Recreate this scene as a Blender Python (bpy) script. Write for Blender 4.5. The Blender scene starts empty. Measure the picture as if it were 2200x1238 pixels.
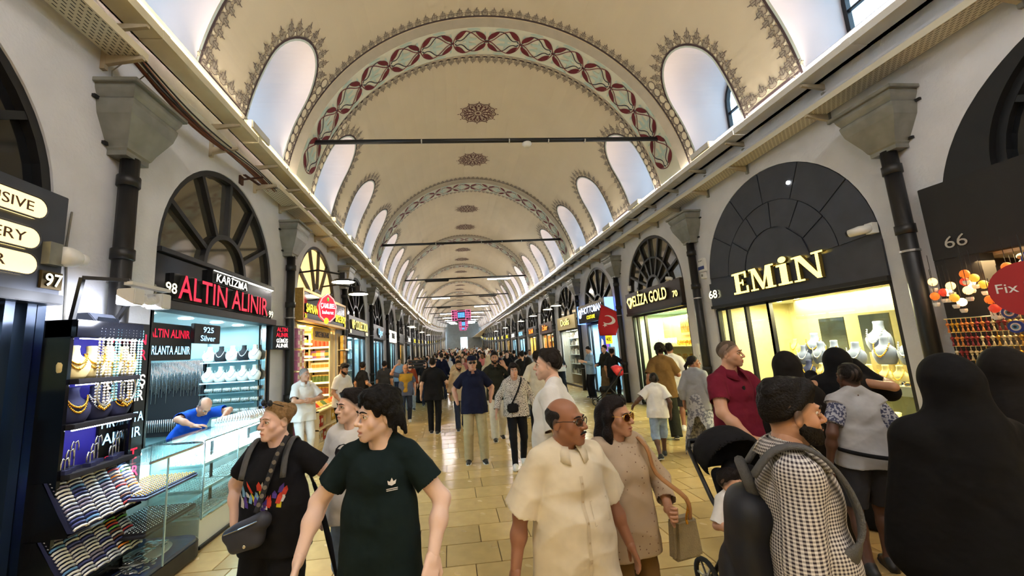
import bpy, bmesh, math, random
import numpy as np
from mathutils import Vector, Matrix
random.seed(7); RNG = np.random.default_rng(5)
PI = math.pi
sc = bpy.context.scene
COL = sc.collection
# ------------------------------------------------------------------ camera
F_PX, YAW, PITCH, ROLL, CX, CY, CAMZ = 864.0, math.radians(5.8), math.radians(8.77), math.radians(3.39), 1050.0, 620.0, 1.87
def cam_axes():
    cy, sy, cp, sp = math.cos(YAW), math.sin(YAW), math.cos(PITCH), math.sin(PITCH)
    fwd = Vector((sy*cp, cy*cp, sp)); right = Vector((cy, -sy, 0)); up = right.cross(fwd)
    cr, sr = math.cos(ROLL), math.sin(ROLL)
    return cr*right - sr*up, sr*right + cr*up, fwd
_r, _u, _f = cam_axes()
cam_data = bpy.data.cameras.new('camera'); cam = bpy.data.objects.new('camera', cam_data); COL.objects.link(cam)
cam.matrix_world = Matrix(((_r.x, _u.x, -_f.x, 0), (_r.y, _u.y, -_f.y, 0), (_r.z, _u.z, -_f.z, CAMZ), (0, 0, 0, 1)))
cam_data.sensor_width = 36; cam_data.lens = F_PX/2200*36
cam_data.shift_x = (1100-CX)/2200; cam_data.shift_y = (CY-619)/2200
cam_data.clip_start = 0.05; cam_data.clip_end = 400
sc.camera = cam
# ------------------------------------------------------------------ sky, exposure
world = bpy.data.worlds.new('sky'); sc.world = world; world.use_nodes = True
_bg = world.node_tree.nodes['Background']; _bg.inputs[0].default_value = (0.60, 0.82, 1.0, 1); _bg.inputs[1].default_value = 2.0
sc.view_settings.view_transform = 'Standard'; sc.view_settings.look = 'None'
sc.view_settings.gamma = 1; sc.view_settings.use_curve_mapping = False
sc.view_settings.exposure = 0.94
sc.cycles.max_bounces = 4; sc.cycles.adaptive_threshold = .08; sc.cycles.light_sampling_threshold = .05; sc.cycles.diffuse_bounces = 3; sc.cycles.glossy_bounces = 3; sc.cycles.transmission_bounces = 4; sc.cycles.transparent_max_bounces = 8; sc.cycles.caustics_reflective = False; sc.cycles.caustics_refractive = False; sc.cycles.sample_clamp_indirect = 6.0
UPLIGHT = 13.0      # radiance of the cornice LED strips washing the vault
SHOPLIGHT = 1.0     # scale on all shop lamps
# ------------------------------------------------------------------ colour and materials
def lin(c):
    return tuple(((v/255)/12.92 if v/255 <= .04045 else ((v/255+.055)/1.055)**2.4) for v in c)
MATS = {}
def mat(name, rgb=(200, 200, 200), rough=.6, metal=0., var=.0, scale=8., bump=0., bscale=60., emit=0., spec=.5, coat=0., attr=None, rnd=0., alpha=1., sheen=0.):
    """Procedural Principled material: base colour with noise variation, noise bump, optional emission, vertex colour or per-object tint."""
    if name in MATS: return MATS[name]
    m = bpy.data.materials.new(name); m.use_nodes = True; nt = m.node_tree; N = nt.nodes; Lk = nt.links
    b = N['Principled BSDF']; c = lin(rgb) + (1,)
    b.inputs['Base Color'].default_value = c; b.inputs['Roughness'].default_value = rough; b.inputs['Metallic'].default_value = metal
    b.inputs['Specular IOR Level'].default_value = spec; b.inputs['Coat Weight'].default_value = coat
    if sheen: b.inputs['Sheen Weight'].default_value = sheen
    tc = N.new('ShaderNodeTexCoord'); src = None
    if attr:
        a = N.new('ShaderNodeAttribute'); a.attribute_name = attr; src = a.outputs['Color']
    if var > 0:
        nz = N.new('ShaderNodeTexNoise'); nz.inputs['Scale'].default_value = scale; nz.inputs['Detail'].default_value = 2
        Lk.new(tc.outputs['Object'], nz.inputs['Vector'])
        mr = N.new('ShaderNodeMapRange'); mr.inputs['From Min'].default_value = .3; mr.inputs['From Max'].default_value = .7
        mr.inputs['To Min'].default_value = 1-var; mr.inputs['To Max'].default_value = 1+var*.6
        Lk.new(nz.outputs['Fac'], mr.inputs['Value'])
        hs = N.new('ShaderNodeVectorMath'); hs.operation = 'SCALE'
        if src is None: hs.inputs[0].default_value = c[:3]
        else: Lk.new(src, hs.inputs[0])
        Lk.new(mr.outputs['Result'], hs.inputs['Scale']); src = hs.outputs[0]
    if rnd > 0:
        oi = N.new('ShaderNodeObjectInfo'); mr = N.new('ShaderNodeMapRange'); mr.inputs['To Min'].default_value = 1-rnd; mr.inputs['To Max'].default_value = 1+rnd*.5
        Lk.new(oi.outputs['Random'], mr.inputs['Value']); hs = N.new('ShaderNodeVectorMath'); hs.operation = 'SCALE'
        if src is None: hs.inputs[0].default_value = c[:3]
        else: Lk.new(src, hs.inputs[0])
        Lk.new(mr.outputs['Result'], hs.inputs['Scale']); src = hs.outputs[0]
    if src is not None: Lk.new(src, b.inputs['Base Color'])
    if bump > 0:
        nb = N.new('ShaderNodeTexNoise'); nb.inputs['Scale'].default_value = bscale; nb.inputs['Detail'].default_value = 1.5
        Lk.new(tc.outputs['Object'], nb.inputs['Vector']); bp = N.new('ShaderNodeBump'); bp.inputs['Strength'].default_value = bump; bp.inputs['Distance'].default_value = .02
        Lk.new(nb.outputs['Fac'], bp.inputs['Height']); Lk.new(bp.outputs['Normal'], b.inputs['Normal'])
    if emit:
        b.inputs['Emission Strength'].default_value = emit; b.inputs['Emission Color'].default_value = c
        if src is not None: Lk.new(src, b.inputs['Emission Color'])
    MATS[name] = m
    return m
def glass(name, tint=(235, 245, 245), gloss=.12, rough=.02):
    """Thin pane: mostly see-through with a mirror share that follows the viewing angle like real glass."""
    if name in MATS: return MATS[name]
    m = bpy.data.materials.new(name); m.use_nodes = True; nt = m.node_tree; N = nt.nodes; Lk = nt.links
    N.remove(N['Principled BSDF']); out = N['Material Output']
    t = N.new('ShaderNodeBsdfTransparent'); t.inputs[0].default_value = lin(tint) + (1,)
    g = N.new('ShaderNodeBsdfGlossy'); g.inputs['Roughness'].default_value = rough
    fr = N.new('ShaderNodeLayerWeight'); fr.inputs[0].default_value = .5; pw = N.new('ShaderNodeMath'); pw.operation = 'POWER'; pw.inputs[1].default_value = 4.; Lk.new(fr.outputs['Facing'], pw.inputs[0])
    ad = N.new('ShaderNodeMath'); ad.operation = 'MULTIPLY_ADD'; ad.inputs[1].default_value = .6; ad.inputs[2].default_value = gloss*.3; ad.use_clamp = True
    Lk.new(pw.outputs[0], ad.inputs[0]); mx = N.new('ShaderNodeMixShader')
    Lk.new(ad.outputs[0], mx.inputs[0]); Lk.new(t.outputs[0], mx.inputs[1]); Lk.new(g.outputs[0], mx.inputs[2]); Lk.new(mx.outputs[0], out.inputs[0])
    MATS[name] = m
    return m
def emis(name, rgb, s):
    m = mat(name, rgb, .5, emit=s)
    if s < 5: m.cycles.emission_sampling = 'NONE'      # signs glow but are not sampled as lamps
    return m
# ------------------------------------------------------------------ mesh builder
class MB:
    def __init__(s): s.v = []; s.f = []
    def add(s, vs, fs):
        k = len(s.v); s.v.extend([tuple(p) for p in vs]); s.f.extend([tuple(i+k for i in f) for f in fs]); return s
    def box(s, x0, x1, y0, y1, z0, z1):
        return s.add([(x0,y0,z0),(x1,y0,z0),(x1,y1,z0),(x0,y1,z0),(x0,y0,z1),(x1,y0,z1),(x1,y1,z1),(x0,y1,z1)],
                     [(3,2,1,0),(4,5,6,7),(0,1,5,4),(1,2,6,5),(2,3,7,6),(3,0,4,7)])
    def bar(s, a, b, w, d, up=(0,0,1)):
        a = Vector(a); b = Vector(b); t = (b-a).normalized(); u = Vector(up)
        if abs(t.dot(u)) > .95: u = Vector((0,1,0))
        r = t.cross(u).normalized()*w/2; n = r.cross(t).normalized()*d/2
        vs = [p+i*r+j*n for p in (a, b) for i, j in ((-1,-1),(1,-1),(1,1),(-1,1))]
        return s.add(vs, [(0,1,2,3),(7,6,5,4),(0,4,5,1),(1,5,6,2),(2,6,7,3),(3,7,4,0)])
    def tube(s, pts, r, n=8, closed=False, caps=True):
        pts = [Vector(p) for p in pts]; m = len(pts); rs = r if isinstance(r, (list, tuple)) else [r]*m
        prev = None; k = len(s.v)
        for i, p in enumerate(pts):
            a = pts[(i-1) % m] if (closed or i > 0) else p; b = pts[(i+1) % m] if (closed or i < m-1) else p
            t = (b-a).normalized() if (b-a).length > 1e-9 else Vector((0,0,1))
            if prev is None:
                q = Vector((0,0,1)) if abs(t.z) < .9 else Vector((1,0,0)); nr = t.cross(q).normalized()
            else:
                nr = prev - t*prev.dot(t); nr = nr.normalized() if nr.length > 1e-6 else t.orthogonal().normalized()
            prev = nr; bn = t.cross(nr)
            for j in range(n):
                c = math.cos(2*PI*j/n); d = math.sin(2*PI*j/n); s.v.append(tuple(p + (nr*c + bn*d)*rs[i]))
        for i in range(m if closed else m-1):
            i2 = (i+1) % m
            for j in range(n):
                j2 = (j+1) % n; s.f.append((k+i*n+j, k+i*n+j2, k+i2*n+j2, k+i2*n+j))
        if caps and not closed:
            s.f.append(tuple(k+j for j in range(n-1,-1,-1))); s.f.append(tuple(k+(m-1)*n+j for j in range(n)))
        return s
    def lathe(s, prof, n=16, c=(0,0,0), sx=1., sy=1., caps=True, axis='z'):
        k = len(s.v)
        for r, z in prof:
            for j in range(n):
                x, y = r*math.cos(2*PI*j/n)*sx, r*math.sin(2*PI*j/n)*sy
                p = (x, y, z) if axis == 'z' else ((z, x, y) if axis == 'x' else (x, z, y))
                s.v.append((c[0]+p[0], c[1]+p[1], c[2]+p[2]))
        for i in range(len(prof)-1):
            for j in range(n):
                j2 = (j+1) % n; s.f.append((k+i*n+j, k+i*n+j2, k+(i+1)*n+j2, k+(i+1)*n+j))
        if caps:
            s.f.append(tuple(k+j for j in range(n-1,-1,-1))); s.f.append(tuple(k+(len(prof)-1)*n+j for j in range(n)))
        return s
    def ball(s, c, r, n=12, m=8, sc=(1,1,1)):
        prof = [(r*math.sin(PI*(i+.02)/(m+.04)), -r*math.cos(PI*(i+.02)/(m+.04))) for i in range(m+1)]
        k = len(s.v); s.lathe(prof, n)
        for i in range(k, len(s.v)):
            p = s.v[i]; s.v[i] = (c[0]+p[0]*sc[0], c[1]+p[1]*sc[1], c[2]+p[2]*sc[2])
        return s
    def prism(s, poly, d0, d1, ax='y'):
        """extrude a 2-D polygon (list of (a,b)); ax='y': a->x, b->z, depth along y; 'x': a->y,b->z; 'z': a->x,b->y"""
        def P(a, b, d): return (a, d, b) if ax == 'y' else ((d, a, b) if ax == 'x' else (a, b, d))
        n = len(poly); vs = [P(a, b, d0) for a, b in poly] + [P(a, b, d1) for a, b in poly]
        fs = [tuple(range(n)), tuple(range(2*n-1, n-1, -1))] + [(i, i+n, (i+1) % n+n, (i+1) % n) for i in range(n)]
        return s.add(vs, fs)
    def ring(s, outer, inner, d0, d1):
        """extruded band between two open polylines with equal counts, in the x-z plane"""
        n = len(outer); k = len(s.v)
        for d in (d0, d1):
            for a, b in outer: s.v.append((a, d, b))
            for a, b in inner: s.v.append((a, d, b))
        for i in range(n-1):
            o, p, q, r = k+i, k+i+1, k+n+i, k+n+i+1; o2, p2, q2, r2 = o+2*n, p+2*n, q+2*n, r+2*n
            s.f += [(o,p,r,q), (q2,r2,p2,o2), (o,o2,p2,p), (q,r,r2,q2)]
        s.f += [(k, k+n, k+3*n, k+2*n), (k+n-1, k+3*n-1, k+4*n-1, k+2*n-1)]
        return s
    def mesh(s, name, mt=None, smooth=False, bevel=0., fix=True):
        me = bpy.data.meshes.new(name); me.from_pydata(s.v, [], s.f)
        if fix or bevel:
            bm = bmesh.new(); bm.from_mesh(me)
            if bevel: bmesh.ops.bevel(bm, geom=[e for e in bm.edges if len(e.link_faces) == 2 and e.calc_face_angle(0) > .6], offset=bevel, segments=2, affect='EDGES', clamp_overlap=True)
            bmesh.ops.recalc_face_normals(bm, faces=bm.faces); bm.to_mesh(me); bm.free()
        if smooth: me.shade_smooth()
        if mt: me.materials.append(mt)
        return me
    def build(s, name, mt=None, parent=None, smooth=False, bevel=0., fix=True, loc=None):
        return obj(name, s.mesh(name, mt, smooth, bevel, fix), parent, loc)
def obj(name, me, parent=None, loc=None, rz=0.):
    o = bpy.data.objects.new(name, me); COL.objects.link(o); o.parent = parent
    if loc is not None: o.location = loc
    if rz: o.rotation_euler = (0, 0, rz)
    return o
def tag(o, label=None, cat=None, group=None, kind=None):
    if label: o['label'] = label
    if cat: o['category'] = cat
    if group: o['group'] = group
    if kind: o['kind'] = kind
    return o
def thing(name, label, cat, loc=(0,0,0), rz=0., group=None, kind=None):
    o = bpy.data.objects.new(name, None); COL.objects.link(o); o.empty_display_size = .1
    o.location = loc; o.rotation_euler = (0, 0, rz)
    return tag(o, label, cat, group, kind)
KIDS = {}
def copy_tree(o, loc=None, rz=None, label=None, group=None, parent=None, scale=None):
    c = o.copy(); COL.objects.link(c); c.parent = parent
    if loc is not None: c.location = loc
    if rz is not None: c.rotation_euler = (0, 0, rz)
    if scale is not None: c.scale = (scale, scale, scale) if not isinstance(scale, tuple) else scale
    if label: c['label'] = label
    if group: c['group'] = group
    for ch in list(o.children): copy_tree(ch, parent=c)
    return c
# ------------------------------------------------------------------ lettering
_txt = {}
def text_raw(s, bold=0., ext=.1, shear=0., spacing=1.):
    key = (s, bold, ext, shear, spacing)
    if key in _txt: return _txt[key]
    cu = bpy.data.curves.new('lettering', 'FONT'); cu.body = s; cu.size = 1; cu.extrude = ext; cu.offset = bold; cu.resolution_u = 3; cu.shear = shear; cu.space_character = spacing
    o = bpy.data.objects.new('lettering', cu); COL.objects.link(o)
    dg = bpy.context.evaluated_depsgraph_get(); me = o.evaluated_get(dg).to_mesh()
    v = np.array([p.co[:] for p in me.vertices]) if len(me.vertices) else np.zeros((0, 3)); f = [tuple(p.vertices) for p in me.polygons]
    o.evaluated_get(dg).to_mesh_clear(); bpy.data.objects.remove(o); bpy.data.curves.remove(cu)
    _txt[key] = (v, f); return v, f
m_return = None
def side_slot(o, mt):
    """second material on the returns (side walls) of raised letters"""
    me = o.data; me.materials.append(mt)
    for q in me.polygons: q.material_index = 0 if abs(q.normal.y) > .7 else 1
    return o
def letters(s, parent, pos, h, mt, width=None, bold=0., depth=.02, name='letter', split=True, shear=0., spacing=1., slope=0.):
    """Raised lettering facing local -y, centred at pos (x, y of its back, z of its middle); h = cap height."""
    v, f = text_raw(s, bold, .5, shear, spacing)
    if len(v) == 0: return []
    v = v.copy(); lo, hi = v.min(0), v.max(0); cap = text_raw('H', bold, .5)[0]; ch = cap[:, 1].max()-cap[:, 1].min(); cb = cap[:, 1].min()
    k = h/ch; kx = k if width is None else width/(hi[0]-lo[0])
    X = (v[:, 0]-(lo[0]+hi[0])/2)*kx; Zv = (v[:, 1]-cb)*k-h/2; D = -(v[:, 2]+.5)*depth
    P = np.stack([pos[0]+X, pos[1]+D, pos[2]+Zv+slope*X], 1)
    if not split:
        mb = MB(); mb.add(P.tolist(), f); return [side_slot(mb.build(name, mt, parent, fix=False), mat('letter_return', (40, 36, 34), .5))]
    par = list(range(len(v)))
    def find(a):
        while par[a] != a: par[a] = par[par[a]]; a = par[a]
        return a
    for q in f:
        for a in q[1:]: par[find(a)] = find(q[0])
    isl = {}
    for q in f: isl.setdefault(find(q[0]), []).append(q)
    items = sorted([(P[[i for q in fs for i in q], 0].min(), P[[i for q in fs for i in q], 0].max(), fs) for fs in isl.values()], key=lambda t: t[0])
    cl = []
    for a, b, fs in items:
        if cl and a < cl[-1][1]-.35*min(b-a, cl[-1][1]-cl[-1][0]): cl[-1][1] = max(cl[-1][1], b); cl[-1][2] += fs
        else: cl.append([a, b, list(fs)])
    out = []
    for a, b, fs in cl:
        ids = sorted({i for q in fs for i in q}); mp = {i: n for n, i in enumerate(ids)}
        mb = MB(); mb.add(P[ids].tolist(), [tuple(mp[i] for i in q) for q in fs]); out.append(side_slot(mb.build(name, mt, parent, fix=False), mat('letter_return', (40, 36, 34), .5)))
    return out
# ------------------------------------------------------------------ hall geometry
XL, XR, XC = -3.3, 5.62, 1.155           # wall planes and the vault's centre line
RV, ZC, ZJ = 4.272, 4.91, 5.70           # vault radius, centre height, junction height
PER, RIB0, BAY = 8.45, 8.42, 4.225       # vault bay, first rib, shop bay
YB, YE = -12.7, 106.0
def bend(y):
    t = max(0., y-22.); return 3.3e-4*t*t, 4.0e-4*t*t
m_plaster = mat('white_plaster', (210, 211, 217), .85, var=.07, scale=2.5, bump=.25, bscale=30)
m_ceil = mat('cream_plaster', (212, 200, 176), .85, var=.03, scale=1.2)
m_reveal = mat('white_reveal_plaster', (238, 224, 220), .8, var=.02, scale=2)
m_ribgrey = mat('grey_painted_rib', (176, 168, 152), .8, var=.06, scale=6)
m_ribpale = mat('pale_painted_soffit', (220, 221, 204), .8, var=.03, scale=5)
m_odark = mat('ornament_dark_brown', (70, 56, 60), .8)
m_ogrey = mat('ornament_grey', (172, 162, 146), .8)
m_ored = mat('ornament_dark_red', (104, 24, 34), .75)
m_oteal = mat('ornament_slate_vine', (58, 64, 72), .8)
m_oaqua = mat('ornament_pale_aqua', (186, 208, 200), .8)
m_aqline = mat('pale_aqua_line', (200, 212, 208), .8)
m_black = mat('black_iron', (18, 18, 20), .45, var=.15, scale=12)
m_dark = mat('charcoal_metal', (64, 68, 78), .38, metal=.25, var=.15, scale=4)
m_cream = mat('cream_painted_steel', (214, 205, 176), .45, var=.06, scale=5)
m_whitest = mat('white_painted_steel', (214, 214, 212), .45, var=.05, scale=5)
m_zinc = mat('grey_zinc', (138, 138, 130), .42, metal=.55, var=.18, scale=6, bump=.1, bscale=14)
m_steel = mat('brushed_steel', (170, 170, 170), .35, metal=.9)
m_uplight = emis('uplight_strip', (255, 244, 230), UPLIGHT)
# ---- vault ceiling
LW, LTOP = .68, 7.46; LSP = LTOP-LW      # lunette half width, crown height, spring height
LCS = (1.58, 4.225, 6.87); XWIN = 5.05   # lunette centres in a bay, window plane distance from XC
def lw(z):
    if z >= LTOP: return 0.
    return LW if z <= LSP else math.sqrt(max(0., LW*LW-(z-LSP)**2))
PHI0 = math.acos((5.62-ZC)/RV)
def zphi(z): return math.acos((z-ZC)/RV)
rows = [0.] + [i/12*zphi(LTOP) for i in range(1, 12)] + [zphi(LSP+LW*math.cos(a*PI/2/12)) for a in range(0, 13)] + [zphi(LSP-(LSP-5.62)*i/8) for i in range(1, 9)]
def vp(s, ph, y, r=RV): return (XC+s*r*math.sin(ph), y, ZC+r*math.cos(ph))
vault = MB(); reveal = MB()
zones = [(0, LCS[0], (LCS[0]+LCS[1])/2), ((LCS[0]+LCS[1])/2, LCS[1], (LCS[1]+LCS[2])/2), ((LCS[1]+LCS[2])/2, LCS[2], PER)]
for s in (-1, 1):
    for yl, yc, yr in zones:
        for a, b in zip(rows[:-1], rows[1:]):
            za, zb = ZC+RV*math.cos(a), ZC+RV*math.cos(b); wa, wb = lw(za), lw(zb)
            vault.add([vp(s, a, yl), vp(s, a, yc-wa), vp(s, b, yc-wb), vp(s, b, yl)], [(0,1,2,3)])
            vault.add([vp(s, a, yc+wa), vp(s, a, yr), vp(s, b, yr), vp(s, b, yc+wb)], [(0,1,2,3)])
            if za <= LTOP+1e-6:
                for d in (-1, 1):
                    p, q = vp(s, a, yc+d*wa), vp(s, b, yc+d*wb)
                    reveal.add([p, q, (XC+s*XWIN, q[1], q[2]), (XC+s*XWIN, p[1], p[2])], [(0,1,2,3)])
        xs = XC+s*RV*math.sin(PHI0)
        reveal.add([(xs, yc-LW, 5.62), (xs, yc+LW, 5.62), (XC+s*XWIN, yc+LW, 5.62), (XC+s*XWIN, yc-LW, 5.62)], [(0,1,2,3)])
me_vault = vault.mesh('vault', m_ceil, smooth=True, fix=False); me_reveal = reveal.mesh('lunette_reveal', m_reveal, smooth=False, fix=False)
# ---- flat painted ornament laid on the vault surface: shapes in an unrolled plane, mapped on to it
class Flat:
    def __init__(s): s.p = []
    def poly(s, pts): s.p.append(list(pts)); return s
    def rib(s, pts, w, closed=False):
        n = len(pts); L = []; R = []
        for i in range(n):
            a = pts[(i-1) % n] if (closed or i > 0) else pts[i]; b = pts[(i+1) % n] if (closed or i < n-1) else pts[i]
            dx, dy = b[0]-a[0], b[1]-a[1]; l = math.hypot(dx, dy) or 1; ww = (w[i] if isinstance(w, (list, tuple)) else w)/2
            L.append((pts[i][0]-dy/l*ww, pts[i][1]+dx/l*ww)); R.append((pts[i][0]+dy/l*ww, pts[i][1]-dx/l*ww))
        for i in range(n if closed else n-1):
            j = (i+1) % n; s.p.append([L[i], L[j], R[j], R[i]])
        return s
    def place(s, o, x, y, ax, ay, bx, by):
        for q in o.p: s.p.append([(x+a*ax+b*bx, y+a*ay+b*by) for a, b in q])
    def mesh(s, name, mt, fn):
        mb = MB()
        for q in s.p: mb.add([fn(a, b) for a, b in q], [tuple(range(len(q)))])
        return mb.mesh(name, mt, fix=False)
def mirror(pts): return pts + [(-a, b) for a, b in reversed(pts) if abs(a) > 1e-9]
pal_fill = Flat().poly(mirror([(0,1), (.07,.76), (.2,.7), (.15,.54), (.42,.46), (.24,.36), (.3,.2), (.12,.1), (0,.08)]))
pal_line = Flat().rib(mirror([(0,1.05), (.09,.76), (.24,.72), (.18,.54), (.46,.46), (.27,.35), (.34,.18), (.16,.02)]), .07)
pal_line.rib([(0,.9), (0,.3)], .06).rib([(-.25,.5), (0,.32), (.25,.5)], .06).rib([(-.5,0), (-.38,.2), (-.5,.3), (-.62,.2), (-.5,0)], .07)
pal_pale = Flat().poly([(-.5+.13*math.cos(t*PI/4), .14+.13*math.sin(t*PI/4)) for t in range(8)])
fil, lnk, pale, edge, aql = Flat(), Flat(), Flat(), Flat(), Flat()
def along(pts, step):
    d = [0.]
    for a, b in zip(pts[:-1], pts[1:]): d.append(d[-1]+math.hypot(b[0]-a[0], b[1]-a[1]))
    n = max(1, round(d[-1]/step)); out = []
    for i in range(n):
        t = (i+.5)*d[-1]/n
        for k in range(len(pts)-1):
            if d[k] <= t <= d[k+1]+1e-9:
                u = (t-d[k])/max(1e-9, d[k+1]-d[k]); a, b = pts[k], pts[k+1]; l = math.hypot(b[0]-a[0], b[1]-a[1]) or 1
                out.append((a[0]+(b[0]-a[0])*u, a[1]+(b[1]-a[1])*u, (b[0]-a[0])/l, (b[1]-a[1])/l)); break
    return out
for yc in LCS:
    e = []
    low = [5.66+(LSP-5.66)*i/10 for i in range(11)]
    e += [(yc-LW, zphi(z)*RV) for z in low] + [(yc-LW*math.cos(a*PI/20), zphi(LSP+LW*math.sin(a*PI/20))*RV) for a in range(1, 20)] + [(yc+LW, zphi(z)*RV) for z in reversed(low)]
    def off(pts, d):
        o = []
        for i in range(len(pts)):
            a, b = pts[max(0, i-1)], pts[min(len(pts)-1, i+1)]; l = math.hypot(b[0]-a[0], b[1]-a[1]) or 1
            o.append((pts[i][0]+(b[1]-a[1])/l*d, pts[i][1]-(b[0]-a[0])/l*d))
        return o
    aql.rib(off(e, .018), .036); edge.rib(off(e, .055), .04)
    for x, y, tx, ty in along(off(e, .075), .185):
        h_ = .23 if abs(x-yc) > LW*.9 else .27
        for src, dst in ((pal_fill, fil), (pal_line, lnk), (pal_pale, pale)): dst.place(src, x, y, tx*.185, ty*.185, ty*h_, -tx*h_)
for y0, d in ((.62, 1), (PER-.62, -1)):   # border along the ribs
    e = [(y0, RV*PHI0*i/60) for i in range(61)]
    edge.rib(e, .045)
    for x, y, tx, ty in along(e, .185):
        for src, dst in ((pal_fill, fil), (pal_line, lnk), (pal_pale, pale)): dst.place(src, x+.02*d, y, 0, .185, d*.2, 0)
    for i in range(10):                   # ovals filling the strip between rib and lunette
        y = RV*(PHI0-.03)-.1-i*.19; x = y0+d*.16
        pale.poly([(x+.075*math.cos(t*PI/5), y+.085*math.sin(t*PI/5)) for t in range(10)])
        lnk.rib([(x+.09*math.cos(t*PI/5), y+.1*math.sin(t*PI/5)) for t in range(10)], .018, True)
for i in range(24):                       # foot border above the cornice, between lunettes
    for yc0, yc1 in ((LCS[0]+LW, LCS[1]-LW), (LCS[1]+LW, LCS[2]-LW)):
        n = 6
        if i < n:
            x = yc0+(yc1-yc0)*(i+.5)/n; y = RV*(PHI0-.035)
            for src, dst in ((pal_fill, fil), (pal_line, lnk), (pal_pale, pale)): dst.place(src, x, y, (yc1-yc0)/n, 0, 0, -.2)
        if i == 0: edge.rib([(yc0+.06, RV*(PHI0-.022)), (yc1-.06, RV*(PHI0-.022))], .04)
# medallions on the crown
med = Flat()
for yc in (3.05, 6.1):
    def E_(r, t): return (yc+r*.60*math.sin(t), r*.66*math.cos(t))
    N_ = 72
    med.rib([E_(.80+.045*math.cos(12*t*2*PI/N_), t*2*PI/N_) for t in range(N_)], .03, True)
    med.rib([E_(.40+.06*math.cos(8*t*2*PI/N_), t*2*PI/N_) for t in range(N_)], .022, True)
    for k in range(12):
        t0 = k*PI/6; med.poly([E_(1.0, t0), E_(.93, t0+.04), E_(.88, t0), E_(.93, t0-.04)])
        for d in (-1, 1):
            med.rib([E_(.16+.62*u, t0+d*(.26*math.sin(u*PI)+.04)) for u in [i/8 for i in range(9)]], [.015+.03*math.sin(i/8*PI) for i in range(9)])
            med.rib([E_(.62+.1*math.cos(a), t0+d*.13+.10*math.sin(a)*d) for a in [i*PI/4 for i in range(7)]], .022)
        med.poly([E_(.62+.07*math.cos(a), t0+.1*math.sin(a)) for a in [i*PI/3 for i in range(6)]])
    med.poly([E_(.1, t*PI/4) for t in range(8)])
def onv(s, r=RV-.008): return lambda y, q: vp(s, q/RV, y, r)
orn = []
for s in (-1, 1):
    orn += [('painted_border_line', edge.mesh('border', m_odark, onv(s))), ('lunette_edge_line', aql.mesh('edge', m_aqline, onv(s, RV-.007))),
            ('palmette_fill', fil.mesh('palmette', m_ogrey, onv(s))), ('palmette_outline', lnk.mesh('palmette_line', mat('ornament_outline', (112, 100, 94), .8), onv(s, RV-.010))),
            ('border_pale_beads', pale.mesh('beads', mat('ornament_pale_bead', (226, 216, 192), .8), onv(s, RV-.012)))]
orn.append(('crown_medallion', med.mesh('medallion', mat('medallion_red_brown', (88, 46, 46), .8), onv(1))))
# transverse rib with the painted vine
RR = RV-.10
rb = MB(); arc = [(-PHI0+2*PHI0*i/72) for i in range(73)]
sof = MB(); fac = MB()
for a, b in zip(arc[:-1], arc[1:]):
    def p(ph, y, r): return (XC+r*math.sin(ph), y, ZC+r*math.cos(ph))
    sof.add([p(a,-.42,RR), p(b,-.42,RR), p(b,.42,RR), p(a,.42,RR)], [(0,1,2,3)])
    for y0, y1 in ((-.58, -.42), (.58, .42)):
        fac.add([p(a,y0,RV+.01), p(b,y0,RV+.01), p(b,y1,RR), p(a,y1,RR)], [(0,1,2,3)])
me_sof = sof.mesh('rib_soffit', m_ribpale, True, fix=False); me_fac = fac.mesh('rib_face', m_ribgrey, True, fix=False)
vred, vteal, vaqua, vpal, vpl = Flat(), Flat(), Flat(), Flat(), Flat()
U = .80; NU = 14
def leaf(fl, pts, w):
    n = len(pts); fl.rib(pts, [w*math.sin(PI*min(1, (i+.25)/(n-.5)))**.7 for i in range(n)])
def bez(a, b, c, d, n=8):
    return [tuple((1-t)**3*a[k]+3*(1-t)**2*t*b[k]+3*(1-t)*t*t*c[k]+t**3*d[k] for k in (0, 1)) for t in [i/n for i in range(n+1)]]
for k in range(NU):
    s0 = (k-NU/2)*U; m_ = 1 if k >= NU/2 else -1
    def T(pts): return [((s0+x*U) if m_ > 0 else (s0+U-x*U), y) for x, y in pts]
    for d in (-1, 1):
        vteal.rib(T(bez((0,0), (.12,.02*d), (.10,.30*d), (.34,.30*d))), .028); vteal.rib(T(bez((.34,.30*d), (.62,.31*d), (.60,.10*d), (.78,.06*d))), .028)
        vteal.rib(T(bez((.78,.06*d), (.86,.05*d), (.88,.12*d), (.94,.02*d), 5)), .03)
        vred.rib(T(bez((0,0), (.25,-.02*d), (.30,.26*d), (.62,.33*d))), .022); vred.rib(T(bez((.62,.33*d), (.85,.34*d), (.95,.2*d), (1.,0.))), .02)
        leaf(vred, T(bez((.62,.33*d), (.78,.30*d), (.80,.18*d), (.93,.10*d))), .125)
        leaf(vred, T(bez((.04,.06*d), (.10,.14*d), (.20,.22*d), (.34,.29*d))), .125)
        leaf(vaqua, T(bez((.30,.10*d), (.40,.04*d), (.55,.12*d), (.72,.02*d))), .085); leaf(vaqua, T(bez((.52,.22*d), (.60,.10*d), (.50,.02*d), (.66,-.08*d))), .07)
        leaf(vaqua, T(bez((.22,.36*d), (.34,.40*d), (.48,.34*d), (.60,.40*d))), .075); leaf(vaqua, T(bez((.08,.30*d), (.04,.20*d), (.14,.16*d), (.16,.06*d))), .06)
    vteal.poly(T([(-.05,0), (0,.045), (.05,0), (0,-.045)]))
for i in range(64):
    a = (i-31.5)*.185
    vpal.place(pal_fill, a, .425, .185, 0, 0, .13); vpl.place(pal_line, a, .425, .185, 0, 0, .13)
def onr(r): return lambda a, y: (XC+r*math.sin(a/RR), y, ZC+r*math.cos(a/RR))
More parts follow.
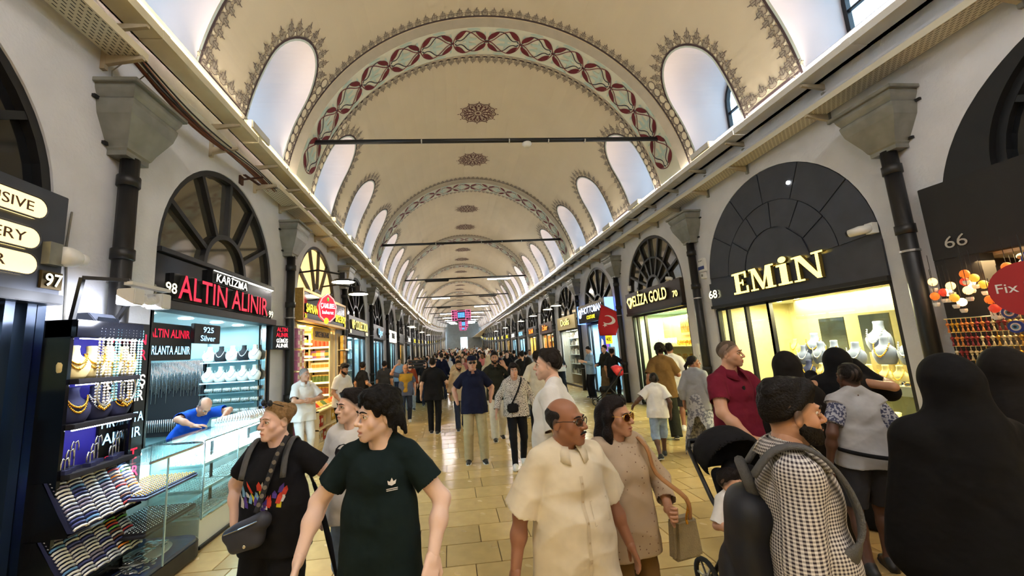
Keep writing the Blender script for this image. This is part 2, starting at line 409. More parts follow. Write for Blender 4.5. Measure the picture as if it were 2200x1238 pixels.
rib_orn = [('vine_leaf_red', vred.mesh('vine_red', m_ored, onr(RR-.010))), ('vine_stem', vteal.mesh('vine_stem', m_oteal, onr(RR-.006))), ('vine_leaf_aqua', vaqua.mesh('vine_aqua', m_oaqua, onr(RR-.008))),
           ('palmette_fill', vpal.mesh('rib_pal', m_ogrey, onr(RR-.004)))]
ceiling = thing('ceiling', 'cream barrel-vaulted ceiling with painted palmette borders and lunettes', None, (0, 0, 0), kind='structure')
# lunette windows (frame, mullions, panes), both sides
m_pane = glass('clear_window_glass', (225, 240, 250), .1)
def arch_pts(w, z0, zs, n=14): return [(-w, z0), (-w, zs)] + [(-w*math.cos(i*PI/n), zs+w*math.sin(i*PI/n)) for i in range(1, n)] + [(w, zs), (w, z0)]
wf = MB(); wf.ring(arch_pts(LW, 5.62, LSP), arch_pts(LW-.06, 5.62, LSP), -.04, .04)
wf.box(-LW, LW, -.04, .04, 5.62, 5.70)
me_wf = wf.mesh('window_frame', m_black)
wm = MB(); wm.box(-.02, .02, -.025, .025, 5.66, LTOP-.03)
for z in (6.1, 6.62): wm.box(-LW+.03, LW-.03, -.025, .025, z-.018, z+.018)
me_wm = wm.mesh('glazing_bar', m_black)
wp = MB(); pp = arch_pts(LW-.03, 5.64, LSP); wp.add([(a, 0, b) for a, b in pp], [tuple(range(len(pp)))]); me_wp = wp.mesh('pane', m_pane, fix=False)
nwin = [0]
def lunette_window(s, y, dx, dz):
    nwin[0] += 1
    w = thing('window_%d' % nwin[0], 'arched clerestory lunette window in the vault', None, (XC+s*XWIN+dx, y, dz), -PI/2 if s > 0 else PI/2, kind='structure')
    obj('window_frame', me_wf, w); obj('glazing_bar', me_wm, w); obj('pane', me_wp, w)
NB = 13
for k in range(-3, NB):
    y0 = RIB0+k*PER; dx, dz = bend(y0+PER/2 if k > 0 else 0)
    sl = (bend(y0+PER)[1]-bend(y0)[1])/PER if y0 > 20 else 0.
    def put(nm, me, yy=y0):
        o = obj(nm, me, ceiling, (dx, yy, dz)); 
        return o
    put('vault', me_vault); put('lunette_reveal', me_reveal)
    if k >= -2:
        for nm, me in orn: put(nm, me)
    dx, dz = bend(y0)
    put('rib_soffit', me_sof); put('rib_face', me_fac)
    if k >= -1:
        for nm, me in rib_orn: put(nm, me)
    dx, dz = bend(y0+PER/2 if k > 0 else 0)
    for yc in LCS:
        for s in (-1, 1): lunette_window(s, y0+yc, dx, dz)
# ---- side walls with arched shop openings
BAYC = [RIB0-BAY/2+BAY*i for i in range(-4, 24)]            # bay centres along the hall; index 4 is the first whole bay in view
ARCH = {}
for i in range(len(BAYC)):
    ARCH[(-1, i)] = (1.5, 3.25); ARCH[(1, i)] = (1.5, 3.27)
ARCH[(1, 4)] = (1.76, 2.98); ARCH[(1, 3)] = (1.80, 2.98)
def wall(side, name):
    X = XL if side < 0 else XR; mb = MB(); DEP = .2
    def P(y, z, dep=0.):
        dx, dz = bend(y); return (X+dx+side*dep, y, z+dz)
    for i, yc in enumerate(BAYC):
        r, zs = ARCH[(side, i)]
        zz = [0, zs/2, zs] + [zs+r*math.sin(a*PI/2/14) for a in range(1, 15)] + [5.72]
        def w(z): return r if z <= zs else math.sqrt(max(0., r*r-(z-zs)**2))
        for a, b in zip(zz[:-1], zz[1:]):
            wa, wb = w(a), w(b)
            mb.add([P(yc-BAY/2, a), P(yc-wa, a), P(yc-wb, b), P(yc-BAY/2, b)], [(0,1,2,3)])
            mb.add([P(yc+wa, a), P(yc+BAY/2, a), P(yc+BAY/2, b), P(yc+wb, b)], [(0,1,2,3)])
            if b <= zs+r+1e-6:
                for d in (-1, 1): mb.add([P(yc+d*wa, a), P(yc+d*wb, b), P(yc+d*wb, b, DEP), P(yc+d*wa, a, DEP)], [(0,1,2,3)])
    return tag(mb.build(name, m_plaster, None, fix=False), 'white plastered side wall with a row of arched shop openings', None, kind='structure')
wall(-1, 'wall_left'); wall(1, 'wall_right')
eb = MB(); eb.box(XL-1, XR+1, YB-.1, YB, 0, 9.4); tag(eb.build('wall_back', m_plaster), 'plain plastered wall closing the hall behind the viewer', None, kind='structure')
dx, dz = bend(YE)
eb = MB(); eb.box(XL+dx-1, XC+dx-.9, YE, YE+.2, dz-.2, dz+9.6).box(XC+dx+.9, XR+dx+1, YE, YE+.2, dz-.2, dz+9.6).box(XC+dx-.9, XC+dx+.9, YE, YE+.2, dz+2.9, dz+9.6)
tag(eb.build('wall_end', mat('grey_end_wall', (150, 150, 146), .8, var=.1, scale=1.5)), 'grey end wall with a bright doorway far down the hall', None, kind='structure')
ed = MB(); ed.box(XC+dx-.9, XC+dx+.9, YE+.6, YE+.7, dz, dz+2.9); tag(ed.build('door_1', emis('daylit_doorway', (190, 225, 240), 2.5)), 'bright daylit doorway at the end of the hall', None, kind='structure')
# ---- floor: grout bed and stone slabs
def slabmat():
    m = mat('travertine_slab', (206, 176, 118),   .24, var=.08, scale=7.0, rnd=.2, spec=.6)
    N = m.node_tree.nodes; Lk = m.node_tree.links; b = N['Principled BSDF']
    tc = N.new('ShaderNodeTexCoord'); nz = N.new('ShaderNodeTexNoise'); nz.inputs['Scale'].default_value = 5; nz.inputs['Detail'].default_value = 2
    Lk.new(tc.outputs['Object'], nz.inputs['Vector']); mr = N.new('ShaderNodeMapRange'); mr.inputs['From Min'].default_value = .3; mr.inputs['From Max'].default_value = .75
    mr.inputs['To Min'].default_value = .17; mr.inputs['To Max'].default_value = .30; Lk.new(nz.outputs['Fac'], mr.inputs['Value']); Lk.new(mr.outputs['Result'], b.inputs['Roughness'])
    return m
m_slab = slabmat(); m_grout = mat('dark_grout', (96, 80, 56), .7, var=.1)
fb = MB(); ys = [YB] + [22+i*4 for i in range(0, 23)]
for a, b in zip(ys[:-1], ys[1:]):
    (ax, az), (bx, bz) = bend(a), bend(b); fb.add([(XL-3.2+ax, a, az-.012), (XR+3.2+ax, a, az-.012), (XR+3.2+bx, b, bz-.012), (XL-3.2+bx, b, bz-.012)], [(0,1,2,3)])
floor = tag(fb.build('floor', m_grout, fix=False), 'polished tan travertine slab floor of the hall', None, kind='structure')
ROW = .41; slabs = {}
def slab_mesh(L):
    if L not in slabs:
        mb = MB(); g = .0035; mb.box(g, L-g, g, ROW-g, -.02, 0); slabs[L] = mb.mesh('slab', m_slab, bevel=.003)
    return slabs[L]
LENS = (.5, .62, .75, .9)
rest = MB(); y = -1.0; nslab = 0; r = 0
rs = random.Random(11)
while y < 34:
    x = XL-.25-rs.random()*.6
    while x < XR+.25:
        L = rs.choice(LENS)
        vis = y > 2.55 and nslab < 300 and y < 12 and x+L > XL-.05 and x < XR and not (y < 5 and (x+L < -2.7 or x > 4.6))
        if vis: obj('floor_slab', slab_mesh(L), floor, (x, y, 0)); nslab += 1
        else:
            dx, dz = bend(y); g = .0035; rest.add([(x+g+dx, y+g, dz), (x+L-g+dx, y+g, dz), (x+L-g+dx, y+ROW-g, dz), (x+g+dx, y+ROW-g, dz)], [(0,1,2,3)])
        x += L
    y += ROW
tag(rest.build('floor_slab_field', m_slab, floor, fix=False), kind='stuff')
far = MB()
for i in range(18):
    a, b = y+i*4.2, y+(i+1)*4.2; (ax, az), (bx, bz) = bend(a), bend(b); far.add([(XL-.2+ax, a, az), (XR+.2+ax, a, az), (XR+.2+bx, b, bz), (XL-.2+bx, b, bz)], [(0,1,2,3)])
far.add([(XL-.2, YB, 0), (XR+.2, YB, 0), (XR+.2, -1, 0), (XL-.2, -1, 0)], [(0,1,2,3)])
far.build('far_paving', m_slab, floor, fix=False)
# ---- cornice ledges
for side, nm, mt in ((-1, 'trim_1', m_cream), (1, 'trim_2', m_whitest)):
    mb = MB(); X = XL if side < 0 else XR
    prof = [(-.02, 5.62), (.26, 5.66), (.27, 5.70), (.24, 5.73), (-.02, 5.73)]; prof2 = [(-.02, 5.18), (.05, 5.18), (.08, 5.24), (.03, 5.30), (-.02, 5.30)]
    ysx = [YB, 22] + [22+i*4.2 for i in range(1, 21)]
    for pr in (prof, prof2):
        for a, b in zip(ysx[:-1], ysx[1:]):
            (ax, az), (bx, bz) = bend(a), bend(b); n = len(pr)
            mb.add([(X-side*u+ax, a, z+az) for u, z in pr]+[(X-side*u+bx, b, z+bz) for u, z in pr], [(i, (i+1) % n, (i+1) % n+n, i+n) for i in range(n)])
    tag(mb.build(nm, m_plaster if side > 0 else mat('shaded_cream_cornice', (206, 198, 176), .8, var=.08), fix=True), 'moulded plaster cornice running above the shop arches on the %s' % ('left' if side < 0 else 'right'), None, kind='structure')  # left cornice in cream, right one in white plaster
# ------------------------------------------------------------------ wall fixtures
def frame_at(side, y, z=0.):
    dx, dz = bend(y); return ((XL if side < 0 else XR)+dx, y, z+dz), (PI/2 if side < 0 else -PI/2)
def wpos(side, i, x, y, z):
    """shop frame (x to the viewer's right, y into the shop, z up) of bay i -> world"""
    yc = BAYC[i]; dx, dz = bend(yc)
    return (XL+dx-y, yc+x, z+dz) if side < 0 else (XR+dx+y, yc-x, z+dz)
SROT = {-1: PI/2, 1: -PI/2}
ORD = ['first', 'second', 'third', 'fourth', 'fifth', 'sixth', 'seventh', 'eighth', 'ninth', 'tenth', 'eleventh', 'twelfth', 'thirteenth', 'fourteenth', 'fifteenth', 'sixteenth', 'seventeenth', 'eighteenth', 'nineteenth', 'twentieth', 'twenty-first', 'twenty-second', 'twenty-third', 'twenty-fourth']
SIDE = {-1: 'left', 1: 'right'}
# downpipes with hopper heads on every pilaster
def loft(secs, n=4):
    mb = MB()
    for z, w, d in secs: mb.v += [(-w, 0, z), (-w, -d, z), (w, -d, z), (w, 0, z)]
    for k in range(len(secs)-1):
        for j in range(4): mb.f.append((k*4+j, k*4+(j+1) % 4, k*4+4+(j+1) % 4, k*4+4+j))
    mb.f += [(3,2,1,0), tuple(len(mb.v)-4+j for j in range(4))]
    return mb
dp = thing('downpipe', '', 'downpipe')
hop = loft([(4.0,.15,.18), (4.05,.15,.18), (4.07,.165,.195), (4.14,.19,.22), (4.26,.25,.27), (4.36,.30,.31), (4.46,.32,.335), (4.50,.325,.34), (4.52,.31,.325), (4.56,.33,.345), (4.60,.345,.36), (4.64,.35,.365)]).build('hopper_head', m_zinc, dp)
mb = MB(); mb.box(-.385, .385, -.40, 0, 4.64, 4.685); mb.build('hopper_rim', m_zinc, hop, bevel=.006)
mb = MB()
for z in (4.1, 4.5):
    for s in (-1, 1): mb.box(s*(.19 if z < 4.3 else .34)-.03, s*(.19 if z < 4.3 else .34)+.03, -.03, 0, z-.015, z+.015)
tag(mb.build('fixing_lug', m_black, hop), kind='stuff')
MB().tube([(0, -.11, .0), (0, -.11, 4.02)], .082, 14).build('pipe', m_black, dp, True)
for z in (3.78, 3.02, 1.2): MB().lathe([(.082, z-.06), (.098, z-.055), (.098, z+.05), (.082, z+.055)], 14, (0, -.11, 0)).build('pipe_collar', m_black, dp, True)
for z in (2.75, .9):
    mb = MB(); mb.lathe([(.09, z-.012), (.094, z-.012), (.094, z+.012), (.09, z+.012)], 14, (0, -.11, 0)).box(-.02, .02, -.03, 0, z-.012, z+.012); mb.build('pipe_strap', m_steel, dp)
first = True
for j in range(-1, 20):
    y = RIB0-BAY+BAY*j
    for s in (-1, 1):
        loc, rz = frame_at(s, y)
        where = 'nearest the viewer' if j == 0 else ('behind the viewer' if j < 0 else ORD[j]+' from the viewer')
        lb = 'black rainwater pipe with grey zinc hopper on the %s wall, %s' % (SIDE[s], where)
        if first: dp.location = loc; dp.rotation_euler = (0, 0, rz); dp['label'] = lb; dp['group'] = 'downpipes on the pilasters'; first = False
        else: copy_tree(dp, loc, rz, lb)
# tie rods across the vault, some with tube lamps
m_tube_on = emis('lit_tube', (255, 250, 246), 170.0); m_tube_off = mat('unlit_tube_fitting', (60, 58, 55), .5)
for k in range(-2, 11):
    y = RIB0-.08+k*PER; dx, dz = bend(y)
    t = thing('tie_rod', 'black iron tie rod across the vault, %s from the viewer' % (ORD[k] if k >= 0 else '%s one behind, counted' % ('near' if k == -1 else 'far')), 'tie rod', (XC+dx, y, 6.5+dz), 0, 'iron tie rods')
    MB().tube([(-3.96, 0, 0), (3.93, 0, .03)], .05, 10).build('rod', m_black, t, True)
    mb = MB()
    for s in (-1, 1): mb.tube([(s*3.90, 0, 0), (s*3.99, 0, 0)], .085, 10)
    mb.build('anchor_plate', m_black, t)
    if k < 2:
        mb = MB()
        for x in (-1.6, .35, 1.25, 2.1): mb.lathe([(.053, -.012), (.056, -.012), (.056, .012), (.053, .012)], 10, (x, 0, 0), axis='x')
        mb.build('cable_tie', mat('pale_cable_tie', (190, 190, 185), .5), t)
    if k == 0:
        g = MB(); g.lathe([(.03,0), (.1,-.01), (.11,-.05), (.06,-.11), (.02,-.12)], 14, (.75, 0, -.04)); g.build('sensor_dome', mat('white_plastic', (225, 225, 222), .4), t, True)
    if k >= 2 or k < 0:  # unseen tubes behind the viewer are added to brighten the foreground
        for q, (x0, on) in enumerate(((-2.6, (k % 2) == 1), (1.35, (k % 2) == 0 or k > 3 or k < 0))):
            lm = MB(); lm.box(x0, x0+1.5, -.06, .06, -.10, -.05); o = lm.build('lamp_housing', m_black if not on else m_whitest, t)
            lm = MB(); lm.tube([(x0+.03, 0, -.125), (x0+1.47, 0, -.125)], .028, 8); lm.build('tube_lamp', m_tube_on if on or k > 4 else m_tube_off, o)
# hanging neon screens far down the hall
for n, (y, x0, x1, z0, z1) in enumerate(((50.5, .0, 2.4, 5.45, 6.8), (83., .6, 2.5, 5.3, 6.9), (98., .4, 2.1, 4.7, 5.7))):
    dx, dz = bend(y); t = thing('neon_screen', ['large', 'smaller', 'smallest'][n]+' magenta neon panel with blue centre hanging in the vault', 'screen', (XC-1.155+dx, y, dz))
    MB().box(x0, x1, -.05, .05, z0, z1).build('backing_panel', mat('dark_plum_panel', (50, 16, 40), .5), t)
    mg = MB(); w = x1-x0; h = z1-z0
    def bx(a, b, c, d): mg.box(x0+a*w, x0+b*w, -.09, -.05, z0+c*h, z0+d*h)
    for a in (.0, .12, .2, .27, .72, .8, .88, .97): bx(a, a+.025, .03+.1*(int(a*100) % 3), .97-.08*(int(a*50) % 3))
    for c in (.02, .28, .5, .72, .95): bx(0, .28, c, c+.035); bx(.70, 1, c, c+.035)
    for c in (.08, .88): bx(.28, .72, c, c+.035)
    mg.build('neon_tube', emis('magenta_neon', (214, 96, 150), .8), t)
    mb = MB(); mb.box(x0+.3*w, x0+.7*w, -.08, -.05, z0+.22*h, z0+.82*h); mb.build('screen_frame', m_black, t)
    mb = MB()
    for a in range(4):
        for c in range(3): mb.box(x0+(.33+.09*a)*w, x0+(.40+.09*a)*w, -.1, -.08, z0+(.30+.16*c)*h, z0+(.42+.16*c)*h)
    mb.build('blue_light_cell', emis('blue_screen', (80, 150, 255), 1.3), t)
# cable channels, uplights, trays and brackets along the cornices
m_tray = mat('perforated_tray', (205, 200, 182), .5, var=.05)
def perforate(m, sx, sy):
    N = m.node_tree.nodes; Lk = m.node_tree.links; b = N['Principled BSDF']; tc = N.new('ShaderNodeTexCoord'); mp = N.new('ShaderNodeMapping')
    mp.inputs['Rotation'].default_value = (0, 0, 0); Lk.new(tc.outputs['Object'], mp.inputs['Vector'])
    br = N.new('ShaderNodeTexBrick'); br.inputs['Color1'].default_value = (.012, .011, .01, 1); br.inputs['Color2'].default_value = (.02, .018, .015, 1)
    br.inputs['Mortar'].default_value = lin((205, 200, 182))+(1,); br.inputs['Scale'].default_value = 1; br.inputs['Mortar Size'].default_value = .013; br.inputs['Mortar Smooth'].default_value = 0
    br.inputs['Brick Width'].default_value = sx; br.inputs['Row Height'].default_value = sy
    Lk.new(mp.outputs['Vector'], br.inputs['Vector']); Lk.new(br.outputs['Color'], b.inputs['Base Color'])
perforate(m_tray, .07, .036)
def seg_label(base, n): return '%s, %s run from the viewer' % (base, ORD[n])
for s in (-1, 1):
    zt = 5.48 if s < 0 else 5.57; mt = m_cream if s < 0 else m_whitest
    for j in range(-2, 13):
        y = RIB0-BAY+BAY*j*1.0-BAY/2; loc, rz = frame_at(s, y+BAY/2); 
        if j > 5 and j % 1: continue
        t = thing('uplight_channel', 'painted steel lighting channel along the %s cornice, %s' % (SIDE[s], ORD[j+2]), 'channel', loc, rz, 'cornice lighting channels')
        mb = MB(); L2 = BAY/2-.01
        mb.box(-L2, L2, -.36, -.14, zt-.10, zt-.09).box(-L2, L2, -.37, -.36, zt-.10, zt).box(-L2, L2, -.14, -.13, zt-.10, zt+.09); mb.build('channel_body', mt, t)
        mb = MB(); mb.box(-.05, .05, -.376, -.13, zt-.107, zt+.003); mb.box(-L2, -L2+.12, -.374, -.135, zt-.105, zt+.003); mb.build('joint_sleeve', mt, t)
        MB().box(-L2+.05, L2-.05, -.34, -.22, zt-.08, zt-.055).build('led_strip', m_uplight, t)
    # brackets
    br = thing('tray_bracket', '', 'bracket')
    mb = MB(); mb.box(-.022, .022, -.045, 0, 4.82, 5.32); mb.build('slotted_strut', m_zinc if s > 0 else mat('beige_strut', (176, 164, 140), .5, var=.1), br)
    st = MATS['beige_strut']
    MB().prism([(0, 5.24), (-.40, 5.29), (-.40, 5.32), (0, 5.32)], -.02, .02, 'x').build('bracket_arm', st, br) if s < 0 else MB().prism([(0, 5.36), (-.36, 5.41), (-.36, 5.44), (0, 5.44)], -.02, .02, 'x').build('bracket_arm', st, br)
    MB().prism([(0, 4.86), (-.38, 4.93), (-.38, 4.965), (0, 4.965)], -.02, .02, 'x').build('bracket_arm', st, br)
    MB().box(-.035, .035, -.02, .0, 5.13, 5.16).build('strut_bolt', m_steel, br)
    ys_ = [3.90, 5.70, 7.0, 8.05] + [9.1+1.06*k for k in range(22)] if s < 0 else [2.9, 4.9, 6.55] + [7.7+1.06*k for k in range(24)]
    for n, y in enumerate(ys_):
        loc, rz = frame_at(s, y); lb = 'slotted steel tray bracket on the %s cornice, %s from the viewer' % (SIDE[s], ORD[n] if n < 24 else 'last')
        if n == 0: br.location = loc; br.rotation_euler = (0, 0, rz); br['label'] = lb; br['group'] = 'tray brackets on the %s cornice' % SIDE[s]
        else: copy_tree(br, loc, rz, lb)
    # trays
    spans = ((-1.5, 3.98), (7.2, 17), (17, 27), (27, 37), (37, 47)) if s < 0 else ((-2., 7.5), (7.5, 17), (17, 27), (27, 37), (37, 47))
    for n, (a, b) in enumerate(spans):
        loc, rz = frame_at(s, (a+b)/2); L2 = (b-a)/2
        t = thing('cable_tray', 'perforated steel cable tray under the %s cornice, %s length from the viewer' % (SIDE[s], ORD[n]), 'cable tray', loc, rz, 'cable trays')
        mb = MB(); mb.box(-L2, L2, -.36, -.06, 4.968, 4.974); mb.build('tray_base', m_tray, t)
        mb = MB(); mb.box(-L2, L2, -.364, -.358, 4.968, 5.05).box(-L2, L2, -.062, -.056, 4.968, 5.05); mb.build('tray_side', m_tray if s > 0 else m_cream, t)
        if n > 0:
            for q in range(4): MB().tube([(-L2, -.12-.06*q, 4.995), (0, -.13-.06*q, 5.0), (L2, -.12-.06*q, 4.995)], .016, 6).build('cable', mat('grey_cable', (120, 116, 106), .6), t, True)
# loose cables on the left between the trays
cols = [('black_cable', (22, 20, 22)), ('brown_cable', (110, 62, 44)), ('copper_cable', (150, 92, 66)), ('grey_cable', (120, 116, 106))]
rs = random.Random(4)
t = thing('cable_bundle', 'loose bundle of black and copper cables sagging along the left cornice', 'cables', (XL, 3.9, 5.0), PI/2)
for q in range(9):
    o1, o2, sg = rs.uniform(.22, .34), rs.uniform(.1, .3), rs.uniform(.02, .16); nm, c = cols[q % 4]
    pts = [(.0+3.4*u, -(o1+(o2-o1)*u), -.02+.015*math.sin(q)-sg*math.sin(u*PI*2)*.5-sg*math.sin(u*PI)*.6) for u in [i/16 for i in range(17)]]
    MB().tube(pts, rs.uniform(.008, .014), 6).build('cable', mat(nm, c, .5), t, True)
for q, (y, x) in enumerate(((4.05, .28), (4.28, .30))):
    t = thing('hanging_wire', 'thin grey wire hanging to the %s hopper, %s one' % ('nearest left', ['left', 'right'][q]), 'wire', (XL+.06, y-.08, 4.7))
    MB().tube([(0, 0, 0), (.02, -.05, .12), (.2, -.06, .27), (.22, -.1, .29)], .006, 5).build('wire', mat('grey_cable'), t)
# rusty bracket
t = thing('rusty_bracket', 'small rusty iron bracket sticking out of the left wall below the tray', 'bracket', (XL, 6.55, 4.86), PI/2)
m_rust = mat('rusty_iron', (74, 44, 34), .8, var=.3, scale=20)
MB().bar((0, 0, 0), (.05, -.34, .06), .05, .012).build('arm', m_rust, t); MB().bar((-.12, -.12, .03), (.22, -.2, .0), .05, .012).build('arm', m_rust, t); MB().box(-.05, .05, -.03, 0, -.08, .06).build('plate', m_rust, t)
# cream junction boxes on the channels
for n, (s, y) in enumerate(((-1, 6.35), (-1, 10.9), (-1, 12.6), (-1, 15.8), (1, 7.25), (1, 10.3), (1, 12.3), (1, 15.3))):
    loc, rz = frame_at(s, y); z = 5.49 if s < 0 else 5.575
    t = thing('junction_box', 'cream steel junction box sitting on the %s lighting channel, %s from the viewer' % (SIDE[s], ORD[n % 4]), 'box', (loc[0], loc[1], z), rz, 'boxes on the channels')
    MB().box(-.3, .3, -.40, -.24, 0, .13).build('housing', m_cream, t, bevel=.008)
    MB().box(-.29, .29, -.406, -.40, .01, .12).build('cover', m_whitest, t); MB().tube([(-.3, -.3, .05), (-.38, -.3, .08), (-.4, -.28, -.02)], .012, 6).build('cable_gland', m_black, t)
# ------------------------------------------------------------------ fanlights over the shops
m_mirror = mat('dark_mirror_glass', (150, 145, 132), .06, metal=.85, var=.12, scale=1.5)
m_darkpane = mat('dark_glass', (20, 22, 26), .08, spec=.8)
m_yellowpane = emis('warm_lit_pane', (248, 204, 128), .95)
fanc = {}
def fan_meshes(r, style):
    key = (round(r, 2), style)
    if key in fanc: return fanc[key]
    R0 = r; n = 24; A = [i*PI/n for i in range(n+1)]
    def arcp(q): return [(-q*math.cos(a), q*math.sin(a)) for a in A]
    out = []
    fr = MB(); fr.ring(arcp(R0), arcp(R0-.075), .02, .13); out.append(('arch_frame', fr.mesh('arch_frame', m_black)))
    ri = {'six': .58, 'spice': .42, 'eliza': .42}.get(style, .5)
    fr = MB(); fr.ring(arcp(ri), arcp(ri-.07), .02, .13); out.append(('inner_arch', fr.mesh('inner_arch', m_black)))
    fr = MB(); fr.box(-R0, R0, .02, .13, -.04, .03); out.append(('sill_bar', fr.mesh('sill_bar', m_black)))
    angs = {'six': (28, 62, 92, 122, 152), 'spice': (30, 68, 96, 126, 160), 'eliza': (24, 46, 68, 90, 112, 134, 156)}.get(style, (30, 60, 90, 120, 150))
    for a in angs:
        a = math.radians(a); fr = MB(); fr.bar((-(ri-.02)*math.cos(a), .075, (ri-.02)*math.sin(a)), (-(R0-.03)*math.cos(a), .075, (R0-.03)*math.sin(a)), .065, .1, (0, 1, 0)); out.append(('glazing_bar', fr.mesh('glazing_bar', m_black)))
    if style == 'eliza':
        fr = MB(); fr.ring(arcp(.92), arcp(.87), .02, .12); out.append(('middle_arch', fr.mesh('middle_arch', m_black)))
    pm = {'six': m_mirror, 'spice': m_yellowpane, 'eliza': m_mirror, 'dark': m_darkpane, 'far': m_mirror}[style]
    pa = MB(); q = arcp(R0-.03); pa.add([(a, .09, b) for a, b in q], [tuple(range(len(q)))]); out.append(('pane', pa.mesh('pane', pm, fix=False)))
    fanc[key] = out; return out
def fanlight(s, i, style):
    nwin[0] += 1; r, zs = ARCH[(s, i)]
    w = thing('window_%d' % nwin[0], 'half-round fanlight with dark glazing bars over a shop on the %s' % SIDE[s], None, wpos(s, i, 0, 0, zs), SROT[s], kind='structure')
    for nm, me in fan_meshes(r, style): obj(nm, me, w)
    return w
# ------------------------------------------------------------------ shop pieces
m_shopwhite = mat('shop_white_laminate', (226, 232, 232), .35)
m_shopcream = mat('shop_cream_laminate', (236, 214, 150), .4)
m_wood = mat('warm_wood', (150, 96, 52), .45, var=.25, scale=10)
m_glass = glass('shop_glass', (232, 244, 244), .15)
m_case = glass('display_case_glass', (222, 240, 240), .3)
m_chrome = mat('chrome', (200, 200, 200), .15, metal=1)
m_gold = mat('gold_jewellery', (232, 176, 66), .25, metal=.9)
m_silver = mat('silver_jewellery', (214, 216, 220), .22, metal=.9)
m_velvet = mat('grey_velvet', (108, 114, 142), .8, sheen=.4); m_cvel = mat('cream_velvet', (236, 214, 150), .8); m_wvel = mat('white_leatherette', (228, 226, 218), .6); m_bvel = mat('black_velvet', (24, 22, 28), .8); m_nvel = mat('navy_velvet', (38, 42, 78), .8)
def shell(root, x0, x1, d, zt, wallm, z0=.004):
    mb = MB(); mb.box(x0, x1, d, d+.04, z0, zt); mb.build('back_panel', wallm, root)
    for x, n in ((x0-.03, 'side_panel'), (x1, 'side_panel')): MB().box(x, x+.03, .16, d, z0, zt).build(n, wallm, root)
    MB().box(x0, x1, .16, d, zt, zt+.04).build('shop_ceiling', m_shopwhite, root)
def downlights(root, xs, y, z, rgb, strength, r=.07, nm='downlight'):
    m = emis('lamp_%d_%d_%d_%d' % (rgb[0], rgb[1], rgb[2], int(strength)), rgb, strength*SHOPLIGHT)
    m.cycles.emission_sampling = 'NONE'      # the shop's area lamp carries their light
    for x in xs: MB().lathe([(.001, z-.004), (r, z-.004), (r, z)], 14, (x, y, 0)).build(nm, m, root)
def lamp_area(s, i, x, y, z, w, h, rgb, watts, tilt=0.):
    l = bpy.data.lights.new('shop_lamp', 'AREA'); l.shape = 'RECTANGLE'; l.size = w; l.size_y = h; l.energy = watts*SHOPLIGHT; l.color = lin(rgb)
    o = bpy.data.objects.new('shop_lamp', l); COL.objects.link(o); o.location = wpos(s, i, x, y, z); o.rotation_euler = (tilt, 0, SROT[s]); return o
def front_frame(root, xs, z0, z1, m=None, w=.05, pane=True, rails=()):
    m = m or m_black; mb = MB()
    for x in xs: MB().box(x-w/2, x+w/2, .03, .10, z0, z1).build('mullion', m, root)
    for z in (z0, z1)+tuple(rails): MB().box(xs[0], xs[-1], .03, .10, z-w/2, z+w/2).build('rail', m, root)
    if pane:
        for a, b in zip(xs[:-1], xs[1:]): MB().add([(a, .07, z0), (b, .07, z0), (b, .07, z1), (a, .07, z1)], [(0,1,2,3)]).build('pane', m_glass, root, fix=False)
def fascia(root, x0, x1, z0, z1, y, m, d=.08, nm='fascia'):
    return MB().box(x0, x1, y, y+d, z0, z1).build(nm, m, root, bevel=.006)
# ---- necklace bust: stand plus necklace
def bust_mesh():
    secs = [(0,.075,.05,0), (.02,.09,.058,0), (.07,.112,.062,-.004), (.12,.116,.056,-.006), (.155,.098,.046,0), (.18,.06,.040,.008), (.20,.044,.036,.012), (.245,.037,.034,.016), (.27,.042,.036,.016), (.275,.03,.028,.016)]
    mb = MB(); n = 14
    for z, w, d, o in secs: mb.v += [(w*math.cos(2*PI*j/n), o+d*math.sin(2*PI*j/n), z) for j in range(n)]
    for k in range(len(secs)-1):
        for j in range(n): mb.f.append((k*n+j, k*n+(j+1) % n, k*n+n+(j+1) % n, k*n+n+j))
    mb.f += [tuple(range(n-1, -1, -1)), tuple(len(mb.v)-n+j for j in range(n))]
    return mb
def neck_mesh(drop=.11, wide=.075, beads=22, r=.0085):
    mb = MB()
    for j in range(beads):
        a = -1.25+2.5*j/(beads-1); x = wide*math.sin(a)*1.05; z = .185-(drop*math.cos(a*1.1)) if abs(a) < 1.25 else .19
        z = .20-drop*(math.cos(a*PI/2.5)); y = -.062-.004+.045*(abs(a)/1.25)**2*.9
        mb.ball((x, y, z), r*(1.5 if j == beads//2 else 1), 6, 4)
    return mb
_b = bust_mesh(); BUST = {k: _b.mesh('bust_form', m, True) for k, m in (('grey', m_velvet), ('cream', m_cvel), ('white', m_wvel), ('black', m_bvel), ('navy', m_nvel))}
NECK = {(m, d): neck_mesh(d).mesh('necklace', mt, True) for m, mt in (('gold', m_gold), ('silver', m_silver)) for d in (.08, .12)}
def bust(s, i, x, y, z, col, met, sc_, label, group, turn=0., drop=.12):
    t = thing('necklace_bust', label, 'bust', wpos(s, i, x, y, z), SROT[s]+turn, group); t.scale = (sc_,)*3
    obj('bust_form', BUST[col], t); obj('necklace', NECK[(met, drop)], t); return t
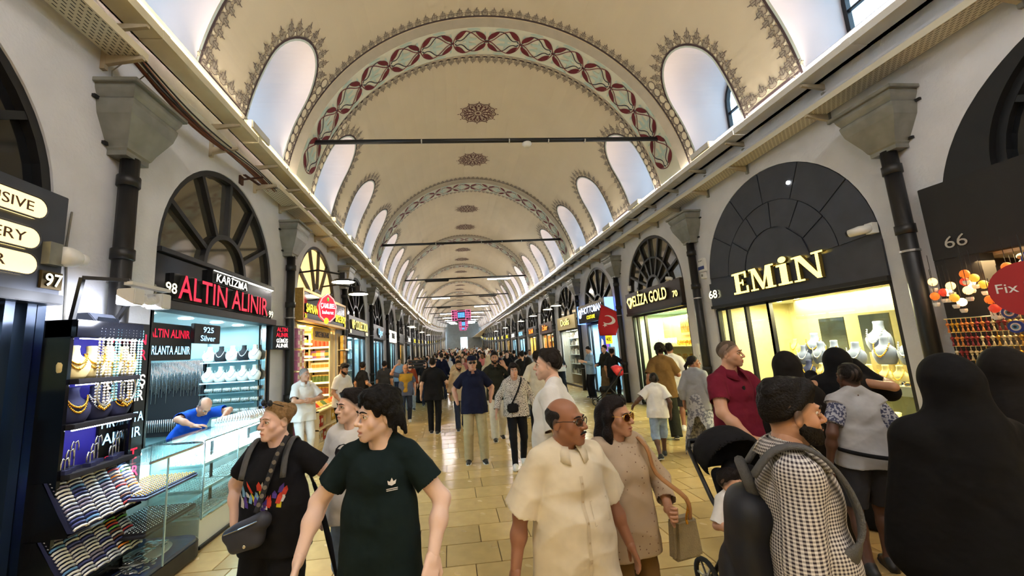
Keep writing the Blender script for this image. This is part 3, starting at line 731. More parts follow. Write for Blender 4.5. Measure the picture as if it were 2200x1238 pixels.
# ---- small jewellery pieces, ring tray, bracelet roll
def ring_tray(root, x0, x1, y0, y1, z, mtray, mitem, nx, ny, nm='jewellery_tray', r=.012):
    p = MB().box(x0, x1, y0, y1, z, z+.012).build(nm, mtray, root)
    mb = MB()
    for a in range(nx):
        for b in range(ny):
            cx, cy = x0+(a+.5)*(x1-x0)/nx, y0+(b+.5)*(y1-y0)/ny; mb.ball((cx, cy, z+.016), r, 5, 3, (1, .6, .8))
    tag(mb.build('ring_rows', mitem, p, True), kind='stuff'); return p
def scatter(root, x0, x1, y0, y1, z, mt, n, seed, nm='jewellery_pile', r=(.012, .03)):
    rs = random.Random(seed); mb = MB()
    for _ in range(n):
        q = rs.uniform(*r); mb.lathe([(q*.7, -q*.25), (q, -q*.1), (q, q*.15), (q*.6, q*.3)], 8, (rs.uniform(x0, x1), rs.uniform(y0, y1), z+q*.3), sx=1, sy=rs.uniform(.5, 1))
    o = mb.build(nm, mt, root, True); tag(o, kind='stuff'); return o
# ------------------------------------------------------------------ left: silver shop with red letters (bay 4)
m_red = emis('lit_red_letter', (232, 24, 52), 1.1); m_white_l = emis('lit_white_letter', (255, 252, 240), 1.6); m_goldl = emis('lit_gold_letter', (255, 230, 120), 1.5); m_bluewhite = emis('lit_pale_blue_letter', (150, 215, 255), 1.5)
m_num = emis('lit_number', (255, 244, 200), 1.4); m_orange = emis('lit_orange_letter', (255, 130, 40), 1.5); m_yell = emis('lit_yellow_letter', (255, 236, 40), 1.3)
m_gloss = mat('gloss_black_panel', (12, 12, 15), .12)
fanlight(-1, 4, 'six')
st = thing('storefront', 'black silver-jewellery shop front with big red letters under a fanlight', 'storefront', wpos(-1, 4, 0, 0, 0), SROT[-1])
fascia(st, -1.5, 1.5, 2.66, 3.26, 0, m_gloss, .1); fascia(st, -1.5, 1.5, 2.56, 2.66, -.10, m_black, .25, 'fascia_ledge'); fascia(st, -1.5, 1.5, 3.22, 3.28, -.05, m_black, .12, 'fascia_top_rail')
MB().box(-1.26, 1.14, -.05, 0, 2.68, 3.01).build('letter_tray', m_black, st)
letters('ALTIN ALINIR', st, (-.06, -.05, 2.85), .29, m_red, 2.36, .004, .05)
tg = MB().box(-.52, .46, -.07, 0, 3.02, 3.2).build('name_plate', m_black, st); letters('KARİZMA', tg, (-.03, -.07, 3.10), .115, m_white_l, .86, .006, .02, shear=.12)
MB().box(-.5, .47, -.08, -.07, 3.19, 3.2).build('led_line', m_white_l, st); MB().box(.45, 1.5, -.03, -.0, 3.205, 3.222).build('led_line', m_white_l, st)
letters('98', st, (-1.40, -.10, 2.80), .12, m_num, .19, .01, .02); letters('99', st, (1.40, -.02, 2.76), .12, m_num, .17, .01, .02)
shell(st, -1.48, 1.40, 2.1, 2.56, mat('pale_aqua_laminate', (150, 184, 190), .4))
for x in (-1.5, 1.47): MB().box(x-.03, x+.03, .0, .12, 0, 2.56).build('door_jamb', m_black, st)
MB().box(1.36, 1.40, .02, .10, 0, 2.56).build('glass_edge', m_chrome, st)
downlights(st, (-1.1, -.35, .4, 1.05), .35, 2.555, (225, 248, 255), 18, .085); downlights(st, (-1.1, -.35, .4, 1.05), 1.2, 2.555, (225, 248, 255), 18, .085)
lamp_area(-1, 4, 0, 1.0, 2.52, 2.4, 1.4, (205, 242, 255), 48)
# bust shelves on the right-hand inner wall
sh = thing('glass_shelf_unit', 'lit glass shelves with necklace busts on the inner wall of the silver shop', 'shelves', wpos(-1, 4, 0, 0, 0), SROT[-1])
for z in (1.95, 1.60, 1.42, 1.24, 1.06): MB().box(1.16, 1.385, .1, 1.0, z-.008, z).build('glass_shelf', m_case, sh); MB().box(1.155, 1.165, .1, 1.0, z-.018, z).build('shelf_edge', m_bluewhite if z > 1.5 else m_chrome, sh)
for x in (.1, 1.0): MB().box(1.36, 1.385, x-.01, x+.01, 1.0, 2.5).build('shelf_rail', m_chrome, sh)
n = 0
for row, (z, cols_) in enumerate(((1.95, ('white', 'black', 'white', 'black', 'white')), (1.60, ('white', 'white', 'white', 'white', 'white')))):
    for k, c in enumerate(cols_):
        bust(-1, 4, 1.27, .92-.19*k, z, c, 'silver', .98, '%s necklace bust on the %s glass shelf of the silver shop, %s from the left' % (c, ['upper', 'lower'][row], ORD[k]), 'busts on the silver shop shelves', -PI/2)
for row, z in enumerate((1.42, 1.24, 1.06)):
    for k in range(6):
        t = thing('bracelet_roll', 'roll of silver bracelets on the %s bracelet shelf, %s from the left' % (['top', 'middle', 'bottom'][row], ORD[k]), 'bracelets', wpos(-1, 4, 1.27, .90-.15*k, z+.045), SROT[-1], 'bracelet rolls in the silver shop')
        MB().lathe([(.034, -.062), (.034, .062)], 10, axis='y').build('cushion', m_wvel, t, True)
        mb = MB()
        for q in range(5): mb.lathe([(.036, -.055+q*.026-.007), (.042, -.055+q*.026), (.036, -.055+q*.026+.007)], 10, axis='y', caps=False)
        mb.build('bracelets', m_silver, t, True)
# wall of hanging chains
cp = thing('chain_board', 'black velvet board hung with rows of long silver chains', 'chain display', wpos(-1, 4, 1.34, 1.50, 0), SROT[-1])
MB().box(-.02, .03, -.48, .48, .75, 2.02).build('board', m_bvel, cp); MB().box(-.04, -.02, -.48, .48, 2.0, 2.03).build('hanging_rail', m_chrome, cp)
rs = random.Random(3); chm = []
for L_ in (.46, .54, .60, .70, .50): chm.append(MB().tube([(0, 0, 0), (0, 0, -L_)], .0058, 5).mesh('chain', m_silver, True))
for k in range(40): obj('chain', chm[(k*3+rs.randint(0, 1)) % 5], cp, (-.045, -.46+.92*k/39, 2.0))
chs = MB().tube([(0, 0, 0), (0, 0, -.2)], .009, 5).mesh('chain', m_silver, True)
for k in range(26): obj('short_chain', chs, cp, (-.045, -.42+.84*k/25, 1.03))
# hanging light boxes
def lightbox(nm, label, loc, rz, w, h, lines, d=.05, mt=None):
    t = thing(nm, label, 'sign', loc, rz); MB().box(-w/2, w/2, 0, d, -h/2, h/2).build('sign_box', mt or mat('matt_black_acrylic', (14, 14, 17), .45), t, bevel=.006)
    for txt, z, hh, ww, m in lines: letters(txt, t, (0, 0, z), hh, m, ww, .008, .006)
    return t
lightbox('hanging_sign', 'black hanging sign with red and white lettering inside the silver shop', wpos(-1, 4, -1.03, .10, 2.20), SROT[-1], .84, .44, (('ALTIN ALINIR', .10, .10, .72, m_red), ('PIRLANTA ALINIR', -.10, .10, .76, m_bluewhite)))
lightbox('hanging_sign', 'small black hanging sign reading 925 Silver', wpos(-1, 4, -.40, .02, 2.32), SROT[-1], .60, .26, (('925', .055, .075, .24, m_bluewhite), ('Silver', -.06, .075, .34, m_bluewhite)))
lightbox('projecting_sign', 'small black light box with red and white lettering beside the spice shop', wpos(-1, 4, 1.66, -.14, 2.34), SROT[-1]-.25, .50, .44, (('ALTIN', .15, .075, .30, m_red), ('ALINIR', .05, .075, .34, m_red), ('GÜMÜŞ', -.06, .07, .32, m_white_l), ('ALINIR', -.15, .07, .34, m_white_l)), .12)
# black panel with lettering on the wall between cabinet and shop
lightbox('wall_sign', 'tall black wall panel with red and white lettering beside the jewellery cabinet', (XL+.25, 4.17, 1.56), PI/2, .52, 1.55, (('ALTIN', .62, .10, .42, m_red), ('ALINIR', .47, .10, .44, m_red), ('GÜMÜŞ', .22, .10, .46, m_white_l), ('ALINIR', .08, .10, .44, m_white_l), ('PIRLANTA', -.12, .09, .48, m_bluewhite), ('ALINIR', -.26, .09, .44, m_bluewhite), ('SAAT', -.46, .10, .38, m_red), ('ALINIR', -.62, .10, .44, m_red)), .03)
# main glass counter
ct = thing('glass_counter', 'long lit glass counter with jewellery trays in front of the silver shop', 'counter', wpos(-1, 4, 0, 0, 0), SROT[-1])
X0, X1, YF, YB_ = -1.50, .62, -.62, -.06
MB().box(X0, X1, YF+.03, YB_, .03, .30).build('plinth', m_shopwhite, ct); MB().box(X0, X1, YF, YB_, .0, .03).build('skirting', m_black, ct)
MB().box(X0, X1, YF, YB_, 1.075, 1.09).build('glass_top', m_case, ct); MB().add([(X0, YF, .30), (X1, YF, .30), (X1, YF, 1.08), (X0, YF, 1.08)], [(0,1,2,3)]).build('front_pane', m_case, ct, fix=False)
MB().add([(X0, YF, .30), (X0, YB_, .30), (X0, YB_, 1.08), (X0, YF, 1.08)], [(0,1,2,3)]).build('end_pane', m_case, ct, fix=False)
for x in (X0, -.80, X1): MB().box(x-.006, x+.006, YF-.006, YF+.006, .3, 1.09).build('pane_joint', mat('bright_glass_edge', (190, 220, 222), .15, metal=.4), ct)
MB().box(X0, X1, YF, YF+.012, .29, .305).build('bottom_rail', m_chrome, ct); MB().box(X0, X1, YF, YF+.012, 1.08, 1.092).build('top_rail', m_chrome, ct)
MB().box(X0+.02, X1-.02, YB_-.02, YB_, .3, 1.06).build('back_panel', m_shopwhite, ct)
MB().box(X0+.05, X1-.05, YF+.03, YF+.05, 1.055, 1.07).build('led_strip', emis('cool_led', (215, 245, 255), 55), ct)
for z, mi, mtr in ((.31, m_silver, m_wvel), (.56, m_silver, m_wvel), (.82, m_silver, m_wvel)):
    if z > .4: MB().box(X0+.03, X1-.03, YF+.03, YB_-.1, z-.012, z-.004).build('glass_shelf', m_case, ct)
    for q in range(4):
        x = X0+.08+q*.52; ring_tray(ct, x, x+.46, YF+.06, YF+.42, z, mtr, mi, 12, 7)
    for q in range(2): MB().box(X0+.6+q*.9, X0+.63+q*.9, YF+.25, YF+.27, z, z+.18).build('shelf_post', m_black, ct)
for k in range(7):
    t = thing('bracelet_roll', 'long white roll wrapped with silver chains on the counter top, %s from the front' % ORD[k], 'bracelets', wpos(-1, 4, -.42+.13*k, -.36, 1.142), SROT[-1]+.35, 'bracelet rolls on the counter')
    MB().lathe([(.001, -.24), (.05, -.24), (.05, .24), (.001, .24)], 14, axis='y').build('roll', m_wvel, t, True)
    mb = MB()
    for q in range(14): mb.lathe([(.05, -.2+q*.03-.009), (.056, -.2+q*.03), (.05, -.2+q*.03+.009)], 12, axis='y', caps=False)
    mb.build('chain_wrap', m_silver, t, True)
lamp_area(-1, 4, (X0+X1)/2, (YF+YB_)/2, 1.06, 1.9, .3, (205, 242, 255), 26)  # extra area light added inside the counter to brighten its trays
# rounded showcase
def showcase_poly(x0, x1, y0, y1, r=.16, n=6): return [(x0, y1), (x0, y0)] + [(x1-r+r*math.sin(a*PI/2/n), y0+r-r*math.cos(a*PI/2/n)) for a in range(n+1)] + [(x1, y1)]
cs = thing('rounded_showcase', 'round-cornered glass showcase with gold and silver trays beside the cabinet', 'showcase', wpos(-1, 4, 0, 0, 0), SROT[-1])
SX0, SX1, SY0, SY1 = -2.42, -1.56, -.70, -.10
pl = showcase_poly(SX0, SX1, SY0, SY1)
MB().prism(pl, .02, .16, 'z').build('base', m_black, cs); MB().prism(showcase_poly(SX0+.02, SX1-.02, SY0+.02, SY1, .15), .16, .19, 'z').build('deck', mat('blue_grey_deck', (70, 90, 140), .5), cs)
MB().prism(pl, 1.075, 1.10, 'z').build('top_glass', m_case, cs)
mb = MB(); q = pl[1:]; k0 = len(q); mb.v = [(a, b, .17) for a, b in q]+[(a, b, 1.08) for a, b in q]; mb.f = [(i, i+1, i+1+k0, i+k0) for i in range(k0-1)]; mb.build('curved_pane', m_case, cs, fix=False)
MB().tube([(a, b, 1.088) for a, b in pl[1:]], .012, 6).build('top_rim', m_chrome, cs); MB().box(SX0, SX1, SY1-.02, SY1, .16, 1.08).build('back_panel', m_shopwhite, cs)
MB().box(SX0+.22, SX0+.232, SY0-.006, SY0+.006, .17, 1.08).build('pane_joint', MATS['bright_glass_edge'], cs)
MB().box(SX0+.1, SX1-.2, SY1-.07, SY1-.04, 1.04, 1.06).build('led_strip', MATS['cool_led'], cs)
for z, mt_, mi in ((.80, m_nvel, m_gold), (.50, m_bvel, m_silver)):
    tp = showcase_poly(SX0+.02, SX1-.03, SY0+.03, SY1-.04, .14); MB().prism(tp, z-.018, z, 'z').build('tray', mt_, cs)
    rt = ring_tray(cs, SX0+.06, SX1-.10, SY0+.06, SY1-.08, z, mt_, mi, 22, 13, r=.011)
    MB().box(SX0+.03, SX0+.05, SY1-.1, SY1-.08, z, z+.1).build('shelf_post', m_black, cs)
for q, (x, y, r0) in enumerate(((-2.0, -.42, .17),)):
    d = MB(); d.lathe([(.02, .192), (r0, .20), (r0+.01, .212), (r0-.02, .21)], 24, (x, y, 0), sx=1.4); d.build('white_platter', m_wvel, cs, True); scatter(cs, x-.2, x+.2, y-.11, y+.11, .22, m_silver, 40, 3, 'silver_bangles', (.02, .045))
scatter(cs, SX0+.06, SX0+.3, SY0+.05, SY0+.3, .20, m_silver, 40, 9, 'silver_bangles', (.012, .03))
lamp_area(-1, 4, (SX0+SX1)/2, (SY0+SY1)/2, 1.06, .6, .3, (215, 242, 255), 12)  # added fill light, lifts the inside of the showcase
# ------------------------------------------------------------------ left: tall jewellery cabinet with blue shelves
cb = thing('jewellery_cabinet', 'tall black jewellery cabinet with blue-lit shelves on the left', 'cabinet', (XL, 3.76, 0), PI/2)
W2, D2 = .345, .38; m_blue = mat('royal_blue_velvet', (58, 52, 190), .6, var=.12, scale=3)
MB().box(-W2, -W2+.03, -D2, -.185, .0, 2.30).build('side_panel', m_gloss, cb); MB().box(W2-.03, W2, -D2, -.185, .0, 2.30).build('side_panel', m_gloss, cb)
MB().box(-W2, W2, -D2-.04, -.19, 2.16, 2.30).build('top_box', m_gloss, cb, bevel=.006); MB().box(-W2+.03, W2-.03, -.23, -.19, .0, 2.16).build('back_panel', m_blue, cb)
MB().box(-W2, W2, -D2, -.19, .0, .34).build('plinth', m_gloss, cb)
SHZ = (1.84, 1.50, 1.14)
for z in SHZ: MB().box(-W2+.03, W2-.03, -D2-.06, -.23, z-.04, z).build('shelf', m_bvel, cb, bevel=.005)
for z in (2.155, 1.795, 1.455): MB().box(-W2+.06, W2-.06, -D2-.03, -D2-.015, z-.006, z).build('led_strip', emis('cabinet_led', (225, 232, 255), 14), cb)
CB = lambda x, y, z: (XL-y, 3.76+x, z)
def cbust(x, y, z, c, met, sc_, label, turn=0.):
    t = thing('necklace_bust', label, 'bust', CB(x, y, z), PI/2+turn, 'busts in the jewellery cabinet'); t.scale = (sc_,)*3
    obj('bust_form', BUST[c], t); obj('necklace', NECK[(met, .12)], t); o = obj('necklace', NECK[(met, .08)], t); return t
for k in range(4): cbust(-.25+.165*k, -.34, 1.84, 'cream', 'gold', .95, 'cream necklace bust on the top shelf of the blue cabinet, %s from the left' % ORD[k], -.35)
for k in range(3): cbust(-.22+.21*k, -.34, 1.50, 'navy', 'gold' if k != 1 else 'silver', 1.0, 'navy necklace bust on the second shelf of the blue cabinet, %s from the left' % ORD[k], -.3)
for k in range(9):
    t = thing('earring_stand', 'small silver jewellery stand on the third shelf of the blue cabinet, %s from the left' % ORD[k], 'stand', CB(-.29+.072*k, -.38+.03*(k % 3), 1.14), PI/2, 'earring stands in the cabinet')
    hh = .1+.05*((k*7) % 3); MB().box(-.028, .028, -.03, .03, 0, .03).build('foot', m_nvel, t); MB().tube([(0, 0, .03), (0, 0, hh)], .006, 6).build('stem', m_silver, t)
    mb = MB()
    for q in (-1, 1): mb.tube([(0, 0, hh), (q*.02, 0, hh+.015), (q*.032, 0, hh-.02), (q*.032, 0, hh-.06)], .006, 6)
    mb.build('earrings', m_silver, t, True)
brm = [mat('bracelet_%d' % q, c, .5, metal=m_) for q, (c, m_) in enumerate([((214, 214, 220), .7), ((232, 228, 220), 0), ((120, 70, 50), 0), ((60, 64, 120), 0), ((222, 190, 120), .6), ((150, 140, 160), .3), ((200, 60, 60), 0), ((120, 190, 90), 0), ((235, 140, 50), 0), ((100, 150, 200), 0)])]
brc = [MB().tube([(-.052, 0, 0), (-.045, -.01, .008), (0, -.014, .012), (.045, -.01, .008), (.052, 0, 0)], .0085, 6).mesh('bracelet', m, True) for m in brm]
rs = random.Random(21)
for tr, (z0, z1) in enumerate(((.74, 1.10), (.38, .70))):
    t = thing('bracelet_tray', 'slanted tray of coloured bracelets on the jewellery cabinet, %s one' % ['upper', 'lower'][tr], 'tray', CB(0, 0, z0), PI/2)
    ya, yb = -D2-.14, -D2+.06; MB().prism([(ya, 0), (yb, z1-z0), (yb+.03, z1-z0), (ya+.03, 0)], -.35, .35, 'x').build('tray_board', m_nvel, t)
    MB().prism([(ya+.02, -.03), (-.2, -.03), (-.2, z1-z0), (yb+.02, z1-z0)], -.35, .35, 'x').build('tray_support', m_gloss, t)
    tilt = math.atan2(yb-ya, z1-z0)
    for cidx in range(6):
        for r_ in range(14):
            u = (r_+.5)/14; o = obj('bracelet', brc[rs.choice((0, 0, 1, 5, 0, 1, 3, 0, 1, 9) if cidx < 4 else (0, 5, 1, 3, 0, 2, 6, 8, 1, 7))], t, (-.29+.116*cidx, ya+(yb-ya)*u-.012, (z1-z0)*u)); o.rotation_euler = (-tilt+PI/2-PI/2, 0, 0)
bead = MB()
for q in range(26): bead.ball((0, 0, -q*.024), .011, 6, 4)
bead_m = [bead.mesh('beads', m, True) for m in (m_silver, mat('pearl', (238, 230, 214), .25), mat('turquoise_bead', (140, 205, 215), .3))]
for k in range(6):
    t = thing('bead_necklace', '%s bead necklace hanging in front of the blue cabinet, %s from the left' % (['silver', 'pearl', 'turquoise'][k % 3], ORD[k]), 'necklace', CB(-.10+.085*k, -D2-.03, 2.24), 0, 'bead necklaces on the cabinet')
    obj('strand', bead_m[k % 3], t, (0, -.018, 0)); obj('strand', bead_m[k % 3], t, (0, .018, 0)); MB().tube([(0, -.018, 0), (-.02, 0, .012), (0, .018, 0)], .005, 5).build('hook', m_chrome, t)
for k in range(2):
    t = thing('collar_necklace', 'open round collar necklace hanging over the second cabinet shelf, %s one' % ['left', 'right'][k], 'necklace', CB(-.02+.24*k, -D2-.03, 1.72), 0, 'collar necklaces')
    MB().tube([(.0, .085*math.sin(a), .115*math.cos(a)) for a in [2*PI*q/24 for q in range(24)]], .009, 6, closed=True).build('collar', m_silver, t, True)
    mb = MB()
    for q in range(7): mb.ball((0, (q-3)*.017, -.115-.01*(3-abs(q-3))), .012, 6, 4)
    mb.build('pendant_beads', m_gold, t, True)
# spot lamp on a bracket over the cabinet
sp = thing('spot_lamp', 'white double spot lamp on a black bracket above the jewellery cabinet', 'lamp', (XL, 3.76, 2.3), PI/2)
MB().bar((-.20, -.25, 0), (-.20, -.30, .36), .03, .03).build('post', m_black, sp); MB().bar((.36, -.12, 0), (.36, -.30, .28), .035, .03).build('post', m_black, sp); MB().bar((-.20, -.30, .36), (-.06, -.56, .35), .03, .03).build('arm', m_black, sp)
MB().box(-.08, .40, -.60, -.53, .31, .34).build('rail', m_whitest, sp)
for x in (-.04, .30): MB().box(x-.05, x+.07, -.63, -.48, .14, .28).build('lamp_head', m_whitest, sp, bevel=.008)
MB().tube([(.07, -.56, .23), (.12, -.56, .18), (.19, -.56, .20), (.27, -.56, .23)], .045, 8).build('corrugated_tube', mat('ribbed_plastic', (220, 220, 218), .5, bump=.5), sp, True)
l = bpy.data.lights.new('cabinet_lamp', 'AREA'); l.size = .5; l.energy = 22; l.color = lin((232, 238, 255)); o = bpy.data.objects.new('cabinet_lamp', l); COL.objects.link(o); o.location = (XL+.62, 3.8, 2.44); o.rotation_euler = (0, .55, 0)
t = thing('speaker_box', 'small dark slanted lamp box on top of the jewellery cabinet', 'box', (XL, 3.76, 2.305), PI/2); MB().prism([(-.30, 0), (-.12, 0), (-.12, .09), (-.22, .09)], -.02, .24, 'x').build('housing', m_dark, t, bevel=.006); MB().box(0, .22, -.29, -.285, .01, .05).build('front_glass', m_darkpane, t)
# ------------------------------------------------------------------ left: shop 97 (bay 3)
fanlight(-1, 3, 'dark')
st = thing('storefront', 'dark shop front numbered 97 with glowing oval name plates at far left', 'storefront', wpos(-1, 3, 0, 0, 0), SROT[-1])
fascia(st, -1.5, 1.5, 2.52, 3.36, -.12, m_dark, .22); fascia(st, -1.5, 1.5, 2.44, 2.52, -.16, m_black, .26, 'fascia_ledge')
m_plate = emis('glowing_cream_plate', (255, 222, 150), 1.05); m_brownl = mat('brown_letter', (84, 52, 34), .5)
for n_, (txt, z, x1, w) in enumerate((('EXCLUSIVE', 3.17, 1.30, .62), ('JEWEL ERY', 2.92, 1.27, .66), ('SILVER', 2.72, 1.27, .42))):
    r0 = .085; x0 = -.2
    pl = [(x1-r0+r0*math.sin(a), z-r0*math.cos(a)) for a in [PI*i/10 for i in range(11)]] + [(x0+r0-r0*math.sin(a), z+r0*math.cos(a)) for a in [PI*i/10 for i in range(11)]]
    pb = MB().prism(pl, -.15, -.12).build('name_plate', m_plate, st); MB().tube([(a, -.15, b) for a, b in pl], .008, 5, closed=True).build('plate_rim', m_dark, pb)
    letters(txt, pb, (x1-.11-w/2-(.12 if n_ == 2 else 0), -.15, z), .075, m_brownl, w, 0, .004)
MB().box(1.32, 1.49, -.14, -.11, 2.56, 2.70).build('number_plate', mat('bronze_plate', (90, 74, 44), .4, metal=.6), st); letters('97', st, (1.405, -.14, 2.63), .10, m_num, .14, .012, .015)
for x in (1.20, 1.36, 1.47): MB().box(x-.035, x+.035, -.06+.03*(x > 1.4), .08, 0, 2.46).build('door_frame', mat('blue_black_frame', (46, 62, 84), .3, metal=.3), st)
for z in (.12, 2.36): MB().box(-1.4, 1.2, -.02, .06, z-.06, z+.06).build('door_rail', MATS['blue_black_frame'], st)
MB().add([(-1.4, .02, .1), (1.18, .02, .1), (1.18, .02, 2.3), (-1.4, .02, 2.3)], [(0,1,2,3)]).build('door_glass', m_glass, st, fix=False)
shell(st, -1.48, 1.40, 1.8, 2.5, mat('dim_blue_wall', (96, 128, 150), .6)); MB().box(.7, 1.3, .3, .34, .3, 1.5).build('dark_poster', mat('dark_blue_poster', (18, 34, 66), .5, var=.3, scale=6), st); MB().box(.75, 1.16, .10, .13, 1.75, 2.2).build('pale_notice', mat('pale_green_notice', (178, 188, 168), .7), st)
lamp_area(-1, 3, 0, .9, 2.45, 1.6, 1., (200, 225, 255), 12)
cm = thing('security_camera', 'white dome security camera on the corner of the shop numbered 97', 'camera', wpos(-1, 3, 1.42, -.12, 2.84), SROT[-1])
MB().box(-.10, .02, -.06, 0, -.09, .09).build('mount_plate', m_zinc, cm); MB().lathe([(.075, 0), (.085, .05), (.075, .12), (.06, .15)], 16, (0, -.05, 0), axis='x').build('body', mat('white_plastic', (225, 225, 222), .4), cm, True)
MB().lathe([(.055, .14), (.055, .19), (.045, .2)], 16, (0, -.06, 0), axis='x').build('lens_head', mat('white_plastic'), cm, True)
for q in (-1, 1): MB().lathe([(.016, .198), (.016, .206)], 10, (0, -.06+q*.022, 0), axis='x').build('lens', m_black, cm)
t = thing('wire', 'thin grey wire running down the plaster beside the shop numbered 97', 'wire', wpos(-1, 3, 1.66, 0, 2.2), SROT[-1]); MB().tube([(0, -.01, 1.1), (-.02, -.012, .8), (.01, -.01, .5), (.03, -.012, .1), (.12, -.012, .0)], .008, 5).build('cable', mat('grey_cable'), t)
# ------------------------------------------------------------------ left: spice shop (bay 5)
fanlight(-1, 5, 'spice')
S5 = lambda x, y, z: wpos(-1, 5, x, y, z)
st = thing('storefront', 'warm-lit spice shop front with a yellow-lettered black sign', 'storefront', S5(0, 0, 0), SROT[-1])
m_goldtrim = mat('gold_trim', (196, 160, 88), .4, metal=.5, var=.2, scale=30)
sg = MB().box(-1.75, 1.75, -.22, -.06, 2.74, 3.42).build('sign_board', m_gloss, st); 
for z in (2.76, 3.40): MB().box(-1.75, 1.75, -.235, -.06, z-.03, z+.03).build('gold_border', m_goldtrim, sg)
for x in (-1.73, 1.73): MB().box(x-.03, x+.03, -.235, -.06, 2.74, 3.42).build('gold_border', m_goldtrim, sg)
letters('SAFRAN SPICE', sg, (-.95, -.22, 3.02), .19, m_yell, 1.3, .02, .03); letters('SPICE SHOP', sg, (1.12, -.22, 2.98), .19, m_yell, 1.0, .02, .03); letters('51', sg, (-1.6, -.22, 2.84), .09, m_yell, .12, .01, .02); letters('51', sg, (1.62, -.22, 2.84), .09, m_yell, .12, .01, .02)
rs5 = thing('hanging_shop_sign', 'red hexagonal sign with white lettering projecting over the spice shop', 'sign', S5(-.95, -.5, 3.06), SROT[-1]-.5)
hx = [(0, .33), (.17, .22), (.26, .05), (.22, -.2), (.07, -.31), (-.07, -.31), (-.22, -.2), (-.26, .05), (-.17, .22)]
MB().prism(hx, 0, .06).build('sign_plate', emis('red_sign_face', (226, 30, 50), .8), rs5); MB().tube([(a, -.005, b) for a, b in hx], .014, 6, closed=True).build('neon_rim', emis('pink_neon', (255, 120, 120), 1.4), rs5)
letters('ÇAMLIBEL', rs5, (0, 0, .05), .11, emis('white_neon', (240, 235, 255), 1.8), .44, .01, .012); letters('baharat', rs5, (0, 0, -.10), .08, MATS['white_neon'], .34, .006, .012)
MB().ball((-.05, -.01, -.3), .07, 10, 6, (1, .3, 1)).build('yellow_fruit', m_yell, rs5); MB().ball((0, -.01, .2), .05, 8, 5, (.7, .3, 1)).build('green_leaf', emis('green_sign_leaf', (60, 150, 60), .6), rs5); MB().tube([(0, .06, .2), (0, .4, .25)], .02, 6).build('arm', m_black, rs5)
for x in (-1.47, 1.47): MB().box(x-.03, x+.03, .0, .12, 0, 2.7).build('door_jamb', mat('ivory_joinery', (232, 214, 170), .45), st)
shell(st, -1.48, 1.44, 1.5, 2.72, mat('warm_shop_wall', (242, 214, 150), .6))
downlights(st, (-1.1, -.4, .3, 1.0), .25, 2.715, (255, 232, 180), 18); downlights(st, (-1.1, -.4, .3, 1.0), .9, 2.715, (255, 232, 180), 18); lamp_area(-1, 5, 0, .5, 2.68, 2.6, .8, (255, 226, 170), 42)
l_ = thing('hanging_board', 'yellow lozenge-edged board lettered SPICE BAZAAR hanging in the spice shop', 'sign', S5(.25, -.02, 2.52), SROT[-1])
MB().prism([(-.7, -.12), (-.74, 0), (-.7, .14), (-.5, .18), (.5, .18), (.7, .14), (.74, 0), (.7, -.12), (.5, -.16), (-.5, -.16)], 0, .04).build('board', mat('yellow_board', (232, 190, 70), .5), l_); letters('SPICE BAZAAR', l_, (0, 0, 0), .14, m_brownl, 1.1, .012, .01)
su = thing('spice_shelves', 'ivory wall shelves of the spice shop loaded with boxes and spice heaps', 'shelves', S5(0, 0, 0), SROT[-1])
m_iv = MATS['ivory_joinery']; SZ = (.30, .62, .95, 1.32, 1.66, 2.0, 2.34)
for z in SZ:
    MB().box(-1.42, 1.42, .55, 1.45, z-.03, z).build('shelf', m_iv, su); MB().box(-1.42, 1.42, .535, .55, z-.04, z+.02).build('shelf_edge', emis('warm_shelf_led', (255, 230, 170), .9), su)
for x in (-1.42, -.45, .48, 1.42): MB().box(x-.02, x+.02, .54, 1.45, .02, 2.6).build('upright', m_iv, su)
# shelf goods: built once per kind, copied for each place
def goods_proto(kind, rgb, nm):
    t = thing(nm, '', kind); m = mat('goods_%s_%d_%d_%d' % ((kind,)+rgb), rgb, .5, var=.15, scale=14); lid = mat('goods_lid_%d' % (rgb[0] % 5), [(190, 150, 60), (240, 236, 220), (60, 40, 30), (180, 30, 40), (230, 200, 120)][rgb[0] % 5], .4)
    if kind == 'jar': MB().lathe([(.05, 0), (.055, .01), (.055, .13), (.04, .15)], 12).build('jar_body', m, t, True); MB().lathe([(.046, .15), (.046, .18)], 12).build('lid', lid, t)
    elif kind == 'box': MB().box(-.07, .07, -.045, .045, 0, .20).build('carton', m, t, bevel=.004); MB().box(-.05, .05, -.047, -.045, .07, .15).build('label_patch', lid, t)
    elif kind == 'heap':
        MB().lathe([(.001, .17), (.06, .13), (.12, .06), (.16, .02), (.165, 0)], 16, caps=False).build('spice_heap', mat('spice_%d_%d' % rgb[:2], rgb, .9, bump=.6, bscale=90), t, True); MB().lathe([(.17, 0), (.175, .05), (.17, .05), (.165, .01)], 16).build('bowl', m_iv, t, True)
    elif kind == 'tin': MB().lathe([(.06, 0), (.06, .2)], 14).build('tin_body', m, t); MB().lathe([(.062, .2), (.062, .215), (.02, .225)], 14).build('lid', lid, t)
    return t
GP = {}
def goods(kind, rgb, nm, loc, rz, label, group, scale=1.):
    k = (kind, rgb)
    if k not in GP:
        GP[k] = goods_proto(kind, rgb, nm); t = GP[k]; t.location = loc; t.rotation_euler = (0, 0, rz); t['label'] = label; t['group'] = group; t.scale = (scale,)*3 if not isinstance(scale, tuple) else scale; return t
    return copy_tree(GP[k], loc, rz, label, group, scale=scale)
CN = {(214, 120, 40): 'orange', (196, 60, 40): 'red', (120, 74, 150): 'violet', (226, 186, 70): 'yellow', (94, 120, 60): 'green', (240, 232, 214): 'white', (150, 80, 50): 'brown', (206, 130, 170): 'pink', (60, 90, 90): 'teal', (234, 214, 160): 'cream', (200, 150, 60): 'amber'}
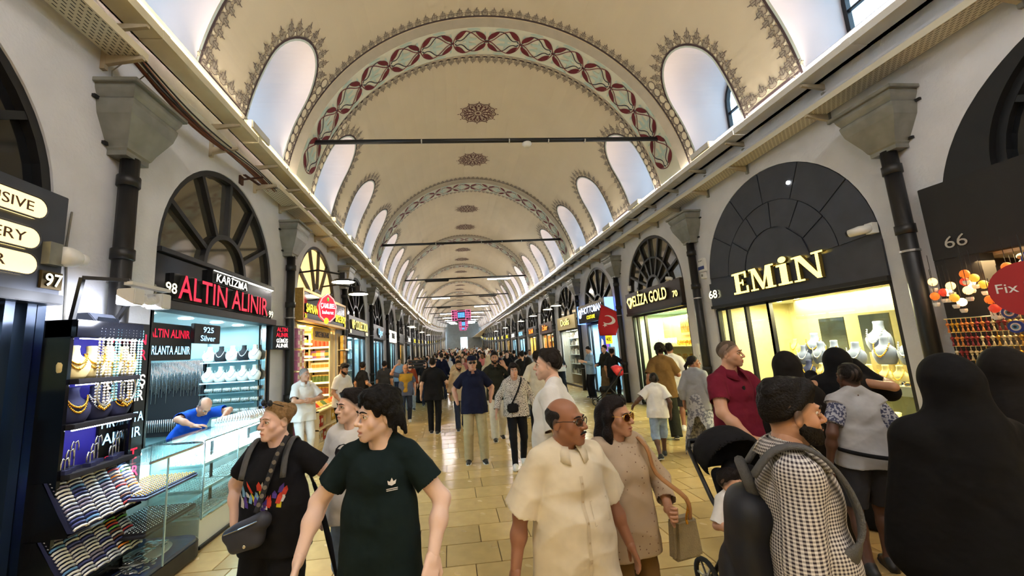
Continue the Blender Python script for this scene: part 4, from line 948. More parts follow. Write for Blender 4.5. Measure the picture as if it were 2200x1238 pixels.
KN = {'jar': 'spice_jar', 'box': 'tea_box', 'heap': 'spice_bowl', 'tin': 'tea_tin'}
PL = {0: ('tin', ((196, 60, 40), (226, 186, 70), (150, 80, 50))), 1: ('jar', ((214, 120, 40), (240, 232, 214), (196, 60, 40))), 2: ('heap', ((214, 120, 40), (196, 60, 40), (226, 186, 70))), 3: ('heap', ((214, 120, 40), (200, 150, 60), (226, 186, 70))), 4: ('box', ((240, 232, 214), (94, 120, 60), (240, 232, 214), (150, 80, 50))), 5: ('box', ((120, 74, 150), (214, 120, 40), (206, 130, 170), (196, 60, 40), (60, 90, 90))), 6: ('jar', ((226, 186, 70), (150, 80, 50), (240, 232, 214)))}
rs = random.Random(8)
for si, z in enumerate(SZ):
    kind, cl = PL[si]; n_ = {'jar': 17, 'box': 15, 'heap': 7, 'tin': 16}[kind]
    for k in range(n_):
        c = cl[(k if kind != 'heap' else k//2) % len(cl)]
        goods(kind, c, KN[kind], S5(-1.3+2.6*k/(n_-1), .72+.05*((k*5) % 3), z), PI/2, '%s %s on the spice shop shelf, %s shelf up, %s from the left' % (CN[c], KN[kind].replace('_', ' '), ORD[si], ORD[k]), 'goods on the spice shop shelves', rs.uniform(.95, 1.2))
# shelves on the right-hand inner wall of the spice shop, facing the entrance
sw = thing('spice_wall_shelves', 'ivory shelves on the inner side wall of the spice shop', 'shelves', S5(0, 0, 0), SROT[-1])
MB().box(1.40, 1.43, .06, 1.30, .3, 2.66).build('back_board', m_iv, sw)
WZ = (.62, .95, 1.28, 1.60, 1.92, 2.24)
for z in WZ: MB().box(1.12, 1.40, .06, 1.30, z-.025, z).build('shelf', m_iv, sw); MB().box(1.108, 1.12, .06, 1.30, z-.04, z+.012).build('shelf_edge', MATS['warm_shelf_led'], sw)
for y_ in (.06, .60, 1.30): MB().box(1.12, 1.40, y_-.015, y_+.015, .3, 2.6).build('upright', m_iv, sw)
WK = {0: (('jar', (196, 60, 40)), ('jar', (240, 232, 214))), 1: (('heap', (214, 120, 40)), ('jar', (150, 80, 50))), 2: (('heap', (196, 60, 40)), ('jar', (94, 120, 60))), 3: (('heap', (226, 186, 70)), ('box', (240, 232, 214))), 4: (('jar', (214, 120, 40)), ('box', (120, 74, 150))), 5: (('box', (200, 150, 60)), ('tin', (196, 60, 40)))}
for si, z in enumerate(WZ):
    for half, (ya, yb) in enumerate(((.64, 1.26), (.10, .56))):
        kind, c = WK[si][half]; n2 = {'jar': 5, 'box': 4, 'heap': 2, 'tin': 4}[kind]
        for k in range(n2):
            cc = c if (kind != 'box' or half == 0 or si == 3) else ((120, 74, 150), (214, 120, 40), (206, 130, 170), (60, 90, 90))[k]
            goods(kind, cc, KN[kind], S5(1.25, yb-(yb-ya)*(k+.5)/n2, z), 0., '%s %s on the spice side wall, %s shelf up, %s half, %s' % (CN[cc], KN[kind].replace('_', ' '), ORD[si], ['left', 'right'][half], ORD[k]), 'goods on the spice side wall', 1.1 if kind != 'heap' else (.85, .85, 1.3))
# front counter of the spice shop with heaps and boxes, pilaster stacks
ctr = thing('spice_counter', 'low ivory counter with open trays at the front of the spice shop', 'counter', S5(0, 0, 0), SROT[-1])
MB().box(-1.35, 1.2, -.42, .1, .0, .10).build('plinth', m_iv, ctr)
for z in (.42, .80): MB().box(-1.35, 1.2, -.45, .1, z-.03, z).build('counter_shelf', m_iv, ctr)
for x in (-1.35, -.5, .35, 1.17): MB().box(x, x+.03, -.44, .1, .1, .8).build('divider', m_iv, ctr)
for k in range(9):
    c = ((214, 120, 40), (196, 60, 40), (226, 186, 70), (94, 120, 60), (200, 150, 60))[k % 5]
    goods('heap', c, 'spice_bowl', S5(-1.15+.27*k, -.2, .80), PI/2, '%s spice bowl on the spice shop counter, %s from the left' % (CN[c], ORD[k]), 'bowls on the spice counter', .85)
for row, z in enumerate((.10, .42)):
    for k in range(12):
        c = ((240, 232, 214), (196, 60, 40), (234, 214, 160), (226, 186, 70))[(k//3+row) % 4]
        goods('box', c, 'tea_box', S5(-1.25+.21*k, -.3, z), PI/2, '%s carton on the %s counter shelf of the spice shop, %s from the left' % (CN[c], ['lower', 'upper'][row], ORD[k]), 'cartons under the spice counter', 1.1)
for sd, x in ((0, -1.72), (1, 1.78)):
    t = thing('side_shelf', 'narrow lit shelf tower on the %s pilaster of the spice shop' % ['left', 'right'][sd], 'shelves', S5(x, 0, 0), SROT[-1])
    MB().box(-.2, .2, -.04, -.01, .2, 2.62).build('back_board', m_iv, t)
    for q, z in enumerate((.2, .75, 1.25, 1.7, 2.15)):
        MB().box(-.2, .2, -.26, -.04, z-.02, z).build('shelf', m_iv, t); MB().box(-.2, .2, -.265, -.26, z-.03, z+.01).build('shelf_light', MATS['warm_shelf_led'], t)
        for k in range(3):
            for lv in range(2):
                c = ((206, 130, 170), (240, 232, 214))[k % 2] if sd == 0 else ((200, 150, 60), (226, 186, 70), (150, 80, 50))[(k+q) % 3]
                goods('box', c, 'tea_box', S5(x-.13+.13*k, -.15, z+lv*.205), PI/2, '%s packet on %s spice tower, %s shelf, %s layer, %s along' % (CN[c], ['left', 'right'][sd], ORD[q], ['bottom', 'top'][lv], ORD[k]), 'packets on the shelf towers', (.85, .9, 1.))
# gooseneck lamps above the spice shop and next door
m_lampdisc = emis('lamp_disc', (255, 246, 215), 16)
for n_, (x, z) in enumerate(((-.75, 3.72), (.85, 3.66))):
    t = thing('arm_lamp', 'flat dish lamp on a black arm above the spice shop, %s one' % ['near', 'far'][n_], 'lamp', S5(x, 0, z), SROT[-1])
    MB().tube([(-.6, .0, .12), (-.6, -.4, .16), (0, -.78, .16), (.25, -.8, .16)], .022, 8).build('arm', m_black, t); MB().box(-.09, .09, -.86, -.74, .04, .20).build('ballast', m_black, t)
    MB().lathe([(.04, .06), (.2, .03), (.28, -.02), (.28, -.035), (.26, -.03)], 20, (0, -.8, 0), caps=False).build('shade', m_black, t, True); MB().lathe([(.001, -.028), (.255, -.028), (.255, -.022)], 20, (0, -.8, 0)).build('lamp_disc', m_lampdisc, t)
# ------------------------------------------------------------------ right: gold shop with the big glowing letters (bay 4)
S4 = lambda x, y, z: wpos(1, 4, x, y, z)
st = thing('storefront', 'gold jeweller front with huge glowing serif letters on a charcoal arch', 'storefront', S4(0, 0, 0), SROT[1])
r4, z4 = ARCH[(1, 4)]
pan = [(-r4*math.cos(a), z4+r4*math.sin(a)) for a in [PI*i/40 for i in range(41)]]
MB().prism([(-r4, 2.52)]+pan+[(r4, 2.52)], .02, .10).build('arch_panel', m_dark, st)
# cladding panels: rings of voussoir plates, each its own piece with an open joint
def plate(a0, a1, r0, r1):
    n_ = 6; A = [a0+(a1-a0)*i/n_ for i in range(n_+1)]; mb = MB()
    mb.ring([(-r1*math.cos(a), z4+r1*math.sin(a)) for a in A], [(-r0*math.cos(a), z4+r0*math.sin(a)) for a in A], .0, .03); return mb
for (r0, r1, cuts) in ((1.18, r4-.012, (4, 34, 62, 88, 116, 146, 176)), (.72, 1.165, (4, 38, 66, 94, 124, 150, 176)), (.05, .705, (2, 178))):
    for a, b in zip(cuts[:-1], cuts[1:]): plate(math.radians(a)+.012/r1, math.radians(b)-.012/r1, r0, r1).build('cladding_plate', m_dark, st)
MB().box(-r4, r4, -.03, .06, 2.50, 3.0).build('sign_band', m_dark, st); MB().box(-r4, r4, -.06, .08, 2.46, 2.52).build('fascia_ledge', m_black, st)
def glyph(rects, polys=()):
    mb = MB()
    for a, b, c, d in rects: mb.box(a, b, -1, 0, c, d)
    for p in polys: mb.prism(p, -1, 0)
    return mb
GL = {'E': (.78, glyph([(.13,.36,0,1), (0,.74,.91,1), (.64,.74,.70,1), (0,.78,0,.09), (.68,.78,0,.32), (.3,.56,.455,.545), (.49,.56,.36,.64)])),
      'M': (1.12, glyph([(0,.36,0,.07), (.11,.20,0,1), (0,.3,.93,1), (.78,1.0,0,1), (.66,1.12,0,.07), (.82,1.12,.93,1)], [[(.11,1), (.32,1), (.60,.26), (.52,0)], [(.52,0), (.60,.0), (.92,1), (.78,1)]])),
      'i': (.46, glyph([(.12,.36,0,.86), (0,.48,0,.08), (0,.36,.78,.86)], [[(.24+.14*math.cos(t*PI/8), 1.04+.13*math.sin(t*PI/8)) for t in range(16)]])),
      'N': (1.02, glyph([(0,.36,0,.07), (.12,.22,0,1), (0,.3,.93,1), (.78,.88,0,1), (.66,1.02,.93,1)], [[(.10,1), (.34,1), (.90,.0), (.74,0)]]))}
x = -.97
for ch, w_ in (('E', .40), ('M', .58), ('i', .27), ('N', .56)):
    adv, g = GL[ch]; k = w_/adv; mb = MB(); mb.add([(x+p[0]*k, -.03+p[1]*.06, 2.66+p[2]*.40) for p in g.v], g.f); side_slot(mb.build('letter', m_goldl, st), mat('gold_letter_return', (150, 128, 60), .4, metal=.5))
    x += w_+.05
letters('68', st, (-1.60, -.05, 2.76), .16, emis('bright_number', (255, 246, 190), 2.4), .26, .006, .04)
MB().lathe([(.001, 0), (.03, 0), (.03, .02)], 10, (.55, -.02, 4.3), axis='y').build('spot_reflector', emis('tiny_spot', (255, 255, 250), 6), st)
front_frame(st, (-1.72, -1.42, -.90, -.34), .05, 2.44, m_black, .06)
front_frame(st, (-.34, 1.72), .05, 2.44, m_black, .05)
m_goldwall = mat('gold_shop_wall', (230, 218, 168), .45, var=.06)
shell(st, -1.74, 1.74, 1.7, 2.5, m_goldwall)
MB().box(-.3, 1.7, .50, .54, 2.10, 2.44).build('valance', mat('bronze_valance', (206, 176, 112), .35, metal=.35), st)
for nm_, z, d0, d1 in (('window_deck', 1.10, .12, .85), ('window_deck', .36, .12, .80)): MB().box(-.32, 1.70, d0, d1, z-.04, z).build(nm_, m_shopcream, st); MB().box(-.32, 1.70, .11, .13, z-.12, z+.005).build('deck_edge', mat('ivory_edge', (232, 222, 190), .4), st)
MB().box(-.32, 1.70, .14, .8, .02, .30).build('window_base', m_shopcream, st)
MB().box(-.32, 1.70, .80, .83, .36, 1.0).build('mirror_back', mat('olive_mirror', (120, 116, 80), .15, metal=.6), st)
for x in (-.2, .5, 1.2): MB().box(x, x+.45, .82, .84, 1.15, 2.08).build('tinted_back_pane', mat('smoky_pane', (150, 152, 130), .2, metal=.4, var=.2, scale=4), st)
for x in (-1.3, -.6): MB().box(x-.28, x+.28, 1.2, 1.5, .9, .95).build('inner_shelf', m_shopcream, st); MB().box(x-.28, x+.28, 1.2, 1.5, 1.4, 1.44).build('inner_shelf', m_shopcream, st)
downlights(st, [-.15+.22*k for k in range(9)], .36, 2.45, (255, 244, 190), 40, .045); downlights(st, (-1.4, -1.0, -.6), .8, 2.49, (255, 238, 170), 30, .08)
lamp_area(1, 4, .7, .34, 2.42, 1.9, .35, (255, 244, 200), 70); lamp_area(1, 4, -1.0, .9, 2.42, .9, 1.0, (255, 240, 180), 30); lamp_area(1, 4, .7, .34, .98, 1.9, .3, (255, 244, 200), 16)
BB = [(-.02, .50, 1.30, 'grey', 1.25, .3), (-.16, .40, 1.16, 'grey', 1.05, .2), (.16, .40, 1.18, 'grey', 1.15, 0), (.40, .40, 1.20, 'grey', 1.15, -.1), (.74, .40, 1.18, 'grey', 1.1, .2), (.98, .56, 1.36, 'grey', 1.45, -.1), (1.14, .42, 1.20, 'grey', 1.25, 0), (1.46, .42, 1.20, 'grey', 1.3, -.2), (1.66, .40, 1.16, 'grey', 1.2, .3), (.02, .28, 1.10, 'navy', 1.0, .2)]
for k, (x, y, z, c, s_, tn) in enumerate(BB):
    z += .16 if y > .3 else 0; s_ *= 1.12
    MB_ = bust(1, 4, x, y, z, c, 'silver' if k % 3 else 'gold', s_, '%s velvet necklace bust in the gold shop window, %s of the back row' % (c, ORD[k]), 'busts in the gold shop window', tn)
    if z > 1.11: MB().box(-.07, .07, -.05, .06, -(z-1.10)/s_, .0).build('riser', m_shopcream, MB_)
for k, x in enumerate((.26, .48, .82, 1.00, 1.22, 1.40)): bust(1, 4, x, .27, 1.10, 'cream', 'gold', .95, 'cream necklace bust in the gold shop window, %s of the front row' % ORD[k], 'busts in the gold shop window', .1*((k % 3)-1))
for k, x in enumerate((-.15, .12, .42, .75, 1.05, 1.35, 1.6)): bust(1, 4, x, .5, .36, 'navy' if k % 2 else 'cream', 'gold', 1.2, '%s necklace bust on the lower deck of the gold shop, %s from the left' % ('navy' if k % 2 else 'cream', ORD[k]), 'busts on the lower deck', .1)
def stand_piece(s, i, x, y, z, k, label, group):
    t = thing('jewellery_stand', label, 'stand', wpos(s, i, x, y, z), SROT[s]+.3*((k % 5)-2), group)
    MB().prism([(-.04, 0), (.04, 0), (.03, .055), (-.03, .055)], -.03, .03).build('pad', (m_velvet, m_cvel, m_nvel)[k % 3], t)
    MB().tube([(.03*math.cos(a), -.032, .03+.022*math.sin(a)) for a in [2*PI*q/10 for q in range(10)]], .006, 5, closed=True).build('ring', m_silver if k % 2 else m_gold, t, True)
for k in range(20): stand_piece(1, 4, -.26+.1*k, .20+.05*(k % 2), 1.10, k, 'small jewellery stand along the front of the gold shop upper deck, %s from the left' % ORD[k], 'stands on the upper deck')
for k in range(20): stand_piece(1, 4, -.26+.1*k, .22+.06*(k % 2), .36, k, 'small jewellery stand along the front of the gold shop lower deck, %s from the left' % ORD[k], 'stands on the lower deck')
scatter(st, -.28, 1.66, .15, .32, 1.105, m_silver, 150, 5, 'scattered_jewellery', (.010, .024)); scatter(st, -.28, 1.66, .15, .5, .365, m_gold, 170, 6, 'scattered_jewellery', (.012, .03))
for k, (x, z) in enumerate(((-1.4, .95), (-1.15, .95), (-.7, .95), (-1.35, 1.44), (-.6, 1.44))): bust(1, 4, x, 1.35, z, 'cream', 'gold', 1.1, 'cream necklace bust deep inside the gold shop, %s' % ORD[k], 'busts inside the gold shop')
cm = thing('security_camera', 'white bullet security camera on the charcoal arch of the gold shop', 'camera', S4(1.70, -.02, 3.16), SROT[1])
MB().box(-.05, .05, -.08, 0, -.07, .07).build('mount', mat('white_plastic'), cm); MB().tube([(0, -.06, 0), (-.05, -.16, -.01), (-.16, -.20, -.02)], [.055, .06, .05], 12).build('body', mat('white_plastic'), cm, True); MB().tube([(-.16, -.20, -.02), (-.185, -.207, -.023)], .038, 10).build('lens', m_black, cm)
al = thing('alarm_box', 'white alarm siren box with blue stripe on the pilaster by the gold shop', 'alarm', S4(-1.88, 0, 3.32), SROT[1]); MB().box(-.10, .10, -.08, 0, -.02, .28).build('housing', mat('white_plastic'), al, bevel=.012)
MB().box(-.09, .10, -.095, -.08, .03, .10).build('blue_lamp', mat('blue_lens', (40, 60, 130), .3), al); MB().box(-.06, .06, -.08, 0, -.17, -.03).build('lower_unit', mat('white_plastic'), al, bevel=.01); MB().lathe([(.03, -.084), (.03, -.08)], 12, (0, 0, -.1), axis='y').build('sensor_eye', m_zinc, al)
letters('SECURITY', al, (0, -.08, .22), .025, m_black, .14, 0, .002, split=False)
# ------------------------------------------------------------------ right: second gold shop (bay 5)
S5r = lambda x, y, z: wpos(1, 5, x, y, z)
fanlight(1, 5, 'eliza')
st = thing('storefront', 'gold shop front with bronze sign and glowing gold letters under a spoked fanlight', 'storefront', S5r(0, 0, 0), SROT[1])
fascia(st, -1.55, 1.5, 2.72, 3.34, -.10, mat('bronze_sign_board', (58, 46, 36), .35, metal=.4, var=.1), .2); fascia(st, -1.55, 1.5, 2.66, 2.73, -.13, m_black, .24, 'fascia_ledge')
letters('ELİZA GOLD', st, (-.02, -.10, 3.06), .30, m_goldl, 1.9, .012, .05); letters('70', st, (1.28, -.10, 2.98), .15, m_goldl, .22, .02, .03)
dm = [(-1.42, 3.1), (-1.34, 3.2), (-1.16, 3.2), (-1.08, 3.1), (-1.25, 2.88)]; MB().prism(dm, -.13, -.10).build('diamond_emblem', m_goldl, st); MB().prism([(-1.33, 3.08), (-1.29, 3.14), (-1.21, 3.14), (-1.17, 3.08), (-1.25, 2.97)], -.14, -.13).build('diamond_facet', MATS['bronze_sign_board'], st)
front_frame(st, (-1.48, -1.20, -.72, 1.46), .06, 2.64, m_black, .07)
shell(st, -1.48, 1.46, 1.5, 2.66, mat('pale_green_gold_wall', (214, 222, 186), .5)); MB().box(-.6, 1.42, .5, .53, .9, 2.5).build('display_back', mat('pale_gold_velvet', (226, 206, 124), .6), st)
for z in (.55, 1.0, 1.35, 1.7): MB().box(-.65, 1.42, .15, .5, z-.025, z).build('display_step', m_shopcream, st)
downlights(st, [-.5+.3*k for k in range(7)], .3, 2.64, (255, 248, 200), 40, .05); lamp_area(1, 5, .4, .32, 2.6, 1.9, .4, (255, 244, 185), 75); lamp_area(1, 5, -1, .8, 2.6, .5, .8, (215, 245, 230), 20)
for k in range(8): bust(1, 5, -.55+.12*k, .3, 1.70, 'white', 'silver', .8, 'small white necklace bust in the second gold shop, %s from the left' % ORD[k], 'small white busts')
for row, z in enumerate((1.0, 1.35, 1.7)):
    for k in range(7):
        x = -.55+.3*k if row < 2 else .48+.14*k
        t = thing('bangle_holder', 'holder of gold bangles in the second gold shop, %s step, %s from the left' % (['lowest', 'middle', 'highest'][row], ORD[k]), 'bangles', S5r(x, .3, z), SROT[1], 'bangle holders')
        MB().box(-.05, .05, -.04, .04, 0, .03).build('foot', m_cvel, t); mb = MB()
        for q in range(3): mb.tube([(.055*math.cos(a), -.03+.03*q, .09+.055*math.sin(a)) for a in [2*PI*w_/14 for w_ in range(14)]], .011, 5, closed=True)
        mb.build('bangles', m_gold, t, True)
mb = MB(); cb_ = thing('chain_board', 'cream board hung with gold chains in the second gold shop window', 'chain display', S5r(.85, .47, 2.0), SROT[1]); MB().box(-.5, .5, 0, .03, -.02, .45).build('board', m_cvel, cb_)
gch = MB().tube([(0, 0, 0), (0, 0, -.38)], .012, 5).mesh('chain', m_gold, True)
for k in range(18): obj('chain', gch, cb_, (-.46+.92*k/17, -.02, .42))
t = thing('intercom_handset', 'white intercom handset with coiled cord on the black pipe', 'intercom', (XR-.21, RIB0+.05, 1.5), -PI/2); MB().box(-.05, .05, -.05, 0, 0, .26).build('handset', mat('white_plastic'), t, bevel=.015); MB().tube([(0, -.03, 0), (.02, -.03, -.1), (.05, -.03, -.18), (.03, -.03, -.24), (-.02, -.03, -.2), (-.01, -.03, -.1)], .01, 6).build('cord', mat('white_plastic'), t)
t = thing('spot_camera', 'small white camera on the bronze sign of the second gold shop', 'camera', S5r(1.15, -.1, 3.38), SROT[1]); MB().tube([(0, 0, 0), (-.05, -.12, .02)], .04, 8).build('body', mat('white_plastic'), t); MB().box(-.02, .02, -.01, .03, -.05, .02).build('mount', mat('white_plastic'), t)
t = thing('wall_lamp_can', 'small white cylinder lamp left of the second gold shop fanlight', 'lamp', S5r(-1.25, -.0, 3.42), SROT[1]); MB().lathe([(.06, 0), (.06, .16)], 12, (0, -.08, 0)).build('can', mat('white_plastic'), t, True); MB().box(-.02, .02, -.06, 0, .05, .1).build('mount', m_black, t)
# ------------------------------------------------------------------ right: shop 66 (bay 3)
S3 = lambda x, y, z: wpos(1, 3, x, y, z)
r3, z3 = ARCH[(1, 3)]
nwin[0] += 1; w = thing('window_%d' % nwin[0], 'dark half-round fanlight with deep black frame at far right', None, S3(0, 0, z3+.44), SROT[1], kind='structure')
for nm, me in fan_meshes(1.32, 'dark'): obj(nm, me, w, (0, .06, 0))
st = thing('storefront', 'dark souvenir shop front numbered 66 at far right', 'storefront', S3(0, 0, 0), SROT[1])
pan = [(-r3*math.cos(a), z3+r3*math.sin(a)) for a in [PI*i/40 for i in range(41)]]; pin = [(-1.32*math.cos(a), z3+.44+1.32*math.sin(a)) for a in [PI*i/40 for i in range(41)]]
MB().ring(pan, pin, .0, .16).build('arch_casing', m_black, st)
fascia(st, -1.95, 1.8, 2.58, 3.44, -.06, mat('matt_black_board', (26, 24, 24), .6, var=.15), .12); letters('66', st, (-1.70, -.06, 2.76), .13, mat('pale_number', (170, 168, 160), .4), .20, 0, .012)
shell(st, -1.78, 1.78, 1.5, 2.56, mat('dark_shop_wall', (40, 32, 28), .7)); MB().box(-1.95, -1.55, -.05, .12, 0, 2.58).build('black_pier', MATS['matt_black_board'], st)
downlights(st, (-1.2, -.6, 0), .2, 2.55, (255, 220, 170), 25); lamp_area(1, 3, -1.0, .1, 2.5, 1.2, .5, (255, 214, 150), 28)
t = thing('fix_price_sign', 'round red hanging sign lettered Fix Price', 'sign', S3(-1.02, -.42, 2.14), SROT[1]+.35); MB().lathe([(.25, 0), (.25, .02)], 28, axis='y').build('disc', mat('red_sign', (168, 34, 36), .5), t); letters('Fix Price', t, (0, 0, .02), .085, mat('white_print', (235, 230, 225), .5), .40, .004, .003); MB().tube([(0, .01, .25), (0, .01, .5)], .006, 5).build('cord', m_black, t)
eye_c = [mat('eye_blue', (30, 60, 160), .2), mat('eye_white', (236, 236, 236), .2), mat('eye_ring', (90, 150, 210), .2), m_black]
def evil_eye(loc, r_, label):
    t = thing('eye_bead', label, 'charm', loc, SROT[1], 'eye charms')
    for q, (f_, m) in enumerate(((1, eye_c[0]), (.62, eye_c[1]), (.42, eye_c[2]), (.2, eye_c[3]))): MB().lathe([(.001, -.01-.004*q), (r_*f_, -.01-.004*q), (r_*f_, 0)], 18, axis='y').build(['bead', 'white_ring', 'iris', 'pupil'][q], m, t)
for k, (x, z, r_) in enumerate(((-1.05, 2.42, .10), (-1.32, 1.94, .06), (-1.30, 1.80, .06))): evil_eye(S3(x, -.22, z), r_, 'blue glass eye charm hanging by the red round sign, %s' % ORD[k])
rs = random.Random(17)
for k in range(22):
    c = [(255, 120, 40), (255, 200, 120), (200, 60, 40), (250, 220, 170), (240, 170, 60)][k % 5]
    x, y, z = -1.85+.62*rs.random(), -.12-.24*rs.random(), 1.98+.40*rs.random()
    t = thing('mosaic_lamp', '%s glass balloon lamp hanging in front of the souvenir shop, number %s in the cluster' % (['orange', 'amber', 'red', 'pale', 'yellow'][k % 5], ORD[k]), 'lamp', S3(x, y, z), 0, 'hanging balloon lamps')
    MB().ball((0, 0, 0), .040, 10, 7, (1, 1, 1.1)).build('globe', emis('lamp_glass_%d' % (k % 5), c, 1.6 if k % 2 else .35), t, True); MB().lathe([(.02, -.11), (.028, -.09), (.028, -.07)], 8).build('basket', m_wvel, t); MB().tube([(0, 0, .04), (0, 0, .3)], .003, 4).build('cord', m_black, t)
    mb = MB(); [mb.tube([(.025*a, .0, -.075), (.045*a, 0, -.02)], .002, 4) for a in (-1, 1)]; mb.build('rigging', m_black, t)
ktm = [mat('charm_%d' % q, c, .4, metal=m_) for q, (c, m_) in enumerate([((222, 170, 60), .7), ((214, 130, 60), .2), ((150, 50, 50), .1), ((226, 206, 160), .3), ((206, 160, 70), .6), ((200, 180, 140), .8)])]
kt = []
for m in ktm:
    mb = MB(); mb.tube([(0, 0, 0), (0, 0, -.05)], .004, 5); mb.ball((0, 0, -.065), .018, 7, 5); mb.ball((0, 0, -.09), .012, 6, 4); mb.lathe([(.004, -.10), (.014, -.15), (.012, -.152)], 6); kt.append(mb.mesh('charm', m, True))
for row in range(6):
    t = thing('charm_rail', 'rail hung with tasselled charms at the souvenir shop, %s from the top' % ORD[row], 'charms', S3(-1.48, -.16+.02*row, 1.92-.15*row), SROT[1], 'charm rails')
    MB().tube([(-.42, 0, 0), (.62, 0, 0)], .006, 5).build('rail', m_chrome, t)
    for k in range(24): obj('charm', kt[(k//4+row+(k % 3 == 0)) % 6], t, (-.40+.042*k, 0, 0))
t = thing('price_card', 'white price card on the top charm rail', 'card', S3(-1.38, -.2, 1.93), SROT[1]); MB().box(-.1, .1, 0, .006, -.04, .04).build('card', mat('white_card', (235, 232, 225), .6), t); letters('₺80', t, (0, 0, 0), .045, m_black, .11, 0, .002)
for row in range(3):
    t = thing('pashmina_pile', 'pile of folded cream textiles under the charms, %s from the top' % ORD[row], 'textile', S3(-1.3, -.1, .82-.13*row), SROT[1]); 
    for q in range(2): MB().box(-.24, .24, -.2, .12, .05*q, .05*q+.045).build('fold', mat('cream_textile', (226, 206, 160), .8, var=.1), t, bevel=.015)
mb = thing('souvenir_counter', 'dark counter of the souvenir shop', 'counter', S3(-1.0, 0, 0), SROT[1]); MB().box(-.75, 1.2, -.28, .2, 0, .50).build('body', MATS['matt_black_board'], mb); MB().box(-.77, 1.2, -.30, .2, .50, .54).build('top', m_wood, mb)
for k in range(5):
    t = thing('bead_curtain_strand', 'column of threaded grey glass beads beside the red round sign, %s from the left' % ORD[k], 'beads', S3(-1.22+.12*k, -.10, 2.5), 0, 'bead columns'); mb = MB()
    for q in range(16): mb.ball((.012*(q % 2), .012*((q//2) % 2), -.03-q*.058), .032, 7, 5)
    mb.build('beads', mat('smoky_beads', (120, 104, 84), .25, metal=.3), t, True); MB().tube([(0, 0, 0), (0, 0, -.9)], .004, 4).build('thread', m_black, t)
# ------------------------------------------------------------------ right: photo shop (bay 6) with flag and posters
S6 = lambda x, y, z: wpos(1, 6, x, y, z)
fanlight(1, 6, 'far')
st = thing('storefront', 'photo studio front with blue and white lettered projecting sign', 'storefront', S6(0, 0, 0), SROT[1])
m_bluelit = emis('blue_lit_edge', (110, 150, 255), 1.8)
sg = MB().box(-1.4, 1.55, -.34, -.04, 2.72, 3.42).build('sign_box', m_gloss, st); letters('PHOTTOMAN', sg, (.18, -.34, 3.18), .26, emis('white_blue_letter', (200, 215, 255), 1.8), 2.2, .018, .03); letters('COSTUME', sg, (.1, -.34, 2.90), .13, m_yell, .9, .01, .02)
for x in (-1.44, 1.55): MB().box(x, x+.04, -.35, -.04, 2.7, 3.44).build('light_edge', m_bluelit, sg)
MB().tube([(-1.15+.12*math.cos(a), -.35, 3.1+.16*math.sin(a)) for a in [2*PI*q/16 for q in range(16)]], .02, 5, closed=True).build('emblem', MATS['white_blue_letter'], sg)
front_frame(st, (-1.46, -1.1, 1.46), .05, 2.66, m_black, .06, pane=False); shell(st, -1.48, 1.46, 1.2, 2.66, mat('pale_cyan_wall', (186, 216, 226), .5))
downlights(st, (-.8, 0, .8), .3, 2.64, (215, 245, 255), 35); lamp_area(1, 6, 0, .4, 2.6, 2, .6, (205, 240, 255), 65)
po = thing('costume_poster', 'bright blue costume poster inside the photo studio window', 'poster', S6(-.35, .25, 1.7), SROT[1]); MB().box(-.5, .5, 0, .04, -.75, .85).build('poster_board', mat('blue_poster', (36, 110, 200), .4, var=.5, scale=3), po)
for q, (x, z, c) in enumerate(((-.2, .1, (240, 220, 190)), (.15, -.2, (90, 200, 250)), (.1, .35, (30, 50, 150)), (-.1, -.45, (200, 220, 250)), (.3, .1, (150, 90, 200)))): MB().prism([(x-.18, z-.2), (x+.16, z-.24), (x+.1, z+.2), (x-.05, z+.28)], -.006-.002*q, 0).build('printed_figure', emis('poster_print_%d' % q, c, .5), po)
letters('400', po, (-.2, 0, .68), .14, m_yell, .3, .01, .004)
pc = thing('price_notice', 'yellow notice reading 400 in the photo studio doorway', 'notice', S6(.85, -.05, 2.1), SROT[1]); MB().box(-.28, .28, 0, .02, -.24, .22).build('card', emis('yellow_card', (246, 222, 30), .8), pc); letters('400', pc, (0, 0, -.08), .15, m_black, .40, .015, .004); letters('COSTUME', pc, (0, 0, .12), .06, m_black, .4, .004, .004)
pf = thing('picture_frame', 'small framed photograph stand in the photo studio doorway', 'picture', S6(.9, -.02, 1.45), SROT[1]); MB().box(-.3, .3, 0, .03, -.4, .3).build('frame', m_whitest, pf); MB().box(-.25, .25, -.005, 0, -.35, .25).build('photograph', mat('pale_photo', (150, 180, 200), .4, var=.4, scale=5), pf)
fg = thing('flag', 'red flag with white crescent and star on an angled pole', 'flag', (XR, RIB0+BAY-.05, 2.78), -PI/2)
MB().tube([(0, -.05, 0), (-.35, -.62, .42)], .016, 8).build('pole', m_wood, fg)
def flagp(u, v):   # u along the pole 0..1 , v down the cloth
    b = Vector((-.33, -.6, .40))*(.22+.78*u); k = .08*math.sin(5*v+2*u)*v
    return (b.x-.28*v*(u-.3)+.02*math.sin(6*u), b.y-.10*v+k, b.z-1.02*v*(.72+.28*u)-.02)
mb = MB(); n1, n2 = 10, 16
mb.v = [flagp(i/n1, j/n2) for j in range(n2+1) for i in range(n1+1)]; mb.f = [(j*(n1+1)+i, j*(n1+1)+i+1, (j+1)*(n1+1)+i+1, (j+1)*(n1+1)+i) for j in range(n2) for i in range(n1)]
o = mb.build('cloth', mat('flag_red', (190, 24, 40), .7), fg, True, fix=False); so = o.modifiers.new('thick', 'SOLIDIFY'); so.thickness = .006
m_fw = mat('flag_white', (240, 236, 236), .7)
def onflag(pts, nm):
    for sgn in (-.008,):
        mb = MB(); mb.add([tuple(Vector(flagp(u, v))+Vector((0, sgn*1.6, 0))) for u, v in pts], [tuple(range(len(pts)))]); mb.build(nm, m_fw, o, fix=False)
